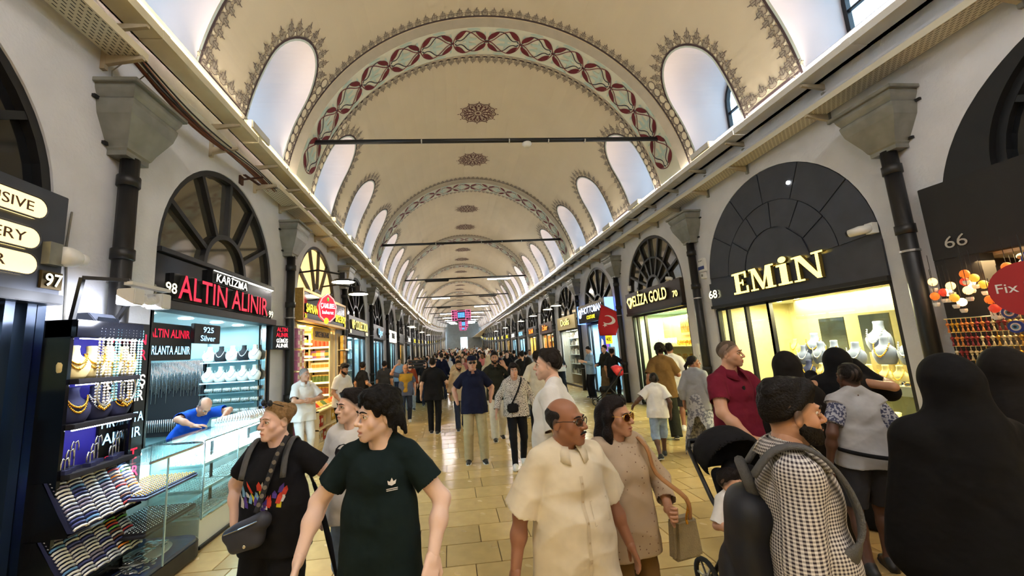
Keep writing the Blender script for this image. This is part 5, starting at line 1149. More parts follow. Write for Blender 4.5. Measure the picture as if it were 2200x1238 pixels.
cres = [(.48+.30*math.cos(a), .42+.17*math.sin(a)) for a in [math.radians(40+280*i/20) for i in range(21)]] + [(.56+.22*math.cos(a), .42+.125*math.sin(a)) for a in [math.radians(310-260*i/20) for i in range(21)]]
onflag(cres, 'crescent'); onflag([(.60+(.13 if i % 2 == 0 else .05)*math.cos(i*PI/5+.3), .62+(.075 if i % 2 == 0 else .03)*math.sin(i*PI/5+.3)) for i in range(10)], 'star')
# ------------------------------------------------------------------ further shops on both sides
def simple_shop(s, i, title, tm, bm, wallc, goodsc, lampc, label, watts=26, door=True, split=True, num=None):
    fanlight(s, i, 'far')
    st = thing('storefront', label, 'storefront', wpos(s, i, 0, 0, 0), SROT[s])
    fascia(st, -1.5, 1.5, 2.66, 3.28, -.08, bm, .18)
    if title: letters(title, st, (0, -.08, 3.0), .30, tm, min(2.5, .28*len(title)), .006, .04, split=split)
    if num: letters(num, st, (-1.3, -.08, 2.76), .12, m_num, .2, .01, .02); letters(num, st, (1.2, -.08, 2.76), .12, m_num, .4, .01, .02)
    front_frame(st, (-1.48, -.3, .7, 1.48) if door else (-1.48, 1.48), .05, 2.62, m_black, .07)
    shell(st, -1.48, 1.46, 1.2, 2.62, mat('wall_%d_%d_%d' % wallc, wallc, .6))
    rs = random.Random(i*7+s)
    for z in (.5, 1.0, 1.45, 1.9, 2.25):
        MB().box(-1.4, 1.4, .45, .8, z-.03, z).build('shelf', m_shopwhite, st)
        by = {}
        for k in range(22):
            c = rs.choice(goodsc); by.setdefault(c, MB()).box(-1.36+.125*k, -1.36+.125*k+rs.uniform(.06, .11), .5, .7, z, z+rs.uniform(.1, .3))
        for c, mb in by.items(): tag(mb.build('goods_row', mat('goods_row_%d_%d_%d' % c, c, .5, var=.2), st), kind='stuff')
    downlights(st, (-1.0, 0, 1.0), .3, 2.60, lampc, 30, .08); lamp_area(s, i, 0, .3, 2.56, 2.4, .5, lampc, watts)
    return st
cool = (205, 240, 255); warm = (255, 222, 160)
GC = ((200, 220, 225), (150, 180, 190), (230, 235, 235), (90, 110, 130)); GW = ((214, 140, 60), (196, 90, 50), (230, 190, 90), (240, 220, 170), (150, 80, 50)); GG = ((226, 200, 110), (200, 170, 80), (240, 226, 170), (120, 100, 60)); GS = ((190, 180, 160), (150, 140, 125), (225, 220, 205), (110, 100, 90))
m_bb = mat('bronze_board', (70, 62, 52), .4, metal=.4); m_db = mat('dark_board', (30, 30, 34), .4)
simple_shop(-1, 6, 'VIP COLLECTION', m_goldl, m_bb, (176, 206, 214), GC, cool, 'bronze fascia with tall gold capital letters next to the spice shop', num='103')
simple_shop(-1, 7, 'Ugur', m_bluewhite, m_db, (150, 190, 205), GC, cool, 'dark shop front with pale blue script letters on the left')
simple_shop(-1, 8, 'TIME', m_db, emis('white_sign_face', (250, 244, 220), 1.1), (190, 220, 210), GC, cool, 'shop front with a white lit sign panel on the left')
simple_shop(-1, 9, None, m_yell, m_db, (236, 190, 110), GW, warm, 'open bazaar stall with orange goods and lit shelves on the left')
simple_shop(1, 7, 'Dolfs', m_goldl, mat('gold_sign_panel', (206, 186, 130), .4, metal=.3), (170, 168, 158), GS, (255, 248, 230), 'silverware shop front with a pale gold name panel', 45, door=False)
simple_shop(1, 8, 'Zafer', m_orange, mat('dark_red_board', (60, 26, 20), .5), (206, 140, 80), GW, warm, 'narrow shop front with wooden door frames and an orange script sign', 40)
simple_shop(1, 9, 'SeDeM', m_orange, m_db, (240, 206, 120), GW, warm, 'sweet shop front with fiery orange letters on the right', 45)
simple_shop(1, 10, 'BAZAAR', m_bluewhite, m_db, (190, 220, 235), GC+GW, cool, 'pale blue lit souvenir stall on the right', 45)
th = [('GOLD', m_goldl, m_bb, (226, 204, 130), GG, warm), ('SPICE', m_yell, m_db, (240, 200, 120), GW, warm), ('SILVER', m_white_l, m_db, (190, 210, 215), GC, cool), ('TEA', m_goldl, m_bb, (236, 206, 140), GW+GG, warm)]
for i in range(10, 27):
    for s in (-1, 1):
        if s == 1 and i == 10: continue
        t_, tm, bm, wc, gc, lc = th[(i*3+(s > 0)) % 4]
        simple_shop(s, i, t_, tm, bm, wc, gc, lc, 'distant lit %s stall on the %s, %s arch down the hall' % (t_.lower(), SIDE[s], ORD[i-4]), 26, split=False)
for i in (0, 1, 2):
    for s in (-1, 1):
        simple_shop(s, i, None, m_yell, m_db, (230, 210, 160), GG, warm, 'lit shop front on the %s behind the viewer, %s one' % (SIDE[s], ORD[i]), 80)
# dish lamps on arms over the further right-hand and left-hand shops
pl = thing('arm_lamp', '', 'lamp'); MB().tube([(0, 0, .1), (0, -.7, .14), (0, -.75, .1)], .02, 6).build('arm', m_black, pl)
MB().lathe([(.03, .1), (.06, .04), (.24, -.02), (.25, -.04)], 16, (0, -.75, 0), caps=False).build('shade', m_whitest, pl, True); MB().lathe([(.001, -.03), (.2, -.03), (.2, -.025)], 16, (0, -.75, 0)).build('lamp_disc', m_lampdisc, pl)
fst = True
for n_, (s, i, x) in enumerate(((1, 7, -.6), (1, 7, 1.0), (1, 8, 0), (1, 9, 0), (-1, 9, -.6), (-1, 9, .6), (-1, 11, 0), (1, 11, 0), (-1, 13, 0), (1, 13, 0))):
    lb = 'white dish lamp on an arm over the %s shops, %s down the hall' % (SIDE[s], ORD[n_])
    if fst: pl.location = wpos(s, i, x, 0, 3.75); pl.rotation_euler = (0, 0, SROT[s]); pl['label'] = lb; pl['group'] = 'dish lamps on arms'; fst = False
    else: copy_tree(pl, wpos(s, i, x, 0, 3.75), SROT[s], lb)
# blanking panels behind arches so that no daylight leaks from behind the shops
for s, nm in ((-1, 'wall_outer_left'), (1, 'wall_outer_right')):
    X = XL-2.35 if s < 0 else XR+2.35; mb = MB(); mb.box(min(X, X+s*.1), max(X, X+s*.1), YB, YE, -.1, 5.62); 
    a, b = (XL-2.45, XL-.0) if s < 0 else (XR+.0, XR+2.45); mb.box(a, b, YB, YE, 5.5, 5.6)
    tag(mb.build(nm, m_plaster), 'plain masonry behind the %s shops' % SIDE[s], None, kind='structure')
# ------------------------------------------------------------------ people: smooth distance-field bodies meshed by surface nets
class Field:
    def __init__(s, lo, hi, h):
        s.lo = np.array(lo, float); s.h = h; s.n = np.maximum(4, np.ceil((np.array(hi)-s.lo)/h).astype(int)+1)
        s.F = np.full(s.n, .5, np.float32); s.ax = [(s.lo[k]+h*np.arange(s.n[k])).astype(np.float32) for k in range(3)]
    def _sl(s, lo, hi):
        a = np.clip(np.floor((np.array(lo)-s.lo)/s.h).astype(int)-1, 0, s.n-1); b = np.clip(np.ceil((np.array(hi)-s.lo)/s.h).astype(int)+2, 1, s.n)
        if np.any(b <= a): return None
        return tuple(slice(a[k], b[k]) for k in range(3))
    def _apply(s, sl, d, k, op):
        f = s.F[sl]
        if op == 'u':
            if k > 0:
                g = np.clip(.5+.5*(f-d)/k, 0, 1); s.F[sl] = f*(1-g)+d*g-k*g*(1-g)
            else: s.F[sl] = np.minimum(f, d)
        else:
            d = -d
            if k > 0:
                g = np.clip(.5-.5*(f-d)/k, 0, 1); s.F[sl] = f*(1-g)+d*g+k*g*(1-g)
            else: s.F[sl] = np.maximum(f, d)
    def grid(s, sl): return s.ax[0][sl[0]][:, None, None], s.ax[1][sl[1]][None, :, None], s.ax[2][sl[2]][None, None, :]
    def rc(s, a, b, ra, rb=None, k=.02, op='u', fl=None):
        rb = ra if rb is None else rb; a = np.array(a, float); b = np.array(b, float); m = max(ra, rb)+2*k+2*s.h
        sl = s._sl(np.minimum(a, b)-m, np.maximum(a, b)+m)
        if sl is None: return s
        X, Y, Z = s.grid(sl); ab = b-a; L = float(ab@ab) or 1e-9
        t = np.clip(((X-a[0])*ab[0]+(Y-a[1])*ab[1]+(Z-a[2])*ab[2])/L, 0, 1)
        d = np.sqrt((X-a[0]-t*ab[0])**2+(Y-a[1]-t*ab[1])**2+(Z-a[2]-t*ab[2])**2)-(ra+t*(rb-ra)); s._apply(sl, d.astype(np.float32), k, op); return s
    def slv(s, a, b, ra, rb, k=.02):
        """tapered limb with a flat cut at b: sleeve or trouser leg"""
        a = np.array(a, float); b = np.array(b, float); m = max(ra, rb)+2*k+2*s.h; sl = s._sl(np.minimum(a, b)-m, np.maximum(a, b)+m)
        if sl is None: return s
        X, Y, Z = s.grid(sl); ab = b-a; L = float(ab@ab); l = math.sqrt(L)
        tt = ((X-a[0])*ab[0]+(Y-a[1])*ab[1]+(Z-a[2])*ab[2])/L; t = np.clip(tt, 0, 1.3)
        d = np.sqrt((X-a[0]-t*ab[0])**2+(Y-a[1]-t*ab[1])**2+(Z-a[2]-t*ab[2])**2)-(ra+t*(rb-ra)); d = np.maximum(d, (tt-1)*l); s._apply(sl, d.astype(np.float32), k, 'u'); return s
    def chain(s, pts, rs, k=.02, op='u'):
        for i in range(len(pts)-1): s.rc(pts[i], pts[i+1], rs[i], rs[i+1], k, op)
        return s
    def ell(s, c, r, k=.02, op='u', R=None):
        c = np.array(c, float); r = np.array(r, float); m = (r.max() if R is not None else r)+2*k+2*s.h; sl = s._sl(c-m, c+m)
        if sl is None: return s
        X, Y, Z = s.grid(sl); X = X-c[0]; Y = Y-c[1]; Z = Z-c[2]
        if R is not None:
            R = np.array(R); X, Y, Z = (R[0, 0]*X+R[1, 0]*Y+R[2, 0]*Z, R[0, 1]*X+R[1, 1]*Y+R[2, 1]*Z, R[0, 2]*X+R[1, 2]*Y+R[2, 2]*Z)
        k0 = np.sqrt((X/r[0])**2+(Y/r[1])**2+(Z/r[2])**2); k1 = np.sqrt((X/r[0]**2)**2+(Y/r[1]**2)**2+(Z/r[2]**2)**2)+1e-6
        s._apply(sl, (k0*(k0-1)/k1).astype(np.float32), k, op); return s
    def plane(s, p, n, k=.01):
        """cut away the side n points to"""
        sl = tuple(slice(0, m) for m in s.n); X, Y, Z = s.grid(sl); n = np.array(n, float); n /= np.linalg.norm(n)
        d = (X-p[0])*n[0]+(Y-p[1])*n[1]+(Z-p[2])*n[2]; f = s.F
        g = np.clip(.5-.5*(f-d)/k, 0, 1); s.F = (f*(1-g)+d*g+k*g*(1-g)).astype(np.float32); return s
    def fn(s, f, near=.08):
        sl = tuple(slice(0, m) for m in s.n); X, Y, Z = s.grid(sl); s.F = np.where(np.abs(s.F) < near, f(s.F, X, Y, Z), s.F).astype(np.float32); return s
    def mesh(s):
        F = s.F; h = s.h; nx, ny, nz = F.shape; ins = F < 0; C = (nx-1, ny-1, nz-1)
        sm = np.zeros(C+(3,), np.float32); ct = np.zeros(C, np.int16); crosses = []
        for ax in range(3):
            a = [slice(None)]*3; b = [slice(None)]*3; a[ax] = slice(0, -1); b[ax] = slice(1, None); a = tuple(a); b = tuple(b)
            idx = np.argwhere(ins[a] != ins[b]); 
            if len(idx) == 0: return np.zeros((0, 3)), []
            f0 = F[a][tuple(idx.T)]; f1 = F[b][tuple(idx.T)]; t = f0/(f0-f1); p = idx.astype(np.float32); p[:, ax] += t
            crosses.append((idx, ins[a][tuple(idx.T)])); o = [q for q in range(3) if q != ax]
            for d0 in (0, -1):
                for d1 in (0, -1):
                    c = idx.copy(); c[:, o[0]] += d0; c[:, o[1]] += d1
                    ok = np.all((c >= 0) & (c < np.array(C)), 1); cc = tuple(c[ok].T); np.add.at(sm, cc, p[ok]); np.add.at(ct, cc, 1)
        act = ct > 0; vid = np.full(C, -1, np.int64); vid[act] = np.arange(act.sum()); V = s.lo+h*(sm[act]/ct[act][:, None]); Q = []
        for ax in range(3):
            idx, inside = crosses[ax]; o = [(ax+1) % 3, (ax+2) % 3]; ok = (idx[:, o[0]] > 0) & (idx[:, o[1]] > 0) & (idx[:, o[0]] < C[o[0]]) & (idx[:, o[1]] < C[o[1]])
            idx = idx[ok]; ins_ = inside[ok]; q = []
            for d0, d1 in ((-1, -1), (0, -1), (0, 0), (-1, 0)):
                c = idx.copy(); c[:, o[0]] += d0; c[:, o[1]] += d1; q.append(vid[tuple(c.T)])
            q = np.stack(q, 1); q[~ins_] = q[~ins_][:, ::-1]; Q.append(q)
        return V, np.concatenate(Q)
def np_mesh(name, V, Q, mt, smooth=True, cols=None):
    me = bpy.data.meshes.new(name); n = len(V); m = len(Q); Q = np.asarray(Q, np.int32)
    me.vertices.add(n); me.vertices.foreach_set('co', np.asarray(V, np.float32).ravel()); me.loops.add(m*4); me.loops.foreach_set('vertex_index', Q.ravel())
    me.polygons.add(m); me.polygons.foreach_set('loop_start', np.arange(0, m*4, 4, dtype=np.int32)); me.polygons.foreach_set('loop_total', np.full(m, 4, np.int32)); me.update(calc_edges=True)
    if smooth: me.shade_smooth()
    if cols is not None:
        ca = me.color_attributes.new('tint', 'FLOAT_COLOR', 'POINT'); ca.data.foreach_set('color', np.concatenate([cols, np.ones((n, 1))], 1).astype(np.float32).ravel())
    if mt: me.materials.append(mt)
    me.validate(); return me
def Rz(a): c, s = math.cos(a), math.sin(a); return np.array([[c, -s, 0], [s, c, 0], [0, 0, 1]])
def Rx(a): c, s = math.cos(a), math.sin(a); return np.array([[1, 0, 0], [0, c, -s], [0, s, c]])
def Ry(a): c, s = math.cos(a), math.sin(a); return np.array([[c, 0, s], [0, 1, 0], [-s, 0, c]])
def ik(a, b, l1, l2, pole):
    a = np.array(a, float); b = np.array(b, float); d = b-a; L = np.linalg.norm(d); L2 = min(L, (l1+l2)*.995); d = d/L; b = a+d*L2
    x = (l1*l1-l2*l2+L2*L2)/(2*L2); h = math.sqrt(max(0, l1*l1-x*x)); p = np.array(pole, float); p = p-d*(p@d); p /= np.linalg.norm(p)+1e-9
    return a+d*x+p*h, b
LOD = {0: (.0036, .0075, .0036), 1: (.0065, .012, .007), 2: (.016, .022, .018)}      # head, cloth, hand cell sizes
m_eyew = mat('eye_white_person', (226, 222, 216), .25); m_iris = mat('eye_iris', (44, 28, 20), .15)
def skin_mat(rgb): return mat('skin_%d_%d_%d' % rgb, rgb, .5, attr='tint')
def head_build(hs, lod, skin, lips, stubble=0., stubc=(60, 50, 45), ears=True, female=False, mouth_open=0., scalp=None):
    h = LOD[lod][0]/hs; f = Field((-.105, -.135, -.2), (.105, .13, .13), h); w = .94 if female else 1.
    f.ell((0, .014, .030), (.075*w, .094, .086), 0); f.ell((0, -.020, -.035), (.060*w, .066, .080), .02)
    for s in (-1, 1): f.rc((s*.052*w, .008, -.05), (s*.016, -.066, -.100), .018, .015, .02); f.ell((s*.040, -.054, -.028), (.022, .018, .024), .02)
    f.rc((-.008, -.072, -.101), (.008, -.072, -.101), .017, .017, .015)
    f.rc((-.034, -.078, .024), (.034, -.078, .024), .0115 if not female else .010, None, .015); f.ell((0, -.068, -.064), (.034, .027, .034), .02)
    f.rc((0, -.086, .016), (0, -.112, -.026), .0075, .0115, .010); f.rc((0, -.108, -.030), (0, -.090, -.040), .009, .006, .008)
    for s in (-1, 1):
        f.ell((s*.0135, -.096, -.031), (.0085, .012, .0085), .006); f.ell((s*.031, -.100, .004), (.0185, .016, .0115), .012, 's')
        if lod == 0:
            f.chain([(s*.047, -.073, .003), (s*.039, -.083, .0115), (s*.029, -.0865, .0125), (s*.018, -.082, .004)], [.003, .0036, .0036, .003], .004); f.chain([(s*.046, -.073, .001), (s*.031, -.083, -.0065), (s*.019, -.081, .002)], [.0028, .003, .0025], .004)
        if ears: f.ell((s*.078*w, .014, -.008), (.0085, .019, .031), .008, R=Rz(-s*.35)); f.ell((s*.088*w, .008, -.004), (.005, .010, .018), .005, 's')
    f.chain([(-.023, -.082, -.068), (-.007, -.0955, -.0625), (.007, -.0955, -.0625), (.023, -.082, -.068)], [.0035, .006, .006, .0035], .006); f.chain([(-.019, -.083, -.0745-mouth_open), (0, -.094, -.078-mouth_open), (.019, -.083, -.0745-mouth_open)], [.004, .007, .004], .006)
    f.rc((-.022, -.094, -.0700-mouth_open*.5), (.022, -.094, -.0700-mouth_open*.5), .0018+mouth_open*.5, None, .004, 's')
    f.chain([(0, .018, -.06), (0, .032, -.2)], [.054*w, .058*w], .025)
    V, Q = f.mesh(); n = len(V); base = np.array(lin(skin)); col = np.tile(base, (n, 1)); x, y, z = V.T
    def blob(c, r): return np.exp(-(((x-c[0])/r[0])**2+((y-c[1])/r[1])**2+((z-c[2])/r[2])**2))
    if stubble > 0:
        m_ = np.clip((.0-z+.35*np.maximum(0, -y-.02)*-1-.028)/.02, 0, 1)*np.clip((.03-y)/.03, 0, 1)*np.clip((z+.16)/.03, 0, 1); m_ = m_*(1-.9*blob((0, -.1, -.03), (.03, .05, .022)))*np.where((np.abs(x) < .045) & (z > -.045) & (np.abs(x) > .028), .35, 1)
        side = np.clip((.02-np.abs(y-.0))/.02, 0, 1)*np.clip((z+.05)/.03, 0, 1)*np.clip((.01-z)/.02, 0, 1)*(np.abs(x) > .055); m_ = np.maximum(m_, side*.9)
        col = col*(1-stubble*m_[:, None])+np.array(lin(stubc))*stubble*m_[:, None]
    lm = np.clip(blob((0, -.098, -.069), (.022, .02, .0105))*1.9-.25, 0, 1)[:, None]; col = col*(1-lm*.8)+np.array(lin(lips))*lm*.8
    if scalp:
        st_, hc_ = scalp; hl, low = HAIRL.get(st_, (.068, .9))
        if st_ == 'bald': mk = np.clip((z-(.004-y*.95))/.014, 0, 1)*np.clip((.058+.25*y-z)/.02, 0, 1)*np.clip((y+.018)/.02, 0, 1)
        else: mk = np.clip((z-np.where(y < 0, .004+(-y)*(hl-.004)/.075, .004-y*low)+.012)/.022, 0, 1)
        mk = (mk*.85)[:, None]; col = col*(1-mk)+np.array(lin(hc_))*mk
    for s in (-1, 1):
        ck = blob((s*.042, -.06, -.025), (.022, .03, .02))[:, None]*.18; col = col*(1-ck)+col*np.array([1.15, .8, .78])*ck
        ey = blob((s*.031, -.085, .004), (.022, .02, .012))[:, None]*.22; col = col*(1-ey*.6)
    return V*hs, Q, col
def eyes_build(hs, gaze=(0, 0)):
    out = []
    for s in (-1, 1):
        mb = MB(); c = (s*.031*hs, -.0735*hs, .0035*hs); mb.ball(c, .0125*hs, 12, 8); g = Vector((gaze[0], -1, gaze[1])).normalized(); ib = MB(); ib.ball(tuple(Vector(c)+g*.0080*hs), .0068*hs, 12, 8); out.append((mb, ib))
    return out
def brow_build(hs, th=.0042, female=False):
    out = []
    for s in (-1, 1): out.append(MB().tube([(s*.011*hs, -.0955*hs, .0235*hs), (s*.020*hs, -.0955*hs, .0275*hs), (s*.031*hs, -.0925*hs, .0290*hs), (s*.041*hs, -.0860*hs, .0270*hs), (s*.050*hs, -.0770*hs, .0215*hs)], [th*.8*hs, th*hs, th*hs, th*.8*hs, th*.4*hs], 6))
    return out
HAIRL = {'short': (.074, .9), 'fade': (.070, .62), 'curly': (.060, 1.25), 'long': (.076, 1.6), 'bun': (.078, .75), 'bob': (.05, 1.4), 'tied': (.076, .9)}
def hair_build(style, hs, lod, seed=1, vol=1.):
    h = max(.005, LOD[lod][0]*1.15)/hs; f = Field((-.17, -.16, -.36), (.17, .22, .2), h); rs = random.Random(seed)
    if style in HAIRL:
        hl, low = HAIRL[style]; ta, tb = {'short': (.011, .013), 'fade': (.009, .012), 'curly': (.024, .018), 'long': (.013, .010), 'bun': (.008, .004), 'bob': (.016, .014), 'tied': (.008, .005)}[style]
        f.ell((0, .014, .030), (.075, .094, .086), 0)
        def grow(F, X, Y, Z):
            sm = lambda t: np.clip(t, 0, 1)**2*(3-2*np.clip(t, 0, 1)); line = np.where(Y < .0, .004+(-Y)*(hl-.004)/.075, .004-Y*low)+.006*np.sin(60*X+2)*np.sin(45*Y)
            th = vol*(ta*sm((Z-line)/.035)+tb*sm((Z-.055)/.06)*sm((.085-np.abs(X))/.04)); st = np.sin(150*X+6*np.sin(25*Y+9*Z)+4*np.sin(30*Z))*.0022+np.sin(52*X+3*np.sin(18*Y)+20*Z)*.0035
            return F+.004-th-st*sm((Z-line)/.05)*min(1.6, vol+.2)
        f.fn(grow, .3)
        if style == 'fade':
            f.ell((0, .000, .082), (.064, .086, .050+.012*vol), .03); f.ell((0, -.058, .100), (.050, .036, .024+.010*vol), .02); f.fn(lambda F, X, Y, Z: F+(.0022*np.sin(150*X+5*np.sin(25*Y))+.004*np.sin(48*X+20*Y+4*np.sin(18*Z)))*np.clip((Z-.06)/.03, 0, 1), .05)
        if style == 'curly':
            for _ in range(190):
                a = rs.uniform(0, 2*PI); b = rs.uniform(-.35, 1.5); x, y, z = math.cos(a)*math.cos(b), math.sin(a)*math.cos(b), math.sin(b)
                P = np.array([x*.086, .02+y*.102, .036+z*.10]); ln = .004+max(0, -P[1])*(hl-.004)/.075 if P[1] < 0 else .004-P[1]*1.15
                if P[2] > ln-.012: f.ell(P, (rs.uniform(.014, .022),)*3, .008)
            for s in (-1, 1):
                for q in range(6): f.rc((s*.08, .02+.015*q, .0), (s*(.088+.006*(q % 2)), .025+.016*q, -.05-.02*(q % 3)), .016, .009, .008)
        if style == 'long':
            f.ell((0, .075, -.02), (.078, .045, .11), .03)
            for s in (-1, 1): f.chain([(s*.058, .03, .07), (s*.088, .012, .0), (s*.090, .018, -.10), (s*.080, .012, -.30)], [.026, .022, .028, .010], .03); f.chain([(s*.05, .08, .03), (s*.062, .085, -.12), (s*.06, .07, -.33)], [.04, .042, .012], .03)
            f.chain([(0, .09, .02), (0, .10, -.14), (0, .09, -.30)], [.05, .05, .025], .03)
        if style == 'bob':
            for s in (-1, 1): f.chain([(s*.06, .0, .07), (s*.085, .0, .0), (s*.078, -.0, -.065)], [.03, .026, .016], .02)
            f.ell((0, .07, -.02), (.08, .05, .075), .03); f.rc((-.05, -.075, .075), (.05, -.075, .075), .022, None, .02)
        if style == 'bun': f.ell((0, .105, .055), (.045, .04, .05), .02)
        if style == 'tied': f.chain([(0, .10, .0), (.02, .135, -.06), (.03, .12, -.2)], [.03, .026, .012], .015)
        if style in ('long', 'bob', 'curly'): f.fn(lambda F, X, Y, Z: F+.0025*np.sin(95*X+40*Y+3*np.sin(20*Z)), .05)
    elif style == 'bald':
        f.ell((0, .014, .030), (.075, .094, .086), 0)
        def grow(F, X, Y, Z):
            sm = lambda t: np.clip(t, 0, 1); mk = sm((Z-(.004-Y*.95))/.02)*sm((.066+.22*Y-Z)/.03)*sm((Y+.02)/.03); return F+.003-.0085*mk-.0015*np.sin(150*X+130*Z)*mk+0*X
        f.fn(grow, .3)
    V, Q = f.mesh(); return V*hs, Q
def lash_build(hs):
    return [MB().tube([(s*.019*hs, -.0855*hs, .0075*hs), (s*.026*hs, -.0895*hs, .0125*hs), (s*.034*hs, -.0885*hs, .0130*hs), (s*.042*hs, -.0835*hs, .0095*hs), (s*.047*hs, -.0775*hs, .0050*hs)], [.0008*hs, .0017*hs, .0018*hs, .0016*hs, .0008*hs], 5) for s in (-1, 1)]
def beard_build(hs, lod, full=1.):
    h = max(.0045, LOD[lod][0])/hs; f = Field((-.10, -.135, -.16), (.10, .06, .03), h)
    f.ell((0, -.020, -.035), (.060, .066, .080), 0)
    for s in (-1, 1): f.rc((s*.052, .008, -.05), (s*.016, -.066, -.100), .018, .015, .02); f.ell((s*.040, -.054, -.028), (.022, .018, .024), .02)
    f.rc((-.008, -.072, -.101), (.008, -.072, -.101), .017, .017, .015); f.ell((0, -.068, -.064), (.034, .027, .034), .02)
    f.chain([(-.023, -.082, -.068), (-.007, -.0955, -.0625), (.007, -.0955, -.0625), (.023, -.082, -.068)], [.0035, .006, .006, .0035], .006)
    def grow(F, X, Y, Z):
        sm = lambda t: np.clip(t, 0, 1); aX = np.abs(X)
        jaw = sm((-.030-.30*np.maximum(0, -Y-.02)-Z)/.018)*sm((.028-Y)/.02)*sm((Z+.128)/.015)
        lips = np.clip(1.6-((X/.026)**2+((Z+.071)/.0125)**2), 0, 1)*(Y < -.06); mus = sm((.030-aX)/.008)*sm((.007-np.abs(Z+.0545))/.004)*(Y < -.07)
        burn = sm((aX-.050)/.008)*sm((.018-np.abs(Y+.004))/.008)*sm((.004-Z)/.01); mk = np.maximum(np.maximum(jaw*(1-np.clip(lips*1.5, 0, 1)), mus*.8), burn*.8)
        return F+.003-(.0075*full)*mk-.0012*np.sin(170*X+3*np.sin(60*Z))*np.sin(150*Z)*mk
    f.fn(grow, .3); V, Q = f.mesh(); return V*hs, Q
def hand_prims(f, w, d, n, side, s, curl=.35, spread=.12, thumb=.6, k=.006):
    """w wrist, d direction of the hand, n palm normal; side +1/-1 puts the thumb"""
    w = np.array(w, float); d = np.array(d, float)/np.linalg.norm(d); n = np.array(n, float); n = n-d*(n@d); n /= np.linalg.norm(n); b = np.cross(d, n)*side
    for q, (o, r) in enumerate(((-.030, .0125), (-.010, .0135), (.010, .0135), (.029, .012))): f.rc(w+d*.012*s+b*o*.75*s, w+d*.085*s+b*o*s, r*1.05*s, r*s, .012*s)
    f.rc(w-d*.03*s, w+d*.02*s, .024*s, .023*s, .02*s)
    for q, (o, L) in enumerate(((.031, .066), (.0105, .076), (-.0105, .071), (-.031, .056))):
        p = w+d*.086*s+b*o*s; a = curl*(.8+.12*q); dd = d+b*(o/.031)*spread*.5; dd /= np.linalg.norm(dd)
        for seg, (fr, r0, r1) in enumerate(((.42, .0098, .0092), (.32, .0092, .0084), (.26, .0084, .0068))):
            aa = a*(.55+seg*.75); v = dd*math.cos(aa)+n*math.sin(aa); e = p+v*L*fr*s; f.rc(p, e, r0*s, r1*s, k*.55*s); p = e
    p = w+d*.022*s+b*.026*s; v1 = (d*.72+b*.62+n*.30*thumb); v1 /= np.linalg.norm(v1); v2 = d*.92+b*.18+n*.45*thumb; v2 /= np.linalg.norm(v2)
    e = p+v1*.043*s; f.rc(p, e, .0165*s, .0118*s, .01*s); e2 = e+v2*.034*s; f.rc(e, e2, .011*s, .0098*s, .005*s); f.rc(e2, e2+v2*.024*s, .0098*s, .0078*s, .004*s)
def torso_prims(f, J, g, k=.04):
    """shared by body and clothes; g = inflate"""
    H, bw, bd, s = J['H'], J['bw'], J['bd'], J['s']; T = J['T']
    f.ell(T(0, .0, .745*H), (.152*bw*s+g, .108*bd*s+g, .135*s+g), k); f.rc(T(-.125*bw*s, .012, .803*H), T(.125*bw*s, .012, .803*H), .052*s+g, None, k)
    f.ell(T(0, -.004, .635*H), (.138*bw*s*J['wst']+g, .100*bd*s+g, .135*s+g), k); f.ell(T(0, .008, .545*H), (.158*bw*s*J['hip']+g, .115*bd*s+g, .10*s+g), k)
    for q in (-1, 1): f.rc(T(q*.03*s, .018, .862*H), T(q*.135*bw*s, .012, .808*H), .040*s+g*.4, .046*s+g, .03)
    if J['belly']: f.ell(T(0, -.055*s, .615*H), (.125*bw*s*J['belly']+g, .085*s*J['belly']+g, .12*s+g), k)
    if J['bust']:
        for q in (-1, 1): f.ell(T(q*.068*s, -.075*s, .725*H), (.062*s*J['bust']+g, .058*s*J['bust']+g, .065*s*J['bust']+g), .03)
def joints(p):
    H = p['h']; s = H/1.75; J = {'H': H, 's': s, 'bw': p.get('bw', 1.), 'bd': p.get('bd', 1.), 'wst': p.get('wst', 1.), 'hip': p.get('hip', 1.), 'belly': p.get('belly', 0), 'bust': p.get('bust', 0)}
    lean = p.get('lean', 0.); M = Rx(lean); piv = np.array([0, 0, .53*H]); off = np.array(p.get('shift', (0, 0, 0)), float)
    J['T'] = lambda x, y, z: M@(np.array([x, y, z], float)-piv)+piv+off
    sw = .148*J['bw']*s
    for q, n in ((-1, 'L'), (1, 'R')):
        sh = J['T'](q*sw, .012, .806*H); J['sh'+n] = sh
        t = p.get('arm'+n, (q*.10, -.03, -.53)); pole = p.get('pole'+n, (q*.5, 1, -.2))     # wrist relative to the shoulder (scaled by s)
        el, wr = ik(sh, sh+np.array(t)*s, .292*s, .255*s, pole); J['el'+n] = el; J['wr'+n] = wr
        hp = np.array([q*.085*J['bw']*s, .005, .515*H])+off; J['hp'+n] = hp; ft = p.get('leg'+n, (q*.10, 0., .075))
        kn, an = ik(hp, np.array(ft)*np.array([s, s, s]), .245*H, .235*H, p.get('kpole'+n, (q*.15, -1, 0))); J['kn'+n] = kn; J['an'+n] = an
    J['neck'] = J['T'](0, .02, .85*H); hc = J['T'](0, -.012*s, .0); hs = p.get('hs', 1.)*s**.5; J['hs'] = hs
    J['head'] = J['T'](p.get('hx', 0)*s, -.018*s+p.get('hy', 0)*s, H-.118*hs); J['HM'] = Rx(p.get('lean', 0)*.5)@Rz(p.get('hyaw', 0))@Rx(-p.get('hpitch', 0))@Ry(p.get('hroll', 0))
    return J
def xf(V, M, t): return np.asarray(V)@np.asarray(M).T+np.asarray(t)
def bounds(pts, m): P = np.array(pts); return P.min(0)-m, P.max(0)+m
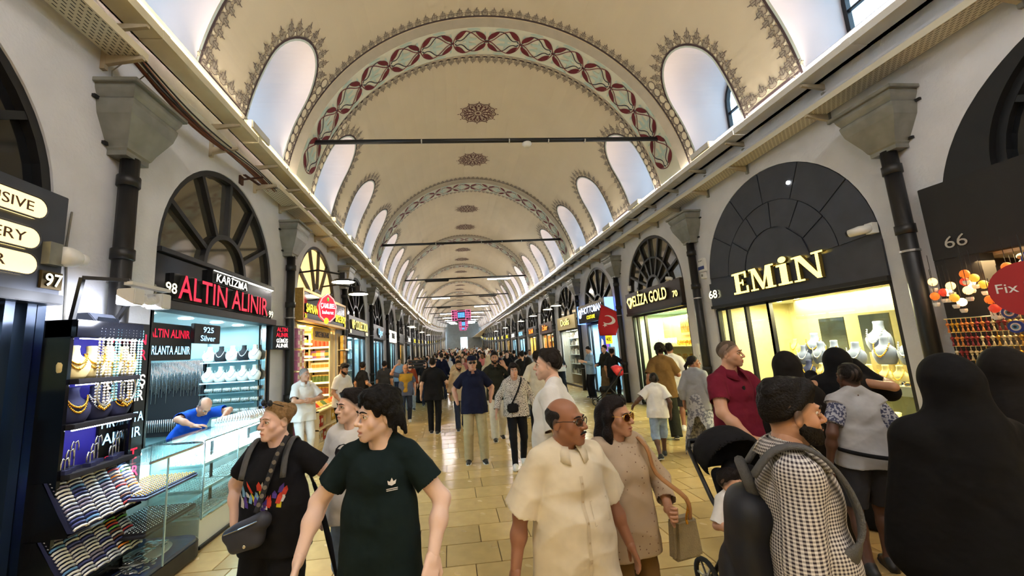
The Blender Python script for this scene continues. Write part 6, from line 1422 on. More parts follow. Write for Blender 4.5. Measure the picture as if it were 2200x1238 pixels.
def merge(parts):
    V = []; Q = []; C = []; n = 0
    for v, q, c in parts:
        if len(v) == 0: continue
        V.append(v); Q.append(np.asarray(q)+n); C.append(c); n += len(v)
    return np.concatenate(V), np.concatenate(Q), np.concatenate(C)
def open_end(V, Q, ends, h):
    """take the flat lids off sleeve, hem and trouser ends so that they are open"""
    Q = np.asarray(Q); c = V[Q].mean(1); keep = np.ones(len(Q), bool); a = V[Q[:, 2]]-V[Q[:, 0]]; b = V[Q[:, 3]]-V[Q[:, 1]]; n = np.cross(a, b); n /= np.linalg.norm(n, axis=1)[:, None]+1e-12
    for P, d, r in ends:
        d = np.array(d, float); d /= np.linalg.norm(d); q = c-np.array(P); t = q@d; rad = np.linalg.norm(q-t[:, None]*d, axis=1); keep &= ~((np.abs(t) < 1.4*h) & (rad < r) & (n@d > .75))
    return V, Q[keep]
def folds(f, amp, seed, freq=1.):
    a = seed*1.7
    def g(F, X, Y, Z):
        u = freq*(11*X+19*Z)+1.6*np.sin(7*Z+6*X+a)+a; v = freq*(-15*X+13*Z)+1.8*np.sin(9*X+5*Z+5*Y+a*.6)-a; w = freq*(30*Y+9*Z+14*X)+a
        env = .55+.45*np.sin(5*Z+4*X+a)
        return F+amp*(np.abs(np.sin(u))**.7*env+.8*np.abs(np.sin(v))**.7*(1-env*.6)+.35*np.sin(w)-.9)
    f.fn(g, .05); return f
def person(p, label, loc, rz, group=None, name='person'):
    lod = p.get('lod', 1); hh, ch, dh = LOD[lod]; J = joints(p); H, s, T = J['H'], J['s'], J['T']; hs = J['hs']
    root = thing(name, label, 'person', loc, rz, group); sk = p.get('skin', (214, 164, 134)); smat = skin_mat(sk); base = np.array(lin(sk)); parts = []; SD = (('L', -1), ('R', 1))
    sg = p.get('seed', 1)
    # ---- body: head, neck, arms, hands, legs in one mesh
    if p.get('face', True): hv, hq, hcol = head_build(hs, lod, sk, p.get('lips', tuple(int(a*b) for a, b in zip(sk, (.86, .62, .60)))), p.get('stubble', 0), p.get('stubc', (56, 46, 42)), True, p.get('female', False), p.get('mopen', 0.), (p['hair'], p.get('hairc', (28, 22, 20))) if p.get('hair') else None); parts.append((xf(hv, J['HM'], J['head']), hq, hcol))
    pts = [J[k+n] for k in ('sh', 'el', 'wr') for n in 'LR']+[T(0, 0, .86*H), T(.0, -.15, .5*H), T(0, .15, .5*H)]
    if p.get('torso_skin', True):
        lo, hi = bounds(pts, .10*s); f = Field(lo, hi, ch); torso_prims(f, J, -.006)
        f.rc(J['head']+J['HM']@np.array([0, .02, -.09])*hs, T(0, .008, .835*H), .056*hs*(.92 if p.get('female') else 1), .054*s, .03)
        am = p.get('arm_r', 1.)
        for n, q in SD: f.chain([J['sh'+n], J['el'+n], J['wr'+n]], [.050*s*am, .041*s*am, .027*s*am], .02); f.ell(J['el'+n]*.6+J['wr'+n]*.4, (.042*s*am,)*3, .03)
        V, Q = f.mesh(); parts.append((V, Q, np.tile(base*p.get('arm_tint', 1.), (len(V), 1))))
    for n, q in SD:
        hd = p.get('hand'+n, {});
        if hd is None: continue
        d = np.array(hd.get('d', J['wr'+n]-J['el'+n]), float); d /= np.linalg.norm(d); nn = hd.get('n', (-q, .25, 0)); wr = J['wr'+n]
        lo, hi = bounds([wr-d*.05*s, wr+d*.21*s], .11*s); f = Field(lo, hi, dh); hand_prims(f, wr, d, nn, hd.get('side', q), s*hd.get('k', 1.), hd.get('curl', .35), hd.get('spread', .15), hd.get('thumb', .6))
        V, Q = f.mesh(); parts.append((V, Q, np.tile(base*p.get('arm_tint', 1.), (len(V), 1))))
    if p.get('legs_skin', False):
        lo, hi = bounds([J[k+n] for k in ('hp', 'kn', 'an') for n in 'LR'], .13*s); f = Field(lo, hi, ch)
        for n, q in SD: f.chain([J['hp'+n], J['kn'+n], J['an'+n]], [.082*s, .054*s, .037*s], .02); f.ell(J['kn'+n]*.68+J['an'+n]*.32+np.array([0, .015*s, 0]), (.05*s, .052*s, .075*s), .03); f.rc(J['an'+n], J['an'+n]+np.array([0, -.1*s, -.045*s]), .038*s, .03*s, .03)
        V, Q = f.mesh(); parts.append((V, Q, np.tile(base*p.get('leg_tint', 1.), (len(V), 1))))
    V, Q, C = merge(parts); obj('body', np_mesh('body', V, Q, smat, True, C), root)
    hm = Matrix([list(J['HM'][i])+[J['head'][i]] for i in range(3)]+[[0, 0, 0, 1]])
    def onhead(me_or_mb, nm, mt, smooth=True):
        o = obj(nm, me_or_mb.mesh(nm, mt, smooth) if isinstance(me_or_mb, MB) else me_or_mb, root); o.matrix_local = hm; return o
    root_h = {'onhead': onhead, 'J': J, 'root': root}
    hc_ = p.get('hairc', (28, 22, 20)); hm_ = mat('hair_%d_%d_%d' % hc_, hc_, .6, var=.3, scale=60, bump=.35, bscale=120, spec=.18)
    if p.get('face', True) and lod < 2:
        if p.get('eyes', True):
            for e, i in eyes_build(hs, p.get('gaze', (0, 0))): o = onhead(e, 'eye', m_eyew); onhead(i, 'iris', m_iris)
        if p.get('eyes', True) and lod == 0:
            for l_ in lash_build(hs): onhead(l_, 'eyelash', m_iris)
        if p.get('stubble', 0) > .55:
            V, Q = beard_build(hs, lod, p.get('beard', 1.)); onhead(np_mesh('beard', V, Q, hm_), 'beard', None)
        for b in brow_build(hs, p.get('brow', .0042), p.get('female', False)): onhead(b, 'eyebrow', hm_)
        if p.get('mustache'): onhead(MB().tube([(-.026*hs, -.0915*hs, -.061*hs), (-.013*hs, -.1005*hs, -.053*hs), (0, -.1025*hs, -.0515*hs), (.013*hs, -.1005*hs, -.053*hs), (.026*hs, -.0915*hs, -.061*hs)], [.003*hs, .0062*hs, .0062*hs, .0062*hs, .003*hs], 8), 'mustache', hm_)
    if p.get('hair'):
        V, Q = hair_build(p['hair'], hs, lod, sg, p.get('hvol', 1.)); onhead(np_mesh('hair', V, Q, hm_), 'hair', None)
    # ---- clothes
    top = p.get('top')
    if top:
        sl = top.get('sleeve', .55); hem = top.get('hem', .47)*H; g = top.get('g', .014); lo, hi = bounds(pts+[T(0, -.2, hem), T(0, .2, hem)], .12*s); f = Field(lo, hi, ch); torso_prims(f, J, g)
        if top.get('loose', 1): f.rc(T(-.075*J['bw']*s, 0, .66*H), T(-.085*J['bw']*s, 0, hem), .095*s*J['bd']+g, .10*s*J['bd']+g*1.5, .05); f.rc(T(.075*J['bw']*s, 0, .66*H), T(.085*J['bw']*s, 0, hem), .095*s*J['bd']+g, .10*s*J['bd']+g*1.5, .05)
        ends = []
        for n, q in SD:
            a, e, w_ = J['sh'+n], J['el'+n], J['wr'+n]; am = p.get('arm_r', 1.)
            if sl > 0:
                if sl <= 1: ee = a+(e-a)*sl; f.slv(a, ee, .056*s*am+g*.6, .057*s*am+g*top.get('flare', 1.), .014); ends.append((ee, e-a, .16*s))
                else: f.rc(a, e, .056*s*am+g*.6, .047*s*am+g*.7, .03); ee = e+(w_-e)*(sl-1); f.slv(e, ee, .047*s*am+g*.6, .038*s*am+g*.8, .02); ends.append((ee, w_-e, .10*s))
        f.plane(T(0, 0, hem), J['T'](0, 0, 0)-J['T'](0, 0, 1), .012)
        nk = top.get('neck', 'crew'); hc0 = T(0, .0, .868*H)
        f.rc(T(0, .0, .835*H), J['head']+J['HM']@np.array([0, .012, -.09])*hs, .052*s, .068*s, .008, 's')
        if nk == 'v': f.rc(T(0, -.14*s, .86*H), T(0, -.16*s, .775*H), .055*s, .008, .01, 's')
        if nk in ('open', 'polo'): f.rc(T(0, -.13*s, .87*H), T(0, -.16*s, (.775 if nk == 'open' else .80)*H), .060*s, .010, .008, 's')
        folds(f, top.get('fold', .007), sg+3, top.get('ff', 1.)); V, Q = f.mesh()
        if lod < 2: V, Q = open_end(V, Q, ends+[(T(0, 0, hem), J['T'](0, 0, 0)-J['T'](0, 0, 1), .5)], ch)
        # sleeve ends: drop the geometry beyond the cuff plane
        o = obj(top.get('name', 't_shirt'), np_mesh('top', V, Q, top['m']), root); root_h['top'] = o
        if nk in ('open', 'collar', 'polo'):
            c0 = MB(); zc = .858*H; Rn = .073*s
            for q in (-1, 1):
                P0 = [T(q*Rn*math.sin(a), .012-Rn*1.05*math.cos(a)-.008, zc+.012-.018*math.cos(a)) for a in [PI*(.10+.9*i/8) for i in range(9)]]; P1 = [T(q*(Rn+(.030+.022*max(0, math.cos(a)))*s)*math.sin(a), .012-(Rn+.052*s)*1.05*math.cos(a)-.012*s, zc-.030*s-.062*s*max(0, math.cos(a))) for a in [PI*(.10+.9*i/8) for i in range(9)]]
                Pm = [tuple((np.array(a)+np.array(b))/2+np.array([0, 0, .012])) for a, b in zip(P0, P1)]; k0 = len(c0.v); c0.v += [tuple(v) for v in P0]+Pm+[tuple(v) for v in P1]
                for r_ in (0, 9): c0.f += [(k0+r_+i, k0+r_+i+1, k0+r_+10+i, k0+r_+9+i) for i in range(8)]
            co = c0.build('collar', top.get('mc', top['m']), root, True, fix=False); so = co.modifiers.new('thick', 'SOLIDIFY'); so.thickness = .005
    bt = p.get('bottom')
    if bt:
        r1, r2, r3 = bt.get('r', (.098, .072, .062)); lo, hi = bounds([J[k+n] for k in ('hp', 'kn', 'an') for n in 'LR']+[T(0, 0, .6*H)], .17*s); f = Field(lo, hi, ch); L_ = bt.get('len', 1.)
        f.ell((T(0, .008, .545*H)), (.162*J['bw']*s*J['hip'], .122*J['bd']*s, .10*s), 0); f.rc(T(-.06*s, 0, .60*H), T(.06*s, 0, .60*H), .088*s*J['bd'], None, .03)
        for n, q in SD:
            a, k_, e = J['hp'+n], J['kn'+n], J['an'+n]+np.array([0, 0, -.03*s]); 
            if L_ > .55: f.rc(a, k_, r1*s, r2*s, .03); f.slv(k_, k_+(e-k_)*((L_-.5)*2), r2*s, r3*s, .02)
            else: f.slv(a, a+(k_-a)*(L_*2), r1*s, r2*s, .03)
        if bt.get('skirt'):
            for n in 'LR': f.rc(T(0, 0, .55*H), np.array([J['an'+n][0], J['an'+n][1], (1-L_)*.5*H+.03]), .13*s, bt['skirt']*s, .08)
        f.plane((0, 0, .606*H+.01), (0, 0, 1), .01); folds(f, bt.get('fold', .006), sg+11, .9); V, Q = f.mesh(); root_h['bottom'] = obj(bt.get('name', 'trousers'), np_mesh('bottom', V, Q, bt['m']), root)
    sh = p.get('shoe')
    if sh:
        for n, q in SD:
            a = J['an'+n]; zf = a[2]-.075*s; yaw = p.get('toe', .12)*q; fd = np.array([math.sin(yaw), -math.cos(yaw), 0]); pt = p.get('pitch'+n, 0.); fdir = fd*math.cos(pt)+np.array([0, 0, math.sin(pt)]); up = np.array([0, 0, 1.])*math.cos(pt)-fd*math.sin(pt)
            b = a-up*.045*s; f = Field(a-.24*s, a+.24*s, max(.008, ch*.7)); f.chain([b-fdir*.055*s, b+fdir*.05*s, b+fdir*.15*s-up*.008*s], [.040*s, .042*s, .034*s], .02); f.rc(a-up*.0*s, a+up*.0*s-fdir*.01, .044*s, None, .03); f.plane(b-up*.024*s, -up, .006); V, Q = f.mesh(); o = obj('shoe', np_mesh('shoe', V, Q, sh['m']), root)
            sb = MB(); ol = [(-.085, .0), (-.07, .033), (0, .038), (.09, .046), (.155, .038), (.185, 0), (.155, -.038), (.09, -.046), (0, -.036), (-.07, -.033)]; sd = np.cross(fdir, up)
            lo_ = [b+fdir*u*s+sd*v*s-up*.030*s for u, v in ol]; up_ = [v+up*.018*s for v in lo_]; k0 = len(ol); sb.v = [tuple(v) for v in lo_]+[tuple(v) for v in up_]; sb.f = [tuple(range(k0-1, -1, -1)), tuple(range(k0, 2*k0))]+[(i, (i+1) % k0, (i+1) % k0+k0, i+k0) for i in range(k0)]; sb.build('sole', sh.get('sole', mat('white_sole', (222, 220, 214), .6)), o)
    return root_h
from mathutils.bvhtree import BVHTree
def decal(o, polys, nm, mt, off=.004, back=False):
    """lay small printed shapes on to a garment: polygons in its x-z plane projected along y"""
    bv = BVHTree.FromPolygons([v.co for v in o.data.vertices], [tuple(q.vertices) for q in o.data.polygons]); mb = MB(); sgn = -1 if back else 1
    for q in polys:
        vs = []
        for x, z in q:
            h_ = bv.ray_cast(Vector((x, -sgn*1.2, z)), Vector((0, sgn, 0)))
            if h_[0] is None: break
            vs.append(h_[0]+h_[1]*off if h_[1].y*sgn < 0 else h_[0]+Vector((0, -sgn*off, 0)))
        else: mb.add(vs, [tuple(range(len(vs)))])
    return mb.build(nm, mt, o, fix=False)
def text_polys(txt, cx, cz, h_, w_, bold=.0, ang=0.):
    v, f = text_raw(txt, bold, 0., 0., 1.); v = v.copy(); lo, hi = v.min(0), v.max(0); P = [((x-(lo[0]+hi[0])/2)/(hi[0]-lo[0])*w_, (y-(lo[1]+hi[1])/2)/(hi[1]-lo[1])*h_) for x, y, _ in v]; c, s = math.cos(ang), math.sin(ang)
    return [[(cx+P[i][0]*c-P[i][1]*s, cz+P[i][0]*s+P[i][1]*c) for i in q] for q in f]
def strap(pts, w, mt, nm, parent, th=.006, n=None):
    """flat ribbon through points, lying on edge-normal given per point"""
    def cr(A):      # smooth resampling through the given points
        A = [Vector(a) for a in A]; out = []
        for i in range(len(A)-1):
            p0, p1, p2, p3 = A[max(i-1, 0)], A[i], A[i+1], A[min(i+2, len(A)-1)]
            for k in range(4):
                t = k/4; out.append(.5*((2*p1)+(p2-p0)*t+(2*p0-5*p1+4*p2-p3)*t*t+(3*p1-p0-3*p2+p3)*t**3))
        return out+[A[-1]]
    mb = MB(); P = cr([a for a, b in pts]); Nn = [v.normalized() for v in cr([b for a, b in pts])]
    for i in range(len(P)):
        t = (P[min(i+1, len(P)-1)]-P[max(i-1, 0)]).normalized(); sd = t.cross(Nn[i]).normalized()*w/2
        for k, q in ((-1, 0), (1, 0), (1, 1), (-1, 1)): mb.v.append(tuple(P[i]+sd*k+Nn[i]*th*q))
    for i in range(len(P)-1):
        for j in range(4): mb.f.append((i*4+j, i*4+(j+1) % 4, i*4+4+(j+1) % 4, i*4+4+j))
    mb.f += [(3, 2, 1, 0), tuple(len(mb.v)-4+j for j in range(4))]
    return mb.build(nm, mt, parent, True)
def glasses(hd, hs, mt, lens, thick=.0022, w=.026, h_=.018, parentname='glasses'):
    fr = MB()
    for s in (-1, 1):
        fr.tube([(s*.034*hs+w*hs*math.cos(a), (-.104+.012*abs(.034*s+w*math.cos(a))/.06)*hs, .002*hs+h_*hs*math.sin(a)) for a in [2*PI*i/18 for i in range(18)]], thick, 5, closed=True)
        fr.tube([(s*.060*hs, -.094*hs, .008*hs), (s*.080*hs, -.03*hs, .010*hs), (s*.084*hs, .01*hs, .006*hs)], thick*.8, 5)
    fr.tube([(-.009*hs, -.104*hs, .006*hs), (0, -.106*hs, .008*hs), (.009*hs, -.104*hs, .006*hs)], thick, 5)
    o = hd['onhead'](fr, parentname, mt)
    for s in (-1, 1):
        l = MB(); q = [(s*.034*hs+(w-.001)*hs*math.cos(a), (-.104+.012*abs(.034*s+w*math.cos(a))/.06)*hs, .002*hs+(h_-.001)*hs*math.sin(a)) for a in [2*PI*i/18 for i in range(18)]]; l.add(q, [tuple(range(18))]); hd['onhead'](l, 'lens', lens, False)
    return o
# ------------------------------------------------------------------ cloth materials
def cloth(nm, rgb, var=.08, rough=.9, bump=.55): return mat(nm, rgb, rough, var=var, scale=14, bump=bump, bscale=12, spec=.2)
def pattern(nm, kind, c1, c2, scale, thr=.4):
    if nm in MATS: return MATS[nm]
    m = mat(nm, c1, .9, spec=.2); N = m.node_tree.nodes; Lk = m.node_tree.links; b = N['Principled BSDF']; tc = N.new('ShaderNodeTexCoord'); mx = N.new('ShaderNodeMix'); mx.data_type = 'RGBA'; mx.inputs['A'].default_value = lin(c1)+(1,); mx.inputs['B'].default_value = lin(c2)+(1,)
    if kind == 'check':
        sx = N.new('ShaderNodeSeparateXYZ'); Lk.new(tc.outputs['Object'], sx.inputs[0])
        def mth(op, a, b=None, c=None):
            q = N.new('ShaderNodeMath'); q.operation = op
            for k_, v_ in enumerate((a, b, c)):
                if v_ is None: continue
                if isinstance(v_, (int, float)): q.inputs[k_].default_value = v_
                else: Lk.new(v_, q.inputs[k_])
            return q.outputs[0]
        an = mth('MULTIPLY', mth('ARCTAN2', sx.outputs['X'], sx.outputs['Y']), .165*scale); gr = [mth('GREATER_THAN', mth('FRACT', v_), .5) for v_ in (an, mth('MULTIPLY', sx.outputs['Z'], scale))]
        Lk.new(mth('MULTIPLY', mth('ADD', gr[0], gr[1]), .5), mx.inputs['Factor'])
    else:
        t = N.new('ShaderNodeTexVoronoi') if kind in ('dots', 'leopard') else N.new('ShaderNodeTexNoise'); t.inputs['Scale'].default_value = scale
        if kind == 'leopard': t.feature = 'DISTANCE_TO_EDGE'
        if kind == 'noise': t.inputs['Detail'].default_value = 6
        Lk.new(tc.outputs['Object'], t.inputs['Vector']); g = N.new('ShaderNodeMath'); g.operation = 'LESS_THAN'; g.inputs[1].default_value = thr; Lk.new(t.outputs[0], g.inputs[0]); Lk.new(g.outputs[0], mx.inputs['Factor'])
    Lk.new(mx.outputs['Result'], b.inputs['Base Color']); return m
c_black = cloth('black_cotton', (24, 24, 28)); c_green = cloth('dark_green_black_cotton', (20, 34, 36), .06); c_white = cloth('white_cotton', (232, 230, 228), .03); c_cream = cloth('cream_linen', (228, 216, 192), .06, bump=.3); c_navy = cloth('navy_cotton', (24, 28, 52)); c_khaki = cloth('khaki_chino', (178, 164, 128)); c_jean = cloth('pale_blue_denim', (148, 168, 194), .22); c_jeand = cloth('dark_denim', (46, 54, 74), .2); c_maroon = cloth('maroon_pique', (112, 28, 48)); c_grey = cloth('grey_cotton', (150, 152, 158)); c_char = cloth('charcoal_cotton', (54, 54, 58)); c_brown = cloth('olive_brown_cotton', (112, 84, 48)); c_lblue = cloth('light_blue_cotton', (150, 178, 206)); c_blue = cloth('royal_blue_cotton', (30, 84, 200)); c_slate = cloth('slate_blue_cotton', (86, 96, 124)); c_must = cloth('mustard_vest', (170, 136, 52)); c_offw = cloth('off_white_cotton', (216, 208, 190)); c_dkgreen = cloth('dark_olive_shirt', (42, 42, 34)); c_beige = cloth('beige_cotton', (196, 176, 146))
c_check = pattern('black_white_gingham', 'check', (226, 222, 220), (58, 50, 58), 88); c_leo = pattern('leopard_print', 'leopard', (226, 218, 210), (30, 26, 28), 46, .075); c_dot = pattern('beige_dotted_blouse', 'dots', (184, 164, 142), (116, 88, 74), 34, .13); c_rag = pattern('grey_patterned_sleeve', 'noise', (170, 172, 184), (70, 74, 100), 60, .5); c_flor = pattern('grey_floral_skirt', 'noise', (170, 172, 180), (110, 112, 126), 24, .48)
c_abaya = cloth('black_abaya', (15, 15, 18), .1, .85); c_abaya2 = cloth('black_brown_abaya', (26, 23, 22), .15, .85); c_leather = mat('tan_leather', (166, 116, 70), .5, var=.12, scale=20); c_canvas = mat('olive_beige_canvas', (140, 126, 100), .7, var=.12, scale=20, bump=.3, bscale=160); c_bag = mat('dark_grey_nylon', (52, 54, 66), .55, var=.1, scale=16); c_pack = mat('black_navy_nylon', (20, 24, 36), .6, var=.15, scale=14); c_strap = mat('grey_webbing', (86, 86, 88), .8, var=.1, bump=.3, bscale=200)
sh_blk = mat('black_shoe', (26, 26, 28), .5); sh_wht = mat('white_trainer', (228, 226, 222), .5); sole_b = mat('dark_sole', (36, 34, 34), .7)
SK_P = (242, 206, 188); SK_L = (226, 182, 156); SK_M = (190, 142, 112); SK_B = (158, 108, 82); SK_D = (92, 60, 46)
STAND = {}
def W_(d=1, a=.16): return dict(legL=(-.09, -a*d, .085), legR=(.09, a*d, .11), pitchR=.0 if d < 0 else -.35, pitchL=-.35 if d < 0 else .0)   # walking stride
# ---- dark-green T-shirt man
A = person(dict(h=1.69, hs=1.06, lod=0, seed=2, hair='curly', hairc=(16, 14, 15), hvol=1.1, hyaw=-.72, gaze=(-.35, 0), skin=SK_P, stubble=.22, mopen=.004, bw=1.06, bd=1.1, wst=1.12, arm_r=1.1, armL=(-.18, -.20, -.42), armR=(.17, -.16, -.43), poleL=(-.8, .7, 0), poleR=(.8, .7, 0), handL=dict(n=(.6, .5, 0), curl=.45, k=1.1), handR=dict(n=(-.5, .6, 0), curl=.55, k=1.1), top=dict(m=c_green, sleeve=.66, hem=.465, g=.016, flare=1.0, fold=.005), bottom=dict(m=c_black), shoe=dict(m=sh_blk), **W_(1)), 'young man with thick curly black hair in dark green t-shirt', (-.40, 2.27, 0), -.22)
J = A['J']; zc = .735*J['H']; lg = []
for a, l in ((0, .036), (.62, .031), (-.62, .031)): lg.append([(.105+u*math.cos(a)-v*math.sin(a)*-1*-1 if False else .105+v*math.sin(a)+u*math.cos(a), zc+v*math.cos(a)-u*math.sin(a)) for u, v in ((0, 0), (.008, l*.45), (0, l), (-.008, l*.45))])
lg += [[(.082, zc-.012-.008*i), (.128, zc-.012-.008*i), (.128, zc-.016-.008*i), (.082, zc-.016-.008*i)] for i in range(2)]
decal(A['top'], lg, 'chest_logo', m_fw)
# ---- bald man in cream linen shirt
B = person(dict(h=1.60, lod=0, seed=5, hair='bald', hairc=(38, 34, 34), hyaw=.62, hpitch=.03, gaze=(.3, 0), skin=SK_B, mustache=1, stubble=.12, bw=1.08, bd=1.12, belly=.9, arm_r=1.05, hs=1.03, armL=(-.19, -.02, -.5), armR=(.19, .0, -.5), top=dict(m=c_cream, sleeve=.92, hem=.43, g=.028, flare=1.5, neck='open', fold=.012, name='linen_shirt'), bottom=dict(m=c_brown), shoe=dict(m=sh_blk), legL=(-.1, 0, .075), legR=(.1, -.1, .075)), 'balding man with glasses and moustache in cream linen shirt', (.575, 2.15, 0), .18)
glasses(B, B['J']['hs'], mat('gunmetal_frame', (60, 56, 54), .35, metal=.7), glass('spectacle_lens', (230, 232, 230), .2))
H = B['J']['H']; decal(B['top'], [[(-.006, z), (.012, z), (.012, z-.03), (-.006, z-.03)] for z in [.775*H-.03*i for i in range(18)]], 'button_placket', cloth('cream_placket', (214, 200, 174)), .003)
tag(decal(B['top'], [[(.003+.006*math.cos(a), z+.006*math.sin(a)) for a in [i*PI/3 for i in range(6)]] for z in [.755*H-.085*i for i in range(6)]], 'button', mat('pale_button', (190, 170, 140), .3), .007), kind='stuff')
px, pz = .095, .70*H; decal(B['top'], [[(px-.055, pz), (px+.055, pz), (px+.055, pz-.004), (px-.055, pz-.004)], [(px-.055, pz), (px-.051, pz), (px-.051, pz-.1), (px-.055, pz-.1)], [(px+.055, pz), (px+.051, pz), (px+.051, pz-.1), (px+.055, pz-.1)], [(px-.055, pz-.1), (px+.055, pz-.1), (px+.055, pz-.104), (px-.055, pz-.104)]], 'chest_pocket', MATS['cream_placket'], .003)
# ---- woman in dotted beige blouse with shoulder bag
C_ = person(dict(h=1.54, lod=0, seed=7, female=True, hair='long', hairc=(26, 18, 18), hyaw=.42, gaze=(.2, -.05), skin=(184, 136, 110), bust=.9, hip=1.08, bw=.97, bd=1.05, brow=.0032, armL=(-.10, .02, -.52), armR=(.07, -.20, -.38), poleR=(1, .6, -.4), handR=dict(n=(-1, 0, .2), curl=.9, d=(-.2, -.8, .1)), top=dict(m=c_dot, sleeve=1.7, hem=.43, g=.026, neck='v', fold=.006, name='blouse'), bottom=dict(m=c_brown), shoe=dict(m=sh_blk)), 'woman with long dark hair, tinted glasses and dotted beige blouse', (.98, 2.48, 0), .22)
glasses(C_, C_['J']['hs'], m_gold, glass('brown_lens', (150, 112, 96), .3), .0016, .029, .023)
for s in (-1, 1): C_['onhead'](MB().ball((s*.078, .0, -.045), .006, 8, 6), 'earring', m_silver)
J = C_['J']
t = thing('shoulder_bag', 'olive canvas shoulder bag with tan strap on the woman in beige', 'bag', (.98, 2.48, 0), .22)
bx_ = J['wrR']+np.array([.06, .0, -.02]); MB().prism([(-.10, -.24), (.10, -.24), (.075, -.02), (-.08, -.02)], -.04, .04, 'y').build('bag_body', c_canvas, t, bevel=.02).location = (bx_[0]+.02, bx_[1], bx_[2]+.0)
shp = J['shR']; strap([(tuple(J['T'](.10, .04, .845*J['H'])+np.array([0, 0, .04])), (0, 0, 1)), (tuple(J['T'](.125, -.07, .80*J['H'])+np.array([0, -.03, .02])), (.2, -1, .6)), (tuple(J['T'](.15, -.13, .72*J['H'])), (.3, -1, .1)), (tuple(bx_+np.array([.0, -.07, .10])), (.3, -1, 0)), (tuple(bx_+np.array([.03, -.05, -.02])), (.2, -1, 0))], .028, c_leather, 'strap', t)
MB().tube([tuple(bx_+np.array([.012*math.sin(i*.9), -.07, .10-.022*i])) for i in range(7)], .007, 6).build('gold_chain', m_gold, t)
# ---- backpack man in gingham shirt
D = person(dict(h=1.675, lod=0, seed=9, hair='fade', hairc=(22, 18, 18), hvol=1.25, hyaw=.30, gaze=(.1, 0), skin=(200, 150, 122), stubble=.78, stubc=(44, 34, 32), brow=.0055, bw=1.04, bd=1.12, hs=1.02, armL=(-.10, -.04, -.52), armR=(.12, -.08, -.5), top=dict(m=c_check, sleeve=1.9, hem=.45, g=.022, neck='open', fold=.006, name='gingham_shirt'), bottom=dict(m=c_jeand), shoe=dict(m=sh_blk)), 'bearded young man in gingham shirt wearing a backpack', (1.30, 1.53, 0), 1.02)
J = D['J']; H = J['H']
bp = thing('backpack', 'black backpack with grey straps on the man in gingham', 'backpack', (1.30, 1.53, 0), 1.02)
f = Field((-.24, .02, .65), (.24, .42, 1.45), .009); f.ell((0, .19, 1.02), (.135, .085, .24), 0); f.rc((-.06, .17, 1.19), (.06, .17, 1.19), .075, None, .05); f.rc((-.07, .20, .87), (.07, .20, .87), .085, None, .05); f.ell((0, .27, .92), (.095, .04, .12), .02); V, Q = f.mesh(); obj('pack_body', np_mesh('pack', V, Q, c_pack), bp)
MB().tube([(-.05, .15, 1.24), (-.05, .17, 1.33), (0, .18, 1.37), (.05, .17, 1.33), (.05, .15, 1.24)], .020, 8).build('grab_handle', c_strap, bp, True)
for q in (-1, 1): strap([(tuple(J['T'](q*.095, .14, .80*H)), (0, 1, .4)), (tuple(J['T'](q*.100, .07, .853*H)), (0, .3, 1)), (tuple(J['T'](q*.108, -.02, .865*H)), (0, -.3, 1)), (tuple(J['T'](q*.112, -.095, .825*H)), (0, -1, .6)), (tuple(J['T'](q*.118, -.135, .75*H)), (0, -1, 0)), (tuple(J['T'](q*.130, -.120, .69*H)), (q*.3, -1, 0)), (tuple(J['T'](q*.155, -.05, .655*H)), (q, -.4, 0)), (tuple(J['T'](q*.13, .10, .64*H)), (q, .2, 0))], .060, c_strap, 'shoulder_strap', bp, .014)
decal(D['top'], [[(-.004, z), (.010, z), (.010, z-.03), (-.004, z-.03)] for z in [.775*H-.03*i for i in range(16)]], 'button_placket', pattern('placket_check', 'check', (206, 202, 200), (60, 54, 60), 88), .003)
# ---- woman in black with printed t-shirt and belt bag
E_ = person(dict(h=1.62, lod=0, seed=4, female=True, hair='bun', hairc=(150, 118, 80), hyaw=-.50, gaze=(-.25, -.05), skin=(242, 200, 182), bust=1.1, hip=1.15, bw=1.04, bd=1.2, wst=1.15, belly=.9, brow=.003, armL=(-.13, .0, -.44), armR=(.13, .02, -.44), poleL=(-1, .7, 0), poleR=(1, .7, 0), handL=None, handR=None, arm_r=1.05, top=dict(m=c_black, sleeve=.62, hem=.46, g=.018), bottom=dict(m=c_black, r=(.112, .105, .115), name='wide_trousers'), shoe=dict(m=sh_blk), legL=(-.13, 0, .075), legR=(.13, 0, .075)), 'blonde woman in black printed t-shirt with belt bag across chest', (-1.13, 2.80, 0), -.12)
J = E_['J']; H = J['H']; rs = random.Random(12); pc_ = [('print_yellow', (214, 196, 40)), ('print_blue', (120, 170, 214)), ('print_white', (214, 210, 206)), ('print_red', (206, 64, 46)), ('print_violet', (84, 60, 150))]
for k, (nm, c) in enumerate(pc_):
    q = []
    for _ in range(7):
        x = rs.uniform(-.13, .12); z = .655*H+rs.uniform(-.04, .075)*(1-abs(x)*2); l = rs.uniform(.03, .07); a = x*3+rs.uniform(-.35, .35); w_ = rs.uniform(.007, .014); q.append([(x-w_*math.cos(a), z), (x+l*.5*math.sin(a)-w_, z+l*.6), (x+l*math.sin(a), z+l), (x+l*.5*math.sin(a)+w_, z+l*.45), (x+w_, z-.006)])
    decal(E_['top'], q, 'shirt_print', mat(nm, c, .8), .003+.0006*k)
sg_ = MB()
for s in (-1, 1): sg_.lathe([(.001, -.002), (.026, -.002), (.026, .002), (.001, .002)], 14, (s*.034, -.062, .118), axis='y', sx=1, sy=.75)
sg_.tube([(-.012, -.064, .12), (.012, -.064, .12)], .003, 5); sg_.tube([(-.06, -.06, .118), (-.078, .0, .09)], .003, 5); sg_.tube([(.06, -.06, .118), (.078, .0, .09)], .003, 5); E_['onhead'](sg_, 'sunglasses_on_head', m_black)
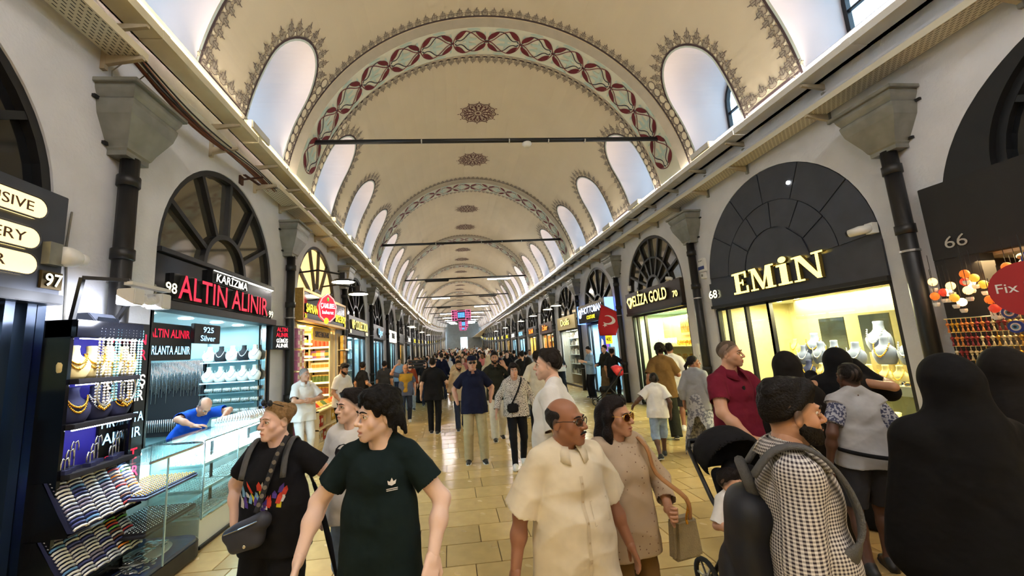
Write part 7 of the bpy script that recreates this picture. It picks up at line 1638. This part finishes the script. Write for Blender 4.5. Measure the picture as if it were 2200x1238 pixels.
t = thing('belt_bag', 'dark grey belt bag slung across the woman in black', 'bag', (-1.13, 2.80, 0), -.12)
f = Field((-.34, -.34, .70), (.16, -.04, 1.12), .008); f.rc((-.17, -.17, .90), (.03, -.19, .98), .04, .05, 0); f.rc((-.13, -.18, .84), (.0, -.19, .88), .035, .04, .05); f.ell((-.06, -.185, .91), (.10, .04, .065), .03); V, Q = f.mesh(); obj('bag_body', np_mesh('bag', V, Q, c_bag), t)
MB().tube([(-.18, -.212, .92), (-.08, -.236, .955), (.03, -.240, .995)], .004, 5).build('zip', m_chrome, t); MB().ball((-.05, -.228, .86), .010, 8, 6, (1, .3, 1)).build('emblem', m_silver, t)
sp_ = [(tuple(J['T'](-.01+.13*u, -.155+.01*u+.10*max(0, u-.75)*4*.5, 1.02+(.858*H-1.02+.035)*u)+np.array([0, -.03*(1-u), 0])), (0, -1, .3*u+.05)) for u in [i/9 for i in range(10)]]
o = strap(sp_, .032, c_char, 'bag_strap', t, .005); mb = MB()
for a, b in sp_[1:-1]: mb.lathe([(.001, -.009), (.013, -.009), (.013, -.004)], 8, a, axis='y')
mb.build('strap_rosettes', mat('grey_rosette', (120, 112, 104), .6), o); tag(o.children[0], kind='stuff')
for q in (-1, 1): strap([(tuple(J['T'](q*.115, .10, .80*H)), (0, 1, .3)), (tuple(J['T'](q*.115, .01, .862*H)), (0, 0, 1)), (tuple(J['T'](q*.118, -.10, .82*H)), (0, -1, .7)), (tuple(J['T'](q*.125, -.15, .74*H)), (0, -1, 0))], .035, c_strap, 'rucksack_strap', E_['root'], .008)
t = thing('folded_umbrella', 'thin black folded umbrella hanging behind the woman with the belt bag', 'umbrella', (-.91, 2.98, 0), 0)
MB().tube([(-.05, 0, 1.06), (-.02, 0, .98), (.05, 0, .70), (.11, 0, .42)], [.012, .016, .02, .008], 8).build('canopy', c_black, t, True); MB().tube([(-.05, 0, 1.06), (-.075, 0, 1.12), (-.06, .0, 1.15), (-.035, 0, 1.13)], .009, 6).build('handle', m_black, t, True)
# ---- boy in white t-shirt with big black letter
F_ = person(dict(h=1.64, lod=0, seed=3, hair='short', hvol=1.4, hairc=(30, 24, 24), hyaw=-.62, gaze=(-.2, 0), skin=(238, 198, 176), bw=.94, bd=.95, armL=(-.10, -.02, -.53), armR=(.1, 0, -.53), top=dict(m=c_white, sleeve=.72, hem=.45, g=.022, flare=1.3), bottom=dict(m=c_jean), shoe=dict(m=sh_wht), **W_(-1)), 'teenager in white t-shirt with large black letter behind the curly-haired man', (-.75, 3.16, 0), -.25)
decal(F_['top'], text_polys('9', .0, .72*1.64, .20, .14, .03), 'shirt_letter', cloth('black_print', (40, 36, 40)), .004)
# ---- man in maroon polo behind the pushchair
G_ = person(dict(h=1.83, lod=0, seed=6, hair='short', hvol=.35, hairc=(92, 78, 66), hyaw=.52, skin=(206, 156, 128), stubble=.3, bw=1.12, bd=1.1, arm_r=1.15, hs=.98, armL=(-.04, -.30, -.42), armR=(.06, -.30, -.42), poleL=(-1, .6, 0), poleR=(1, .6, 0), handL=dict(n=(0, .2, -1), curl=.8, d=(.3, -1, .0)), handR=dict(n=(0, .2, -1), curl=.8, d=(-.3, -1, 0)), top=dict(m=c_maroon, sleeve=.66, hem=.46, g=.012, neck='polo', name='polo_shirt'), bottom=dict(m=c_grey), shoe=dict(m=sh_wht)), 'man in maroon polo shirt standing behind the near pushchair', (2.56, 3.57, 0), .18)
J = G_['J']; mb = MB()
for s in (-1, 1): mb.lathe([(.001, -.002), (.019, -.002), (.019, .002)], 12, tuple(J['T'](s*.02, -.135, .755*J['H']-.03*s)), axis='y', sx=.8, sy=1)
mb.build('hanging_sunglasses', m_black, G_['root'])
# ---- man in white t-shirt seen from the side
person(dict(h=1.85, lod=0, seed=8, hair='short', hvol=1.1, hairc=(34, 28, 26), hyaw=.12, skin=(236, 192, 168), stubble=.25, bw=1.14, bd=1.25, belly=1., armL=(-.1, -.06, -.52), armR=(.12, .02, -.52), top=dict(m=c_white, sleeve=.8, hem=.45, g=.03, flare=1.4, fold=.008), bottom=dict(m=c_char), shoe=dict(m=sh_wht)), 'tall man in white t-shirt seen in profile behind the balding man', (.80, 3.28, 0), -2.0)
# ---- women in abayas: cloak and hood over a standing figure
def cloak(R, h, wid=1., m=c_abaya, seed=1, arms=(), hoodw=1.):
    f = Field((-.62, -.5, .0), (.62, .5, h+.05), .012); f.rc((0, .01, .70*h), (0, 0, .06), .19*wid, .30*wid, 0); f.rc((-.155*wid, .01, .775*h), (.155*wid, .01, .775*h), .085, None, .08); f.rc((-.19*wid, .0, .74*h), (-.25*wid, -.02, .42*h), .08, .12, .09); f.rc((.19*wid, .0, .74*h), (.25*wid, -.02, .42*h), .08, .12, .09)
    f.ell((0, .012, h-.105), (.108*hoodw, .128, .125), .03); f.rc((0, .03, h-.16), (0, .03, .80*h), .105*hoodw, .15, .07)
    for a, b, c in arms: f.chain([a, b, c], [.085, .07, .055], .05)
    a_ = seed*1.3
    f.fn(lambda F, X, Y, Z: F+np.clip((h-.15-Z)*3, .12, 1)*(.010*np.sin(22*X+6*Y+a_+1.2*Z)+.007*np.sin(34*Y+9*X-a_)+.005*np.sin(13*Z+17*X)), .06); f.plane((0, 0, .02), (0, 0, -1), .01)
    V, Q = f.mesh(); return obj('abaya', np_mesh('abaya', V, Q, m), R['root'])
def abaya_woman(label, loc, rz, h, wid=1., m=c_abaya, seed=1, **k):
    R = person(dict(h=h-.02, lod=1, seed=seed, female=True, skin=SK_M, handL=None, handR=None, shoe=dict(m=sh_blk), **k), label, loc, rz); cloak(R, h, wid, m, seed); return R
abaya_woman('woman in long black abaya in the right foreground', (2.58, 1.93, 0), 2.75, 1.70, 1.05, c_abaya, 3)
abaya_woman('woman in brownish black abaya at the far right edge', (3.52, 2.31, 0), 2.4, 1.69, 1.05, c_abaya2, 5)
abaya_woman('woman in black headscarf and abaya behind the maroon polo man', (3.25, 3.72, 0), 2.7, 1.68, .95, c_abaya2, 7)
R = person(dict(h=1.66, lod=1, seed=2, female=True, skin=SK_M, armL=(-.22, -.05, .02), armR=(.2, -.12, .0), handL=dict(curl=.5, n=(0, 1, 0), d=(.8, -.2, .3)), handR=dict(curl=.5, n=(0, 1, 0), d=(-.8, -.2, .2)), shoe=dict(m=sh_blk)), 'woman in black with raised elbows looking into the gold shop window', (3.98, 3.90, 0), 2.6)
cloak(R, 1.68, .92, c_abaya, 9, [((-.15, 0, 1.33), (-.36, .02, 1.24), (-.16, -.1, 1.52)), ((.15, 0, 1.33), (.36, .0, 1.24), (.2, -.14, 1.40))])
# ---- boy in grey raglan t-shirt, seen from behind
K_ = person(dict(h=1.59, lod=0, seed=3, hair='short', hvol=.5, hairc=(22, 18, 18), hyaw=.2, skin=SK_D, bw=1.06, bd=1.08, armL=(-.12, 0, -.52), armR=(.13, .04, -.50), legs_skin=True, legL=(-.06, -.06, .075), legR=(.16, .10, .085), top=dict(m=cloth('pale_grey_marl', (176, 176, 180)), sleeve=.05, hem=.49, g=.018), bottom=dict(m=c_char, len=.45, r=(.105, .09, .09), name='shorts'), shoe=dict(m=sh_blk, sole=sole_b)), 'boy in pale grey raglan t-shirt and shorts seen from behind', (3.28, 3.12, 0), 2.75)
J = K_['J']
for n, q in (('L', -1), ('R', 1)):
    f = Field(J['sh'+n]-.2, J['sh'+n]+.2, .009); f.slv(J['sh'+n]+np.array([-q*.03, 0, .0]), J['sh'+n]+(J['el'+n]-J['sh'+n])*.72, .068, .066, 0); V, Q = f.mesh(); obj('raglan_sleeve', np_mesh('slv', V, Q, c_rag), K_['root'])
strap([((.192*math.cos(a), .006+.172*math.sin(a), .56*1.59+.03*math.cos(a)), (math.cos(a), math.sin(a), 0)) for a in [2*PI*i/20 for i in range(21)]], .03, c_black, 'waist_strap', K_['root'], .006)
t = thing('crossbody_bag', 'tan handbag with dark strap hanging beside the boy in grey', 'bag', (3.52, 3.36, 0), 2.6); MB().prism([(-.12, -.1), (.12, -.1), (.10, .08), (-.10, .08)], -.04, .04).build('bag_body', c_leather, t, bevel=.02).location = (-.02, .16, .86); strap([((-.06, .22, .94), (0, 1, 0)), ((.03, .20, 1.15), (0, 1, 0)), ((.10, .13, 1.38), (0, 1, .5))], .03, sh_blk, 'strap', t)
# ---- near pushchair with child
PCX, PCY, PCR = 2.08, 2.75, .05
def pushchair(label, loc, rz, hood, child=True):
    t = thing('pushchair', label, 'pushchair', loc, rz)
    for s in (-1, 1):
        MB().tube([(s*.24, .42, 1.02), (s*.24, .22, .72), (s*.24, -.12, .34), (s*.24, -.40, .12)], .016, 8).build('frame_tube', m_black, t, True); MB().tube([(s*.24, .06, .52), (s*.25, .32, .14)], .016, 8).build('frame_tube', m_black, t, True)
        for y, r_ in ((.33, .14), (-.42, .11)):
            w_ = MB(); w_.tube([(s*.28, y+(r_-.018)*math.cos(a), r_+(r_-.018)*math.sin(a)) for a in [2*PI*i/20 for i in range(20)]], .018, 7, closed=True); o = w_.build('wheel', mat('rubber', (30, 30, 32), .8), t, True)
            w_ = MB(); [w_.bar((s*.28, y, r_), (s*.28, y+(r_-.02)*math.cos(a), r_+(r_-.02)*math.sin(a)), .012, .012, (1, 0, 0)) for a in [i*PI/3 for i in range(6)]]; w_.lathe([(.03, -.025), (.03, .025)], 10, (s*.28, y, r_), axis='x'); w_.build('wheel_hub', m_steel, o)
    MB().tube([(-.24, .42, 1.02), (-.20, .47, 1.06), (.20, .47, 1.06), (.24, .42, 1.02)], .020, 8).build('handle', m_black, t, True)
    f = Field((-.27, -.4, .3), (.27, .4, 1.05), .012); f.rc((0, -.18, .46), (0, .10, .46), .10, None, 0); f.rc((-.12, -.15, .45), (.12, -.15, .45), .05, None, .06); f.rc((-.13, .14, .50), (-.13, .26, .86), .05, None, .05); f.rc((.13, .14, .50), (.13, .26, .86), .05, None, .05); f.rc((0, .17, .50), (0, .28, .88), .07, None, .06); V, Q = f.mesh(); obj('seat', np_mesh('seat', V, Q, c_black), t)
    f = Field((-.34, -.35, .6), (.34, .5, 1.3), .012); f.ell((0, .30, .99), (.24, .22, .20), 0); f.ell((0, .26, .96), (.215, .21, .185), .01, 's'); f.plane((0, .16, 1.0), (0, -.9, -.45), .01); f.plane((0, .25, .84), (0, .1, -1), .01); f.fn(lambda F, X, Y, Z: F+.004*np.sin(40*Y+20*Z), .04); V, Q = f.mesh(); obj('canopy', np_mesh('hood', V, Q, hood), t)
    MB().box(-.2, .2, -.1, .22, .16, .30).build('basket', c_black, t, bevel=.03)
    return t
pushchair('near black pushchair with a child, pushed by the maroon polo man', (PCX, PCY, 0), PCR, c_black)
person(dict(h=1.0, lod=0, seed=5, hair='fade', hvol=.8, hairc=(26, 20, 20), hs=1.02, skin=(206, 158, 132), hyaw=.55, mopen=.004, shift=(0, .04, -.05), lean=-.25, armL=(-.05, -.28, -.2), armR=(.08, -.3, .05), legL=(-.09, -.52, .60), legR=(.09, -.52, .60), kpoleL=(0, -.2, 1), kpoleR=(0, -.2, 1), top=dict(m=c_white, sleeve=.9, hem=.5, g=.014), bottom=dict(m=c_grey), shoe=dict(m=sh_wht)), 'small boy in white top sitting in the near pushchair', (PCX-.15, PCY-.02, -.01), PCR)
R2 = pushchair('parked pushchair with red hood by the photo studio', (4.85, 12.55, 0), -1.9, mat('red_nylon', (196, 40, 48), .6))
# ------------------------------------------------------------------ people in the middle distance
LK = dict(lod=1)
M1 = person(dict(h=1.79, **LK, seed=1, hair='short', hairc=(150, 145, 140), skin=(206, 156, 134), eyes=False, bw=1.08, bd=1.12, belly=.8, armL=(-.12, .0, -.45), armR=(.12, .0, -.45), handL=None, handR=None, poleL=(-1, .8, 0), poleR=(1, .8, 0), top=dict(m=c_navy, sleeve=.75, hem=.455, g=.02, neck='polo', name='polo_shirt'), bottom=dict(m=c_khaki, r=(.10, .082, .075)), shoe=dict(m=sh_blk), legL=(-.13, 0, .075), legR=(.13, -.05, .075)), 'man in navy cap and polo with hands in khaki pockets', (.36, 7.26, 0), 0.)
cpm = MB(); cpm.lathe([(.096, .045), (.097, .08), (.085, .115), (.05, .132), (.002, .137)], 18, (0, .012, .0), sx=.92, sy=1.08, caps=False); cpm.prism([(-.07, -.08), (-.05, -.15), (0, -.17), (.05, -.15), (.07, -.08)], .048, .056, 'z'); M1['onhead'](cpm, 'baseball_cap', c_navy)
sgm = MB(); [sgm.lathe([(.001, -.004), (.027, -.004), (.027, .002)], 12, (s*.033, -.098, .004), axis='y', sx=1, sy=.72) for s in (-1, 1)]; sgm.tube([(-.07, -.08, .008), (0, -.103, .008), (.07, -.08, .008)], .004, 5); M1['onhead'](sgm, 'sunglasses', m_black)
person(dict(h=1.77, **LK, seed=2, hair='short', hvol=.8, skin=SK_L, bw=1.1, bd=1.1, armL=(-.13, -.28, -.34), armR=(.14, -.02, -.5), top=dict(m=c_black, sleeve=.8, hem=.44, g=.024), bottom=dict(m=c_black), shoe=dict(m=sh_blk), legL=(-.07, .02, .075), legR=(.1, -.12, .075)), 'man in black t-shirt and trousers walking away down the hall', (-.46, 10.04, 0), 3.05)
M3 = person(dict(h=1.63, **LK, seed=3, female=True, hair='bob', hairc=(30, 24, 24), skin=(206, 158, 134), bust=1., hip=1.12, bw=1.02, bd=1.15, armL=(-.20, -.05, -.46), armR=(.20, -.02, -.46), top=dict(m=c_leo, sleeve=1.9, hem=.48, g=.022, name='leopard_top'), bottom=dict(m=c_black, r=(.10, .066, .05), name='leggings'), shoe=dict(m=sh_wht), **W_(1, .18)), 'woman in leopard print top and black leggings walking', (1.03, 6.82, 0), -.05)
J = M3['J']; t = thing('waist_bag', 'small black crossbody bag on the woman in leopard print', 'bag', (1.03, 6.82, 0), -.05); MB().box(-.16, .02, -.20, -.13, .86, 1.0).build('bag_body', c_black, t, bevel=.02); strap([((-.08, -.17, 1.0), (0, -1, 0)), ((.03, -.16, 1.2), (0, -1, 0)), ((.10, -.10, 1.36), (0, -1, .5)), ((.11, .02, 1.40), (0, 0, 1))], .025, c_black, 'strap', t)
M4 = person(dict(h=1.62, **LK, seed=4, hair='bald', hairc=(120, 110, 104), skin=(204, 150, 120), bw=1.1, bd=1.1, hpitch=-.2, armL=(-.14, -.1, .30), armR=(.12, -.06, -.48), poleL=(-1, -.3, 0), handL=dict(curl=.5, n=(0, 0, 1), d=(.7, .2, .4)), top=dict(m=c_slate, sleeve=.8, hem=.46, g=.02), bottom=dict(m=c_jeand), shoe=dict(m=sh_wht), **W_(1)), 'bald porter in mustard vest carrying a crate on his shoulder', (-1.33, 11.96, 0), .1)
f = Field((-.3, -.25, .8), (.3, .25, 1.45), .012); torso_prims(f, M4['J'], .036); f.rc((0, -.3, .85), (0, -.3, 1.5), .085, None, .02, 's'); f.plane((0, 0, .84), (0, 0, -1), .01); f.plane((0, 0, 1.36), (0, 0, 1), .02); V, Q = f.mesh(); obj('vest', np_mesh('vest', V, Q, c_must), M4['root'])
t = thing('crate', 'dark crate of yellow goods carried on the porter shoulder', 'crate', (-1.02, 12.0, 1.50), .1); mb = MB()
for z in (0, .09, .18): mb.box(-.22, .26, -.17, -.15, z, z+.05).box(-.22, .26, .15, .17, z, z+.05).box(-.22, -.20, -.17, .17, z, z+.05).box(.24, .26, -.17, .17, z, z+.05)
mb.box(-.22, .26, -.17, .17, 0, .02); mb.build('crate_body', mat('dark_plastic_crate', (28, 30, 40), .5), t); tag(t.children[0], kind='stuff'); o = scatter(t, -.17, .21, -.13, .13, .2, mat('yellow_fruit_skin', (226, 190, 50), .5), 34, 4, 'yellow_fruit', (.04, .055))
person(dict(h=1.82, **LK, seed=5, hair='short', hvol=1.2, skin=SK_M, stubble=.75, bw=1.02, hyaw=-.1, armL=(-.04, -.22, -.34), armR=(.02, -.20, .06), poleL=(-1, .3, -.3), poleR=(1, .0, -1), handR=dict(curl=.7, n=(0, 1, 0), d=(-.4, .1, .9)), top=dict(m=c_dkgreen, sleeve=.95, hem=.45, g=.02, neck='open', name='shirt'), bottom=dict(m=c_offw, r=(.10, .085, .08)), shoe=dict(m=sh_blk), **W_(1, .15)), 'bearded man in dark shirt and white trousers touching his mouth', (.93, 8.86, 0), .05)
person(dict(h=1.66, **LK, seed=6, hair='short', skin=SK_M, stubble=.6, armL=(-.12, 0, -.5), armR=(.05, -.22, -.34), top=dict(m=c_beige, sleeve=1.9, hem=.42, g=.03, neck='open', name='overshirt'), bottom=dict(m=c_jeand), shoe=dict(m=sh_blk), **W_(1, .15)), 'man in beige overshirt and jeans behind the navy cap man', (.17, 10.3, 0), .1)
t = thing('duffel_bag', 'navy cloth bag carried by the man in beige overshirt', 'bag', (.40, 10.08, .62), 0); f = Field((-.25, -.2, -.1), (.25, .2, .5), .014); f.ell((0, 0, .12), (.15, .12, .18), 0); f.rc((0, 0, .2), (-.02, 0, .42), .08, .04, .06); V, Q = f.mesh(); obj('bag_body', np_mesh('bag', V, Q, c_navy), t); MB().tube([(-.02, 0, .40), (-.08, .0, .55), (-.1, 0, .75)], .014, 6).build('strap', c_navy, t)
person(dict(h=1.35, **LK, seed=7, hair='short', hvol=.4, hairc=(18, 15, 16), skin=SK_D, hs=1.05, armL=(-.1, 0, -.5), armR=(.30, -.16, -.34), legs_skin=True, top=dict(m=c_white, sleeve=.75, hem=.47, g=.022, flare=1.4), bottom=dict(m=c_jean, len=.62, r=(.10, .085, .08), name='denim_shorts'), shoe=dict(m=sh_blk), **W_(1, .2)), 'little boy in white t-shirt and denim shorts seen from behind', (3.30, 6.5, 0), 2.9)
person(dict(h=1.80, **LK, seed=8, hair='curly', hvol=.8, hairc=(30, 22, 20), skin=SK_B, bw=1.05, hyaw=.3, armL=(-.02, -.25, -.22), armR=(.14, 0, -.5), top=dict(m=c_brown, sleeve=.85, hem=.42, g=.03), bottom=dict(m=c_dkgreen, r=(.11, .1, .1)), shoe=dict(m=sh_blk), **W_(-1, .2)), 'youth in loose olive brown t-shirt before the second gold shop', (4.15, 7.8, 0), 2.8)
person(dict(h=1.80, **LK, seed=9, hair='short', skin=SK_B, bw=1.08, bd=1.1, armL=(-.12, -.1, -.48), armR=(.14, 0, -.5), legs_skin=True, top=dict(m=c_white, sleeve=.85, hem=.42, g=.03), bottom=dict(m=c_char, len=.5, r=(.105, .095, .09), name='shorts'), shoe=dict(m=sh_wht)), 'man in white t-shirt and dark shorts at the second gold shop', (4.66, 8.35, 0), 2.6)
M11 = person(dict(h=1.58, **LK, seed=10, female=True, hair='tied', hairc=(26, 20, 20), skin=SK_B, bust=.7, hyaw=-1.0, armL=(-.1, -.05, -.5), armR=(.1, 0, -.5), top=dict(m=c_grey, sleeve=1.8, hem=.45, g=.02, name='cardigan'), bottom=dict(m=c_flor, skirt=.24, r=(.1, .09, .08), name='skirt'), shoe=dict(m=sh_wht)), 'girl with braid in grey cardigan and floral skirt', (4.05, 6.55, 0), 2.3)
person(dict(h=1.74, **LK, seed=11, hair='short', hvol=.6, hairc=(150, 146, 144), skin=(206, 156, 130), bw=1.08, bd=1.12, belly=.7, hyaw=.25, armL=(.14, -.22, -.26), armR=(-.12, -.24, -.24), poleL=(-1, 0, -.4), poleR=(1, 0, -.4), handL=dict(curl=.5, d=(1, 0, .1), n=(0, 1, 0)), handR=dict(curl=.5, d=(-1, 0, .1), n=(0, 1, 0)), top=dict(m=c_white, sleeve=.8, hem=.45, g=.02, neck='polo', name='polo_shirt'), bottom=dict(m=c_white), shoe=dict(m=sh_wht)), 'grey-haired man in white polo with folded arms by the spice shop', (-2.78, 8.05, 0), .85)
person(dict(h=1.77, **LK, seed=12, hair='fade', hvol=.8, skin=SK_M, stubble=.75, bw=1.05, lean=.12, hyaw=.2, hpitch=-.25, armL=(-.05, -.15, -.46), armR=(.16, -.1, -.48), handL=dict(curl=.6, d=(0, -.3, -1)), top=dict(m=c_white, sleeve=.75, hem=.46, g=.02), bottom=dict(m=c_black, r=(.10, .082, .075)), shoe=dict(m=sh_blk), legL=(-.1, -.1, .075), legR=(.1, .12, .075)), 'dark-bearded man in white t-shirt leaning at the spice shop', (-2.55, 9.75, 0), 1.0)
person(dict(h=1.75, **LK, seed=13, hair='short', skin=SK_M, stubble=.6, bw=1.08, hyaw=.6, armL=(-.1, -.2, -.4), armR=(.14, 0, -.5), top=dict(m=c_black, sleeve=.75, hem=.44, g=.02), bottom=dict(m=c_char), shoe=dict(m=sh_blk)), 'man in black t-shirt beside the bronze fascia shop', (-2.60, 12.3, 0), 2.3)
person(dict(h=1.73, **LK, seed=14, hair='short', skin=SK_M, bw=1.1, top=dict(m=c_char, sleeve=.8, hem=.44, g=.02), bottom=dict(m=c_black), shoe=dict(m=sh_blk)), 'man in charcoal t-shirt standing with his back turned on the left', (-2.15, 13.4, 0), 3.0)
person(dict(h=1.80, **LK, seed=15, hair='short', skin=SK_D, armL=(-.14, -.12, -.46), armR=(.14, -.05, -.48), top=dict(m=c_offw, sleeve=.9, hem=.42, g=.03), bottom=dict(m=c_black, r=(.105, .1, .1)), shoe=dict(m=sh_blk)), 'man in loose off-white t-shirt walking away behind the tall man', (1.75, 8.3, 0), 2.9)
M17 = person(dict(h=1.80, **LK, seed=16, hair='short', hvol=1.1, skin=SK_L, hpitch=-.35, armL=(-.02, -.30, -.16), armR=(.02, -.30, -.16), top=dict(m=c_lblue, sleeve=1.6, hem=.46, g=.022, neck='open', name='blue_shirt'), bottom=dict(m=c_black, r=(.105, .1, .1)), shoe=dict(m=sh_blk)), 'man in light blue shirt reading his phone near the photo studio', (4.95, 14.3, 0), -1.5)
R = person(dict(h=1.82, **LK, seed=17, hair='short', skin=SK_L, hyaw=-.2, armL=(-.05, -.25, -.3), armR=(.1, -.1, -.48), top=dict(m=c_dkgreen, sleeve=1.8, hem=.42, g=.03), bottom=dict(m=cloth('brown_robe', (110, 92, 66), .2), skirt=.2, name='long_robe'), shoe=dict(m=sh_blk)), 'person in brown robe and dark cape outside the photo studio', (5.28, 13.65, 0), -1.2)
person(dict(h=1.70, **LK, seed=18, hair='short', skin=SK_M, armL=(-.25, -.15, -.2), armR=(.1, 0, -.5), top=dict(m=c_black, sleeve=.9, hem=.45, g=.02), bottom=dict(m=c_black), shoe=dict(m=sh_blk)), 'person all in black beside the red hooded pushchair', (5.30, 13.08, 0), 2.4)
R = person(dict(h=1.70, **LK, seed=19, female=True, hair='long', skin=SK_L, hyaw=.5, armL=(.05, -.25, -.25), armR=(-.02, -.25, -.25), top=dict(m=c_black, sleeve=1.9, hem=.4, g=.03), bottom=dict(m=c_black, skirt=.2, name='skirt'), shoe=dict(m=sh_blk)), 'woman in black holding a white bag by the silverware shop', (4.05, 15.2, 0), .2)
t = thing('white_handbag', 'white handbag held by the woman in black', 'bag', (4.05, 14.90, 1.05), .2); MB().prism([(-.17, -.10), (.17, -.10), (.15, .10), (-.15, .10)], -.05, .05).build('bag_body', c_white, t, bevel=.02); MB().tube([(-.08, 0, .1), (-.05, 0, .2), (.05, 0, .2), (.08, 0, .1)], .01, 6).build('handle', c_white, t)
person(dict(h=1.76, **LK, seed=20, hair='short', skin=SK_L, bw=1.1, top=dict(m=c_black, sleeve=1.9, hem=.44, g=.02), bottom=dict(m=c_black), shoe=dict(m=sh_blk)), 'man in dark jacket by the wooden shop door on the right', (3.9, 16.0, 0), -.2)
# shop assistant bending over the counter
person(dict(h=1.70, lod=1, seed=21, hair='bald', hairc=(110, 100, 96), skin=(206, 152, 126), lean=.85, hpitch=-.55, hyaw=0, armL=(-.08, -.42, -.10), armR=(-.02, -.40, -.06), poleL=(-1, .3, .4), poleR=(1, .3, .4), handL=dict(d=(.6, -.6, 0), n=(0, 0, -1)), handR=dict(d=(-.6, -.6, 0), n=(0, 0, -1)), top=dict(m=c_blue, sleeve=.75, hem=.5, g=.02), bottom=dict(m=c_jeand), shoe=dict(m=sh_blk)), 'shop assistant in blue t-shirt bent over the glass counter', (-3.86, 6.42, 0), .95)
# ------------------------------------------------------------------ the crowd further down the hall
protos = []
spec = [('white shirt and dark trousers', c_white, c_char, SK_M, 'short', (28, 22, 22), 1.76, 0), ('black shirt and trousers', c_black, c_black, SK_L, 'short', (24, 20, 20), 1.78, 0), ('beige shirt and pale trousers', c_beige, c_khaki, SK_M, 'short', (40, 30, 26), 1.74, 0), ('navy top and jeans', c_navy, c_jeand, SK_L, 'short', (50, 40, 34), 1.80, 0), ('grey top and dark trousers', c_grey, c_black, SK_B, 'short', (24, 20, 20), 1.72, 0), ('light blue shirt', c_lblue, c_jeand, SK_L, 'short', (70, 56, 44), 1.77, 0), ('rust top and long brown hair', cloth('rust_cotton', (150, 70, 44)), c_jean, SK_P, 'long', (96, 58, 36), 1.64, 1), ('black top and long dark hair', c_black, c_jeand, SK_L, 'long', (26, 20, 20), 1.63, 1), ('white blouse and dark hair', c_offw, c_black, SK_M, 'long', (30, 24, 22), 1.62, 1), ('olive shirt', c_dkgreen, c_khaki, SK_M, 'short', (30, 24, 22), 1.75, 0), ('pink top', cloth('dusty_pink_cotton', (190, 120, 120)), c_char, SK_P, 'long', (120, 90, 60), 1.65, 1)]
hid = thing('person', 'x', 'person'); bpy.data.objects.remove(hid)
for k, (nm, tm, bm, sk, hr, hc, h_, fem) in enumerate(spec):
    R = person(dict(h=h_, lod=2, seed=k, female=bool(fem), hair=hr, hairc=hc, skin=sk, bust=.8*fem, armL=(-.12, -.08, -.5), armR=(.12, .06, -.5), top=dict(m=tm, sleeve=.8 if k % 3 else 1.9, hem=.46, g=.02), bottom=dict(m=bm), shoe=dict(m=sh_blk), **W_(1 if k % 2 else -1, .14)), 'x', (0, 0, 0), 0); protos.append((R['root'], nm, fem))
hooded = person(dict(h=1.62, lod=2, seed=3, female=True, skin=SK_L, handL=None, handR=None, shoe=dict(m=sh_blk)), 'x', (0, 0, 0), 0); cloak(hooded, 1.64, .9, c_abaya, 4); protos.append((hooded['root'], 'black abaya', 1))
hooded = person(dict(h=1.62, lod=2, seed=3, female=True, skin=SK_L, handL=None, handR=None, shoe=dict(m=sh_blk)), 'x', (0, 0, 0), 0); cloak(hooded, 1.64, .9, cloth('cream_veil', (214, 200, 172)), 6); protos.append((hooded['root'], 'cream headscarf and robe', 1))
rs = random.Random(31); used = [False]*len(protos); pts_ = [(4.95, 14.3), (5.28, 13.65), (5.3, 13.08), (4.05, 15.2), (3.9, 16.0), (-2.15, 13.4), (-2.6, 12.3), (4.85, 12.5)]
def put(x, y, k=None, rz=None):
    k = rs.randrange(len(protos)) if k is None else k; root, nm, fem = protos[k]; dx, dz = bend(y); loc = (x+dx, y, dz); rz = (rs.choice((0, PI, PI, 0))+rs.uniform(-.5, .5)) if rz is None else rz
    lb = '%s in %s in the crowd, %s, %s' % ('shopper' if not fem else 'woman', nm, 'left' if x < 0 else ('right' if x > 2.4 else 'middle'), 'front' if y < 22 else ('midway' if y < 36 else ('far' if y < 52 else 'farthest'))); sc_ = rs.uniform(.96, 1.04)
    if not used[k]: root.location = loc; root.rotation_euler = (0, 0, rz); root['label'] = lb; root['group'] = 'distant crowd'; used[k] = True
    else: copy_tree(root, loc, rz, lb, 'distant crowd', scale=sc_)
    pts_.append((x, y))
for x, y, k, r_ in ((-.17, 19.0, 0, PI), (-1.0, 15.6, 7, 0.), (-1.45, 14.4, 6, .2), (-1.2, 16.6, 11, PI), (2.3, 13.2, 1, PI), (2.6, 15.5, 4, PI), (1.3, 14.6, 12, PI), (1.9, 17.2, 3, PI), (3.4, 18.5, 1, PI), (3.0, 19.4, 1, PI), (-2.2, 17.5, 5, .2), (-2.0, 19.5, 2, .1), (.9, 15.6, 9, 0), (2.1, 11.2, 7, PI), (.2, 13.6, 2, 0), (-.4, 16.8, 3, PI), (-.8, 21., 8, 0), (.5, 18., 10, 0)): put(x, y, k, r_)
n_ = 0
while n_ < 150:
    y = 17+58*(rs.random()**1.25); x = rs.uniform(-2.75, 5.05)
    if all((x-a)**2+(y-b)**2 > .42 for a, b in pts_): put(x, y); n_ += 1
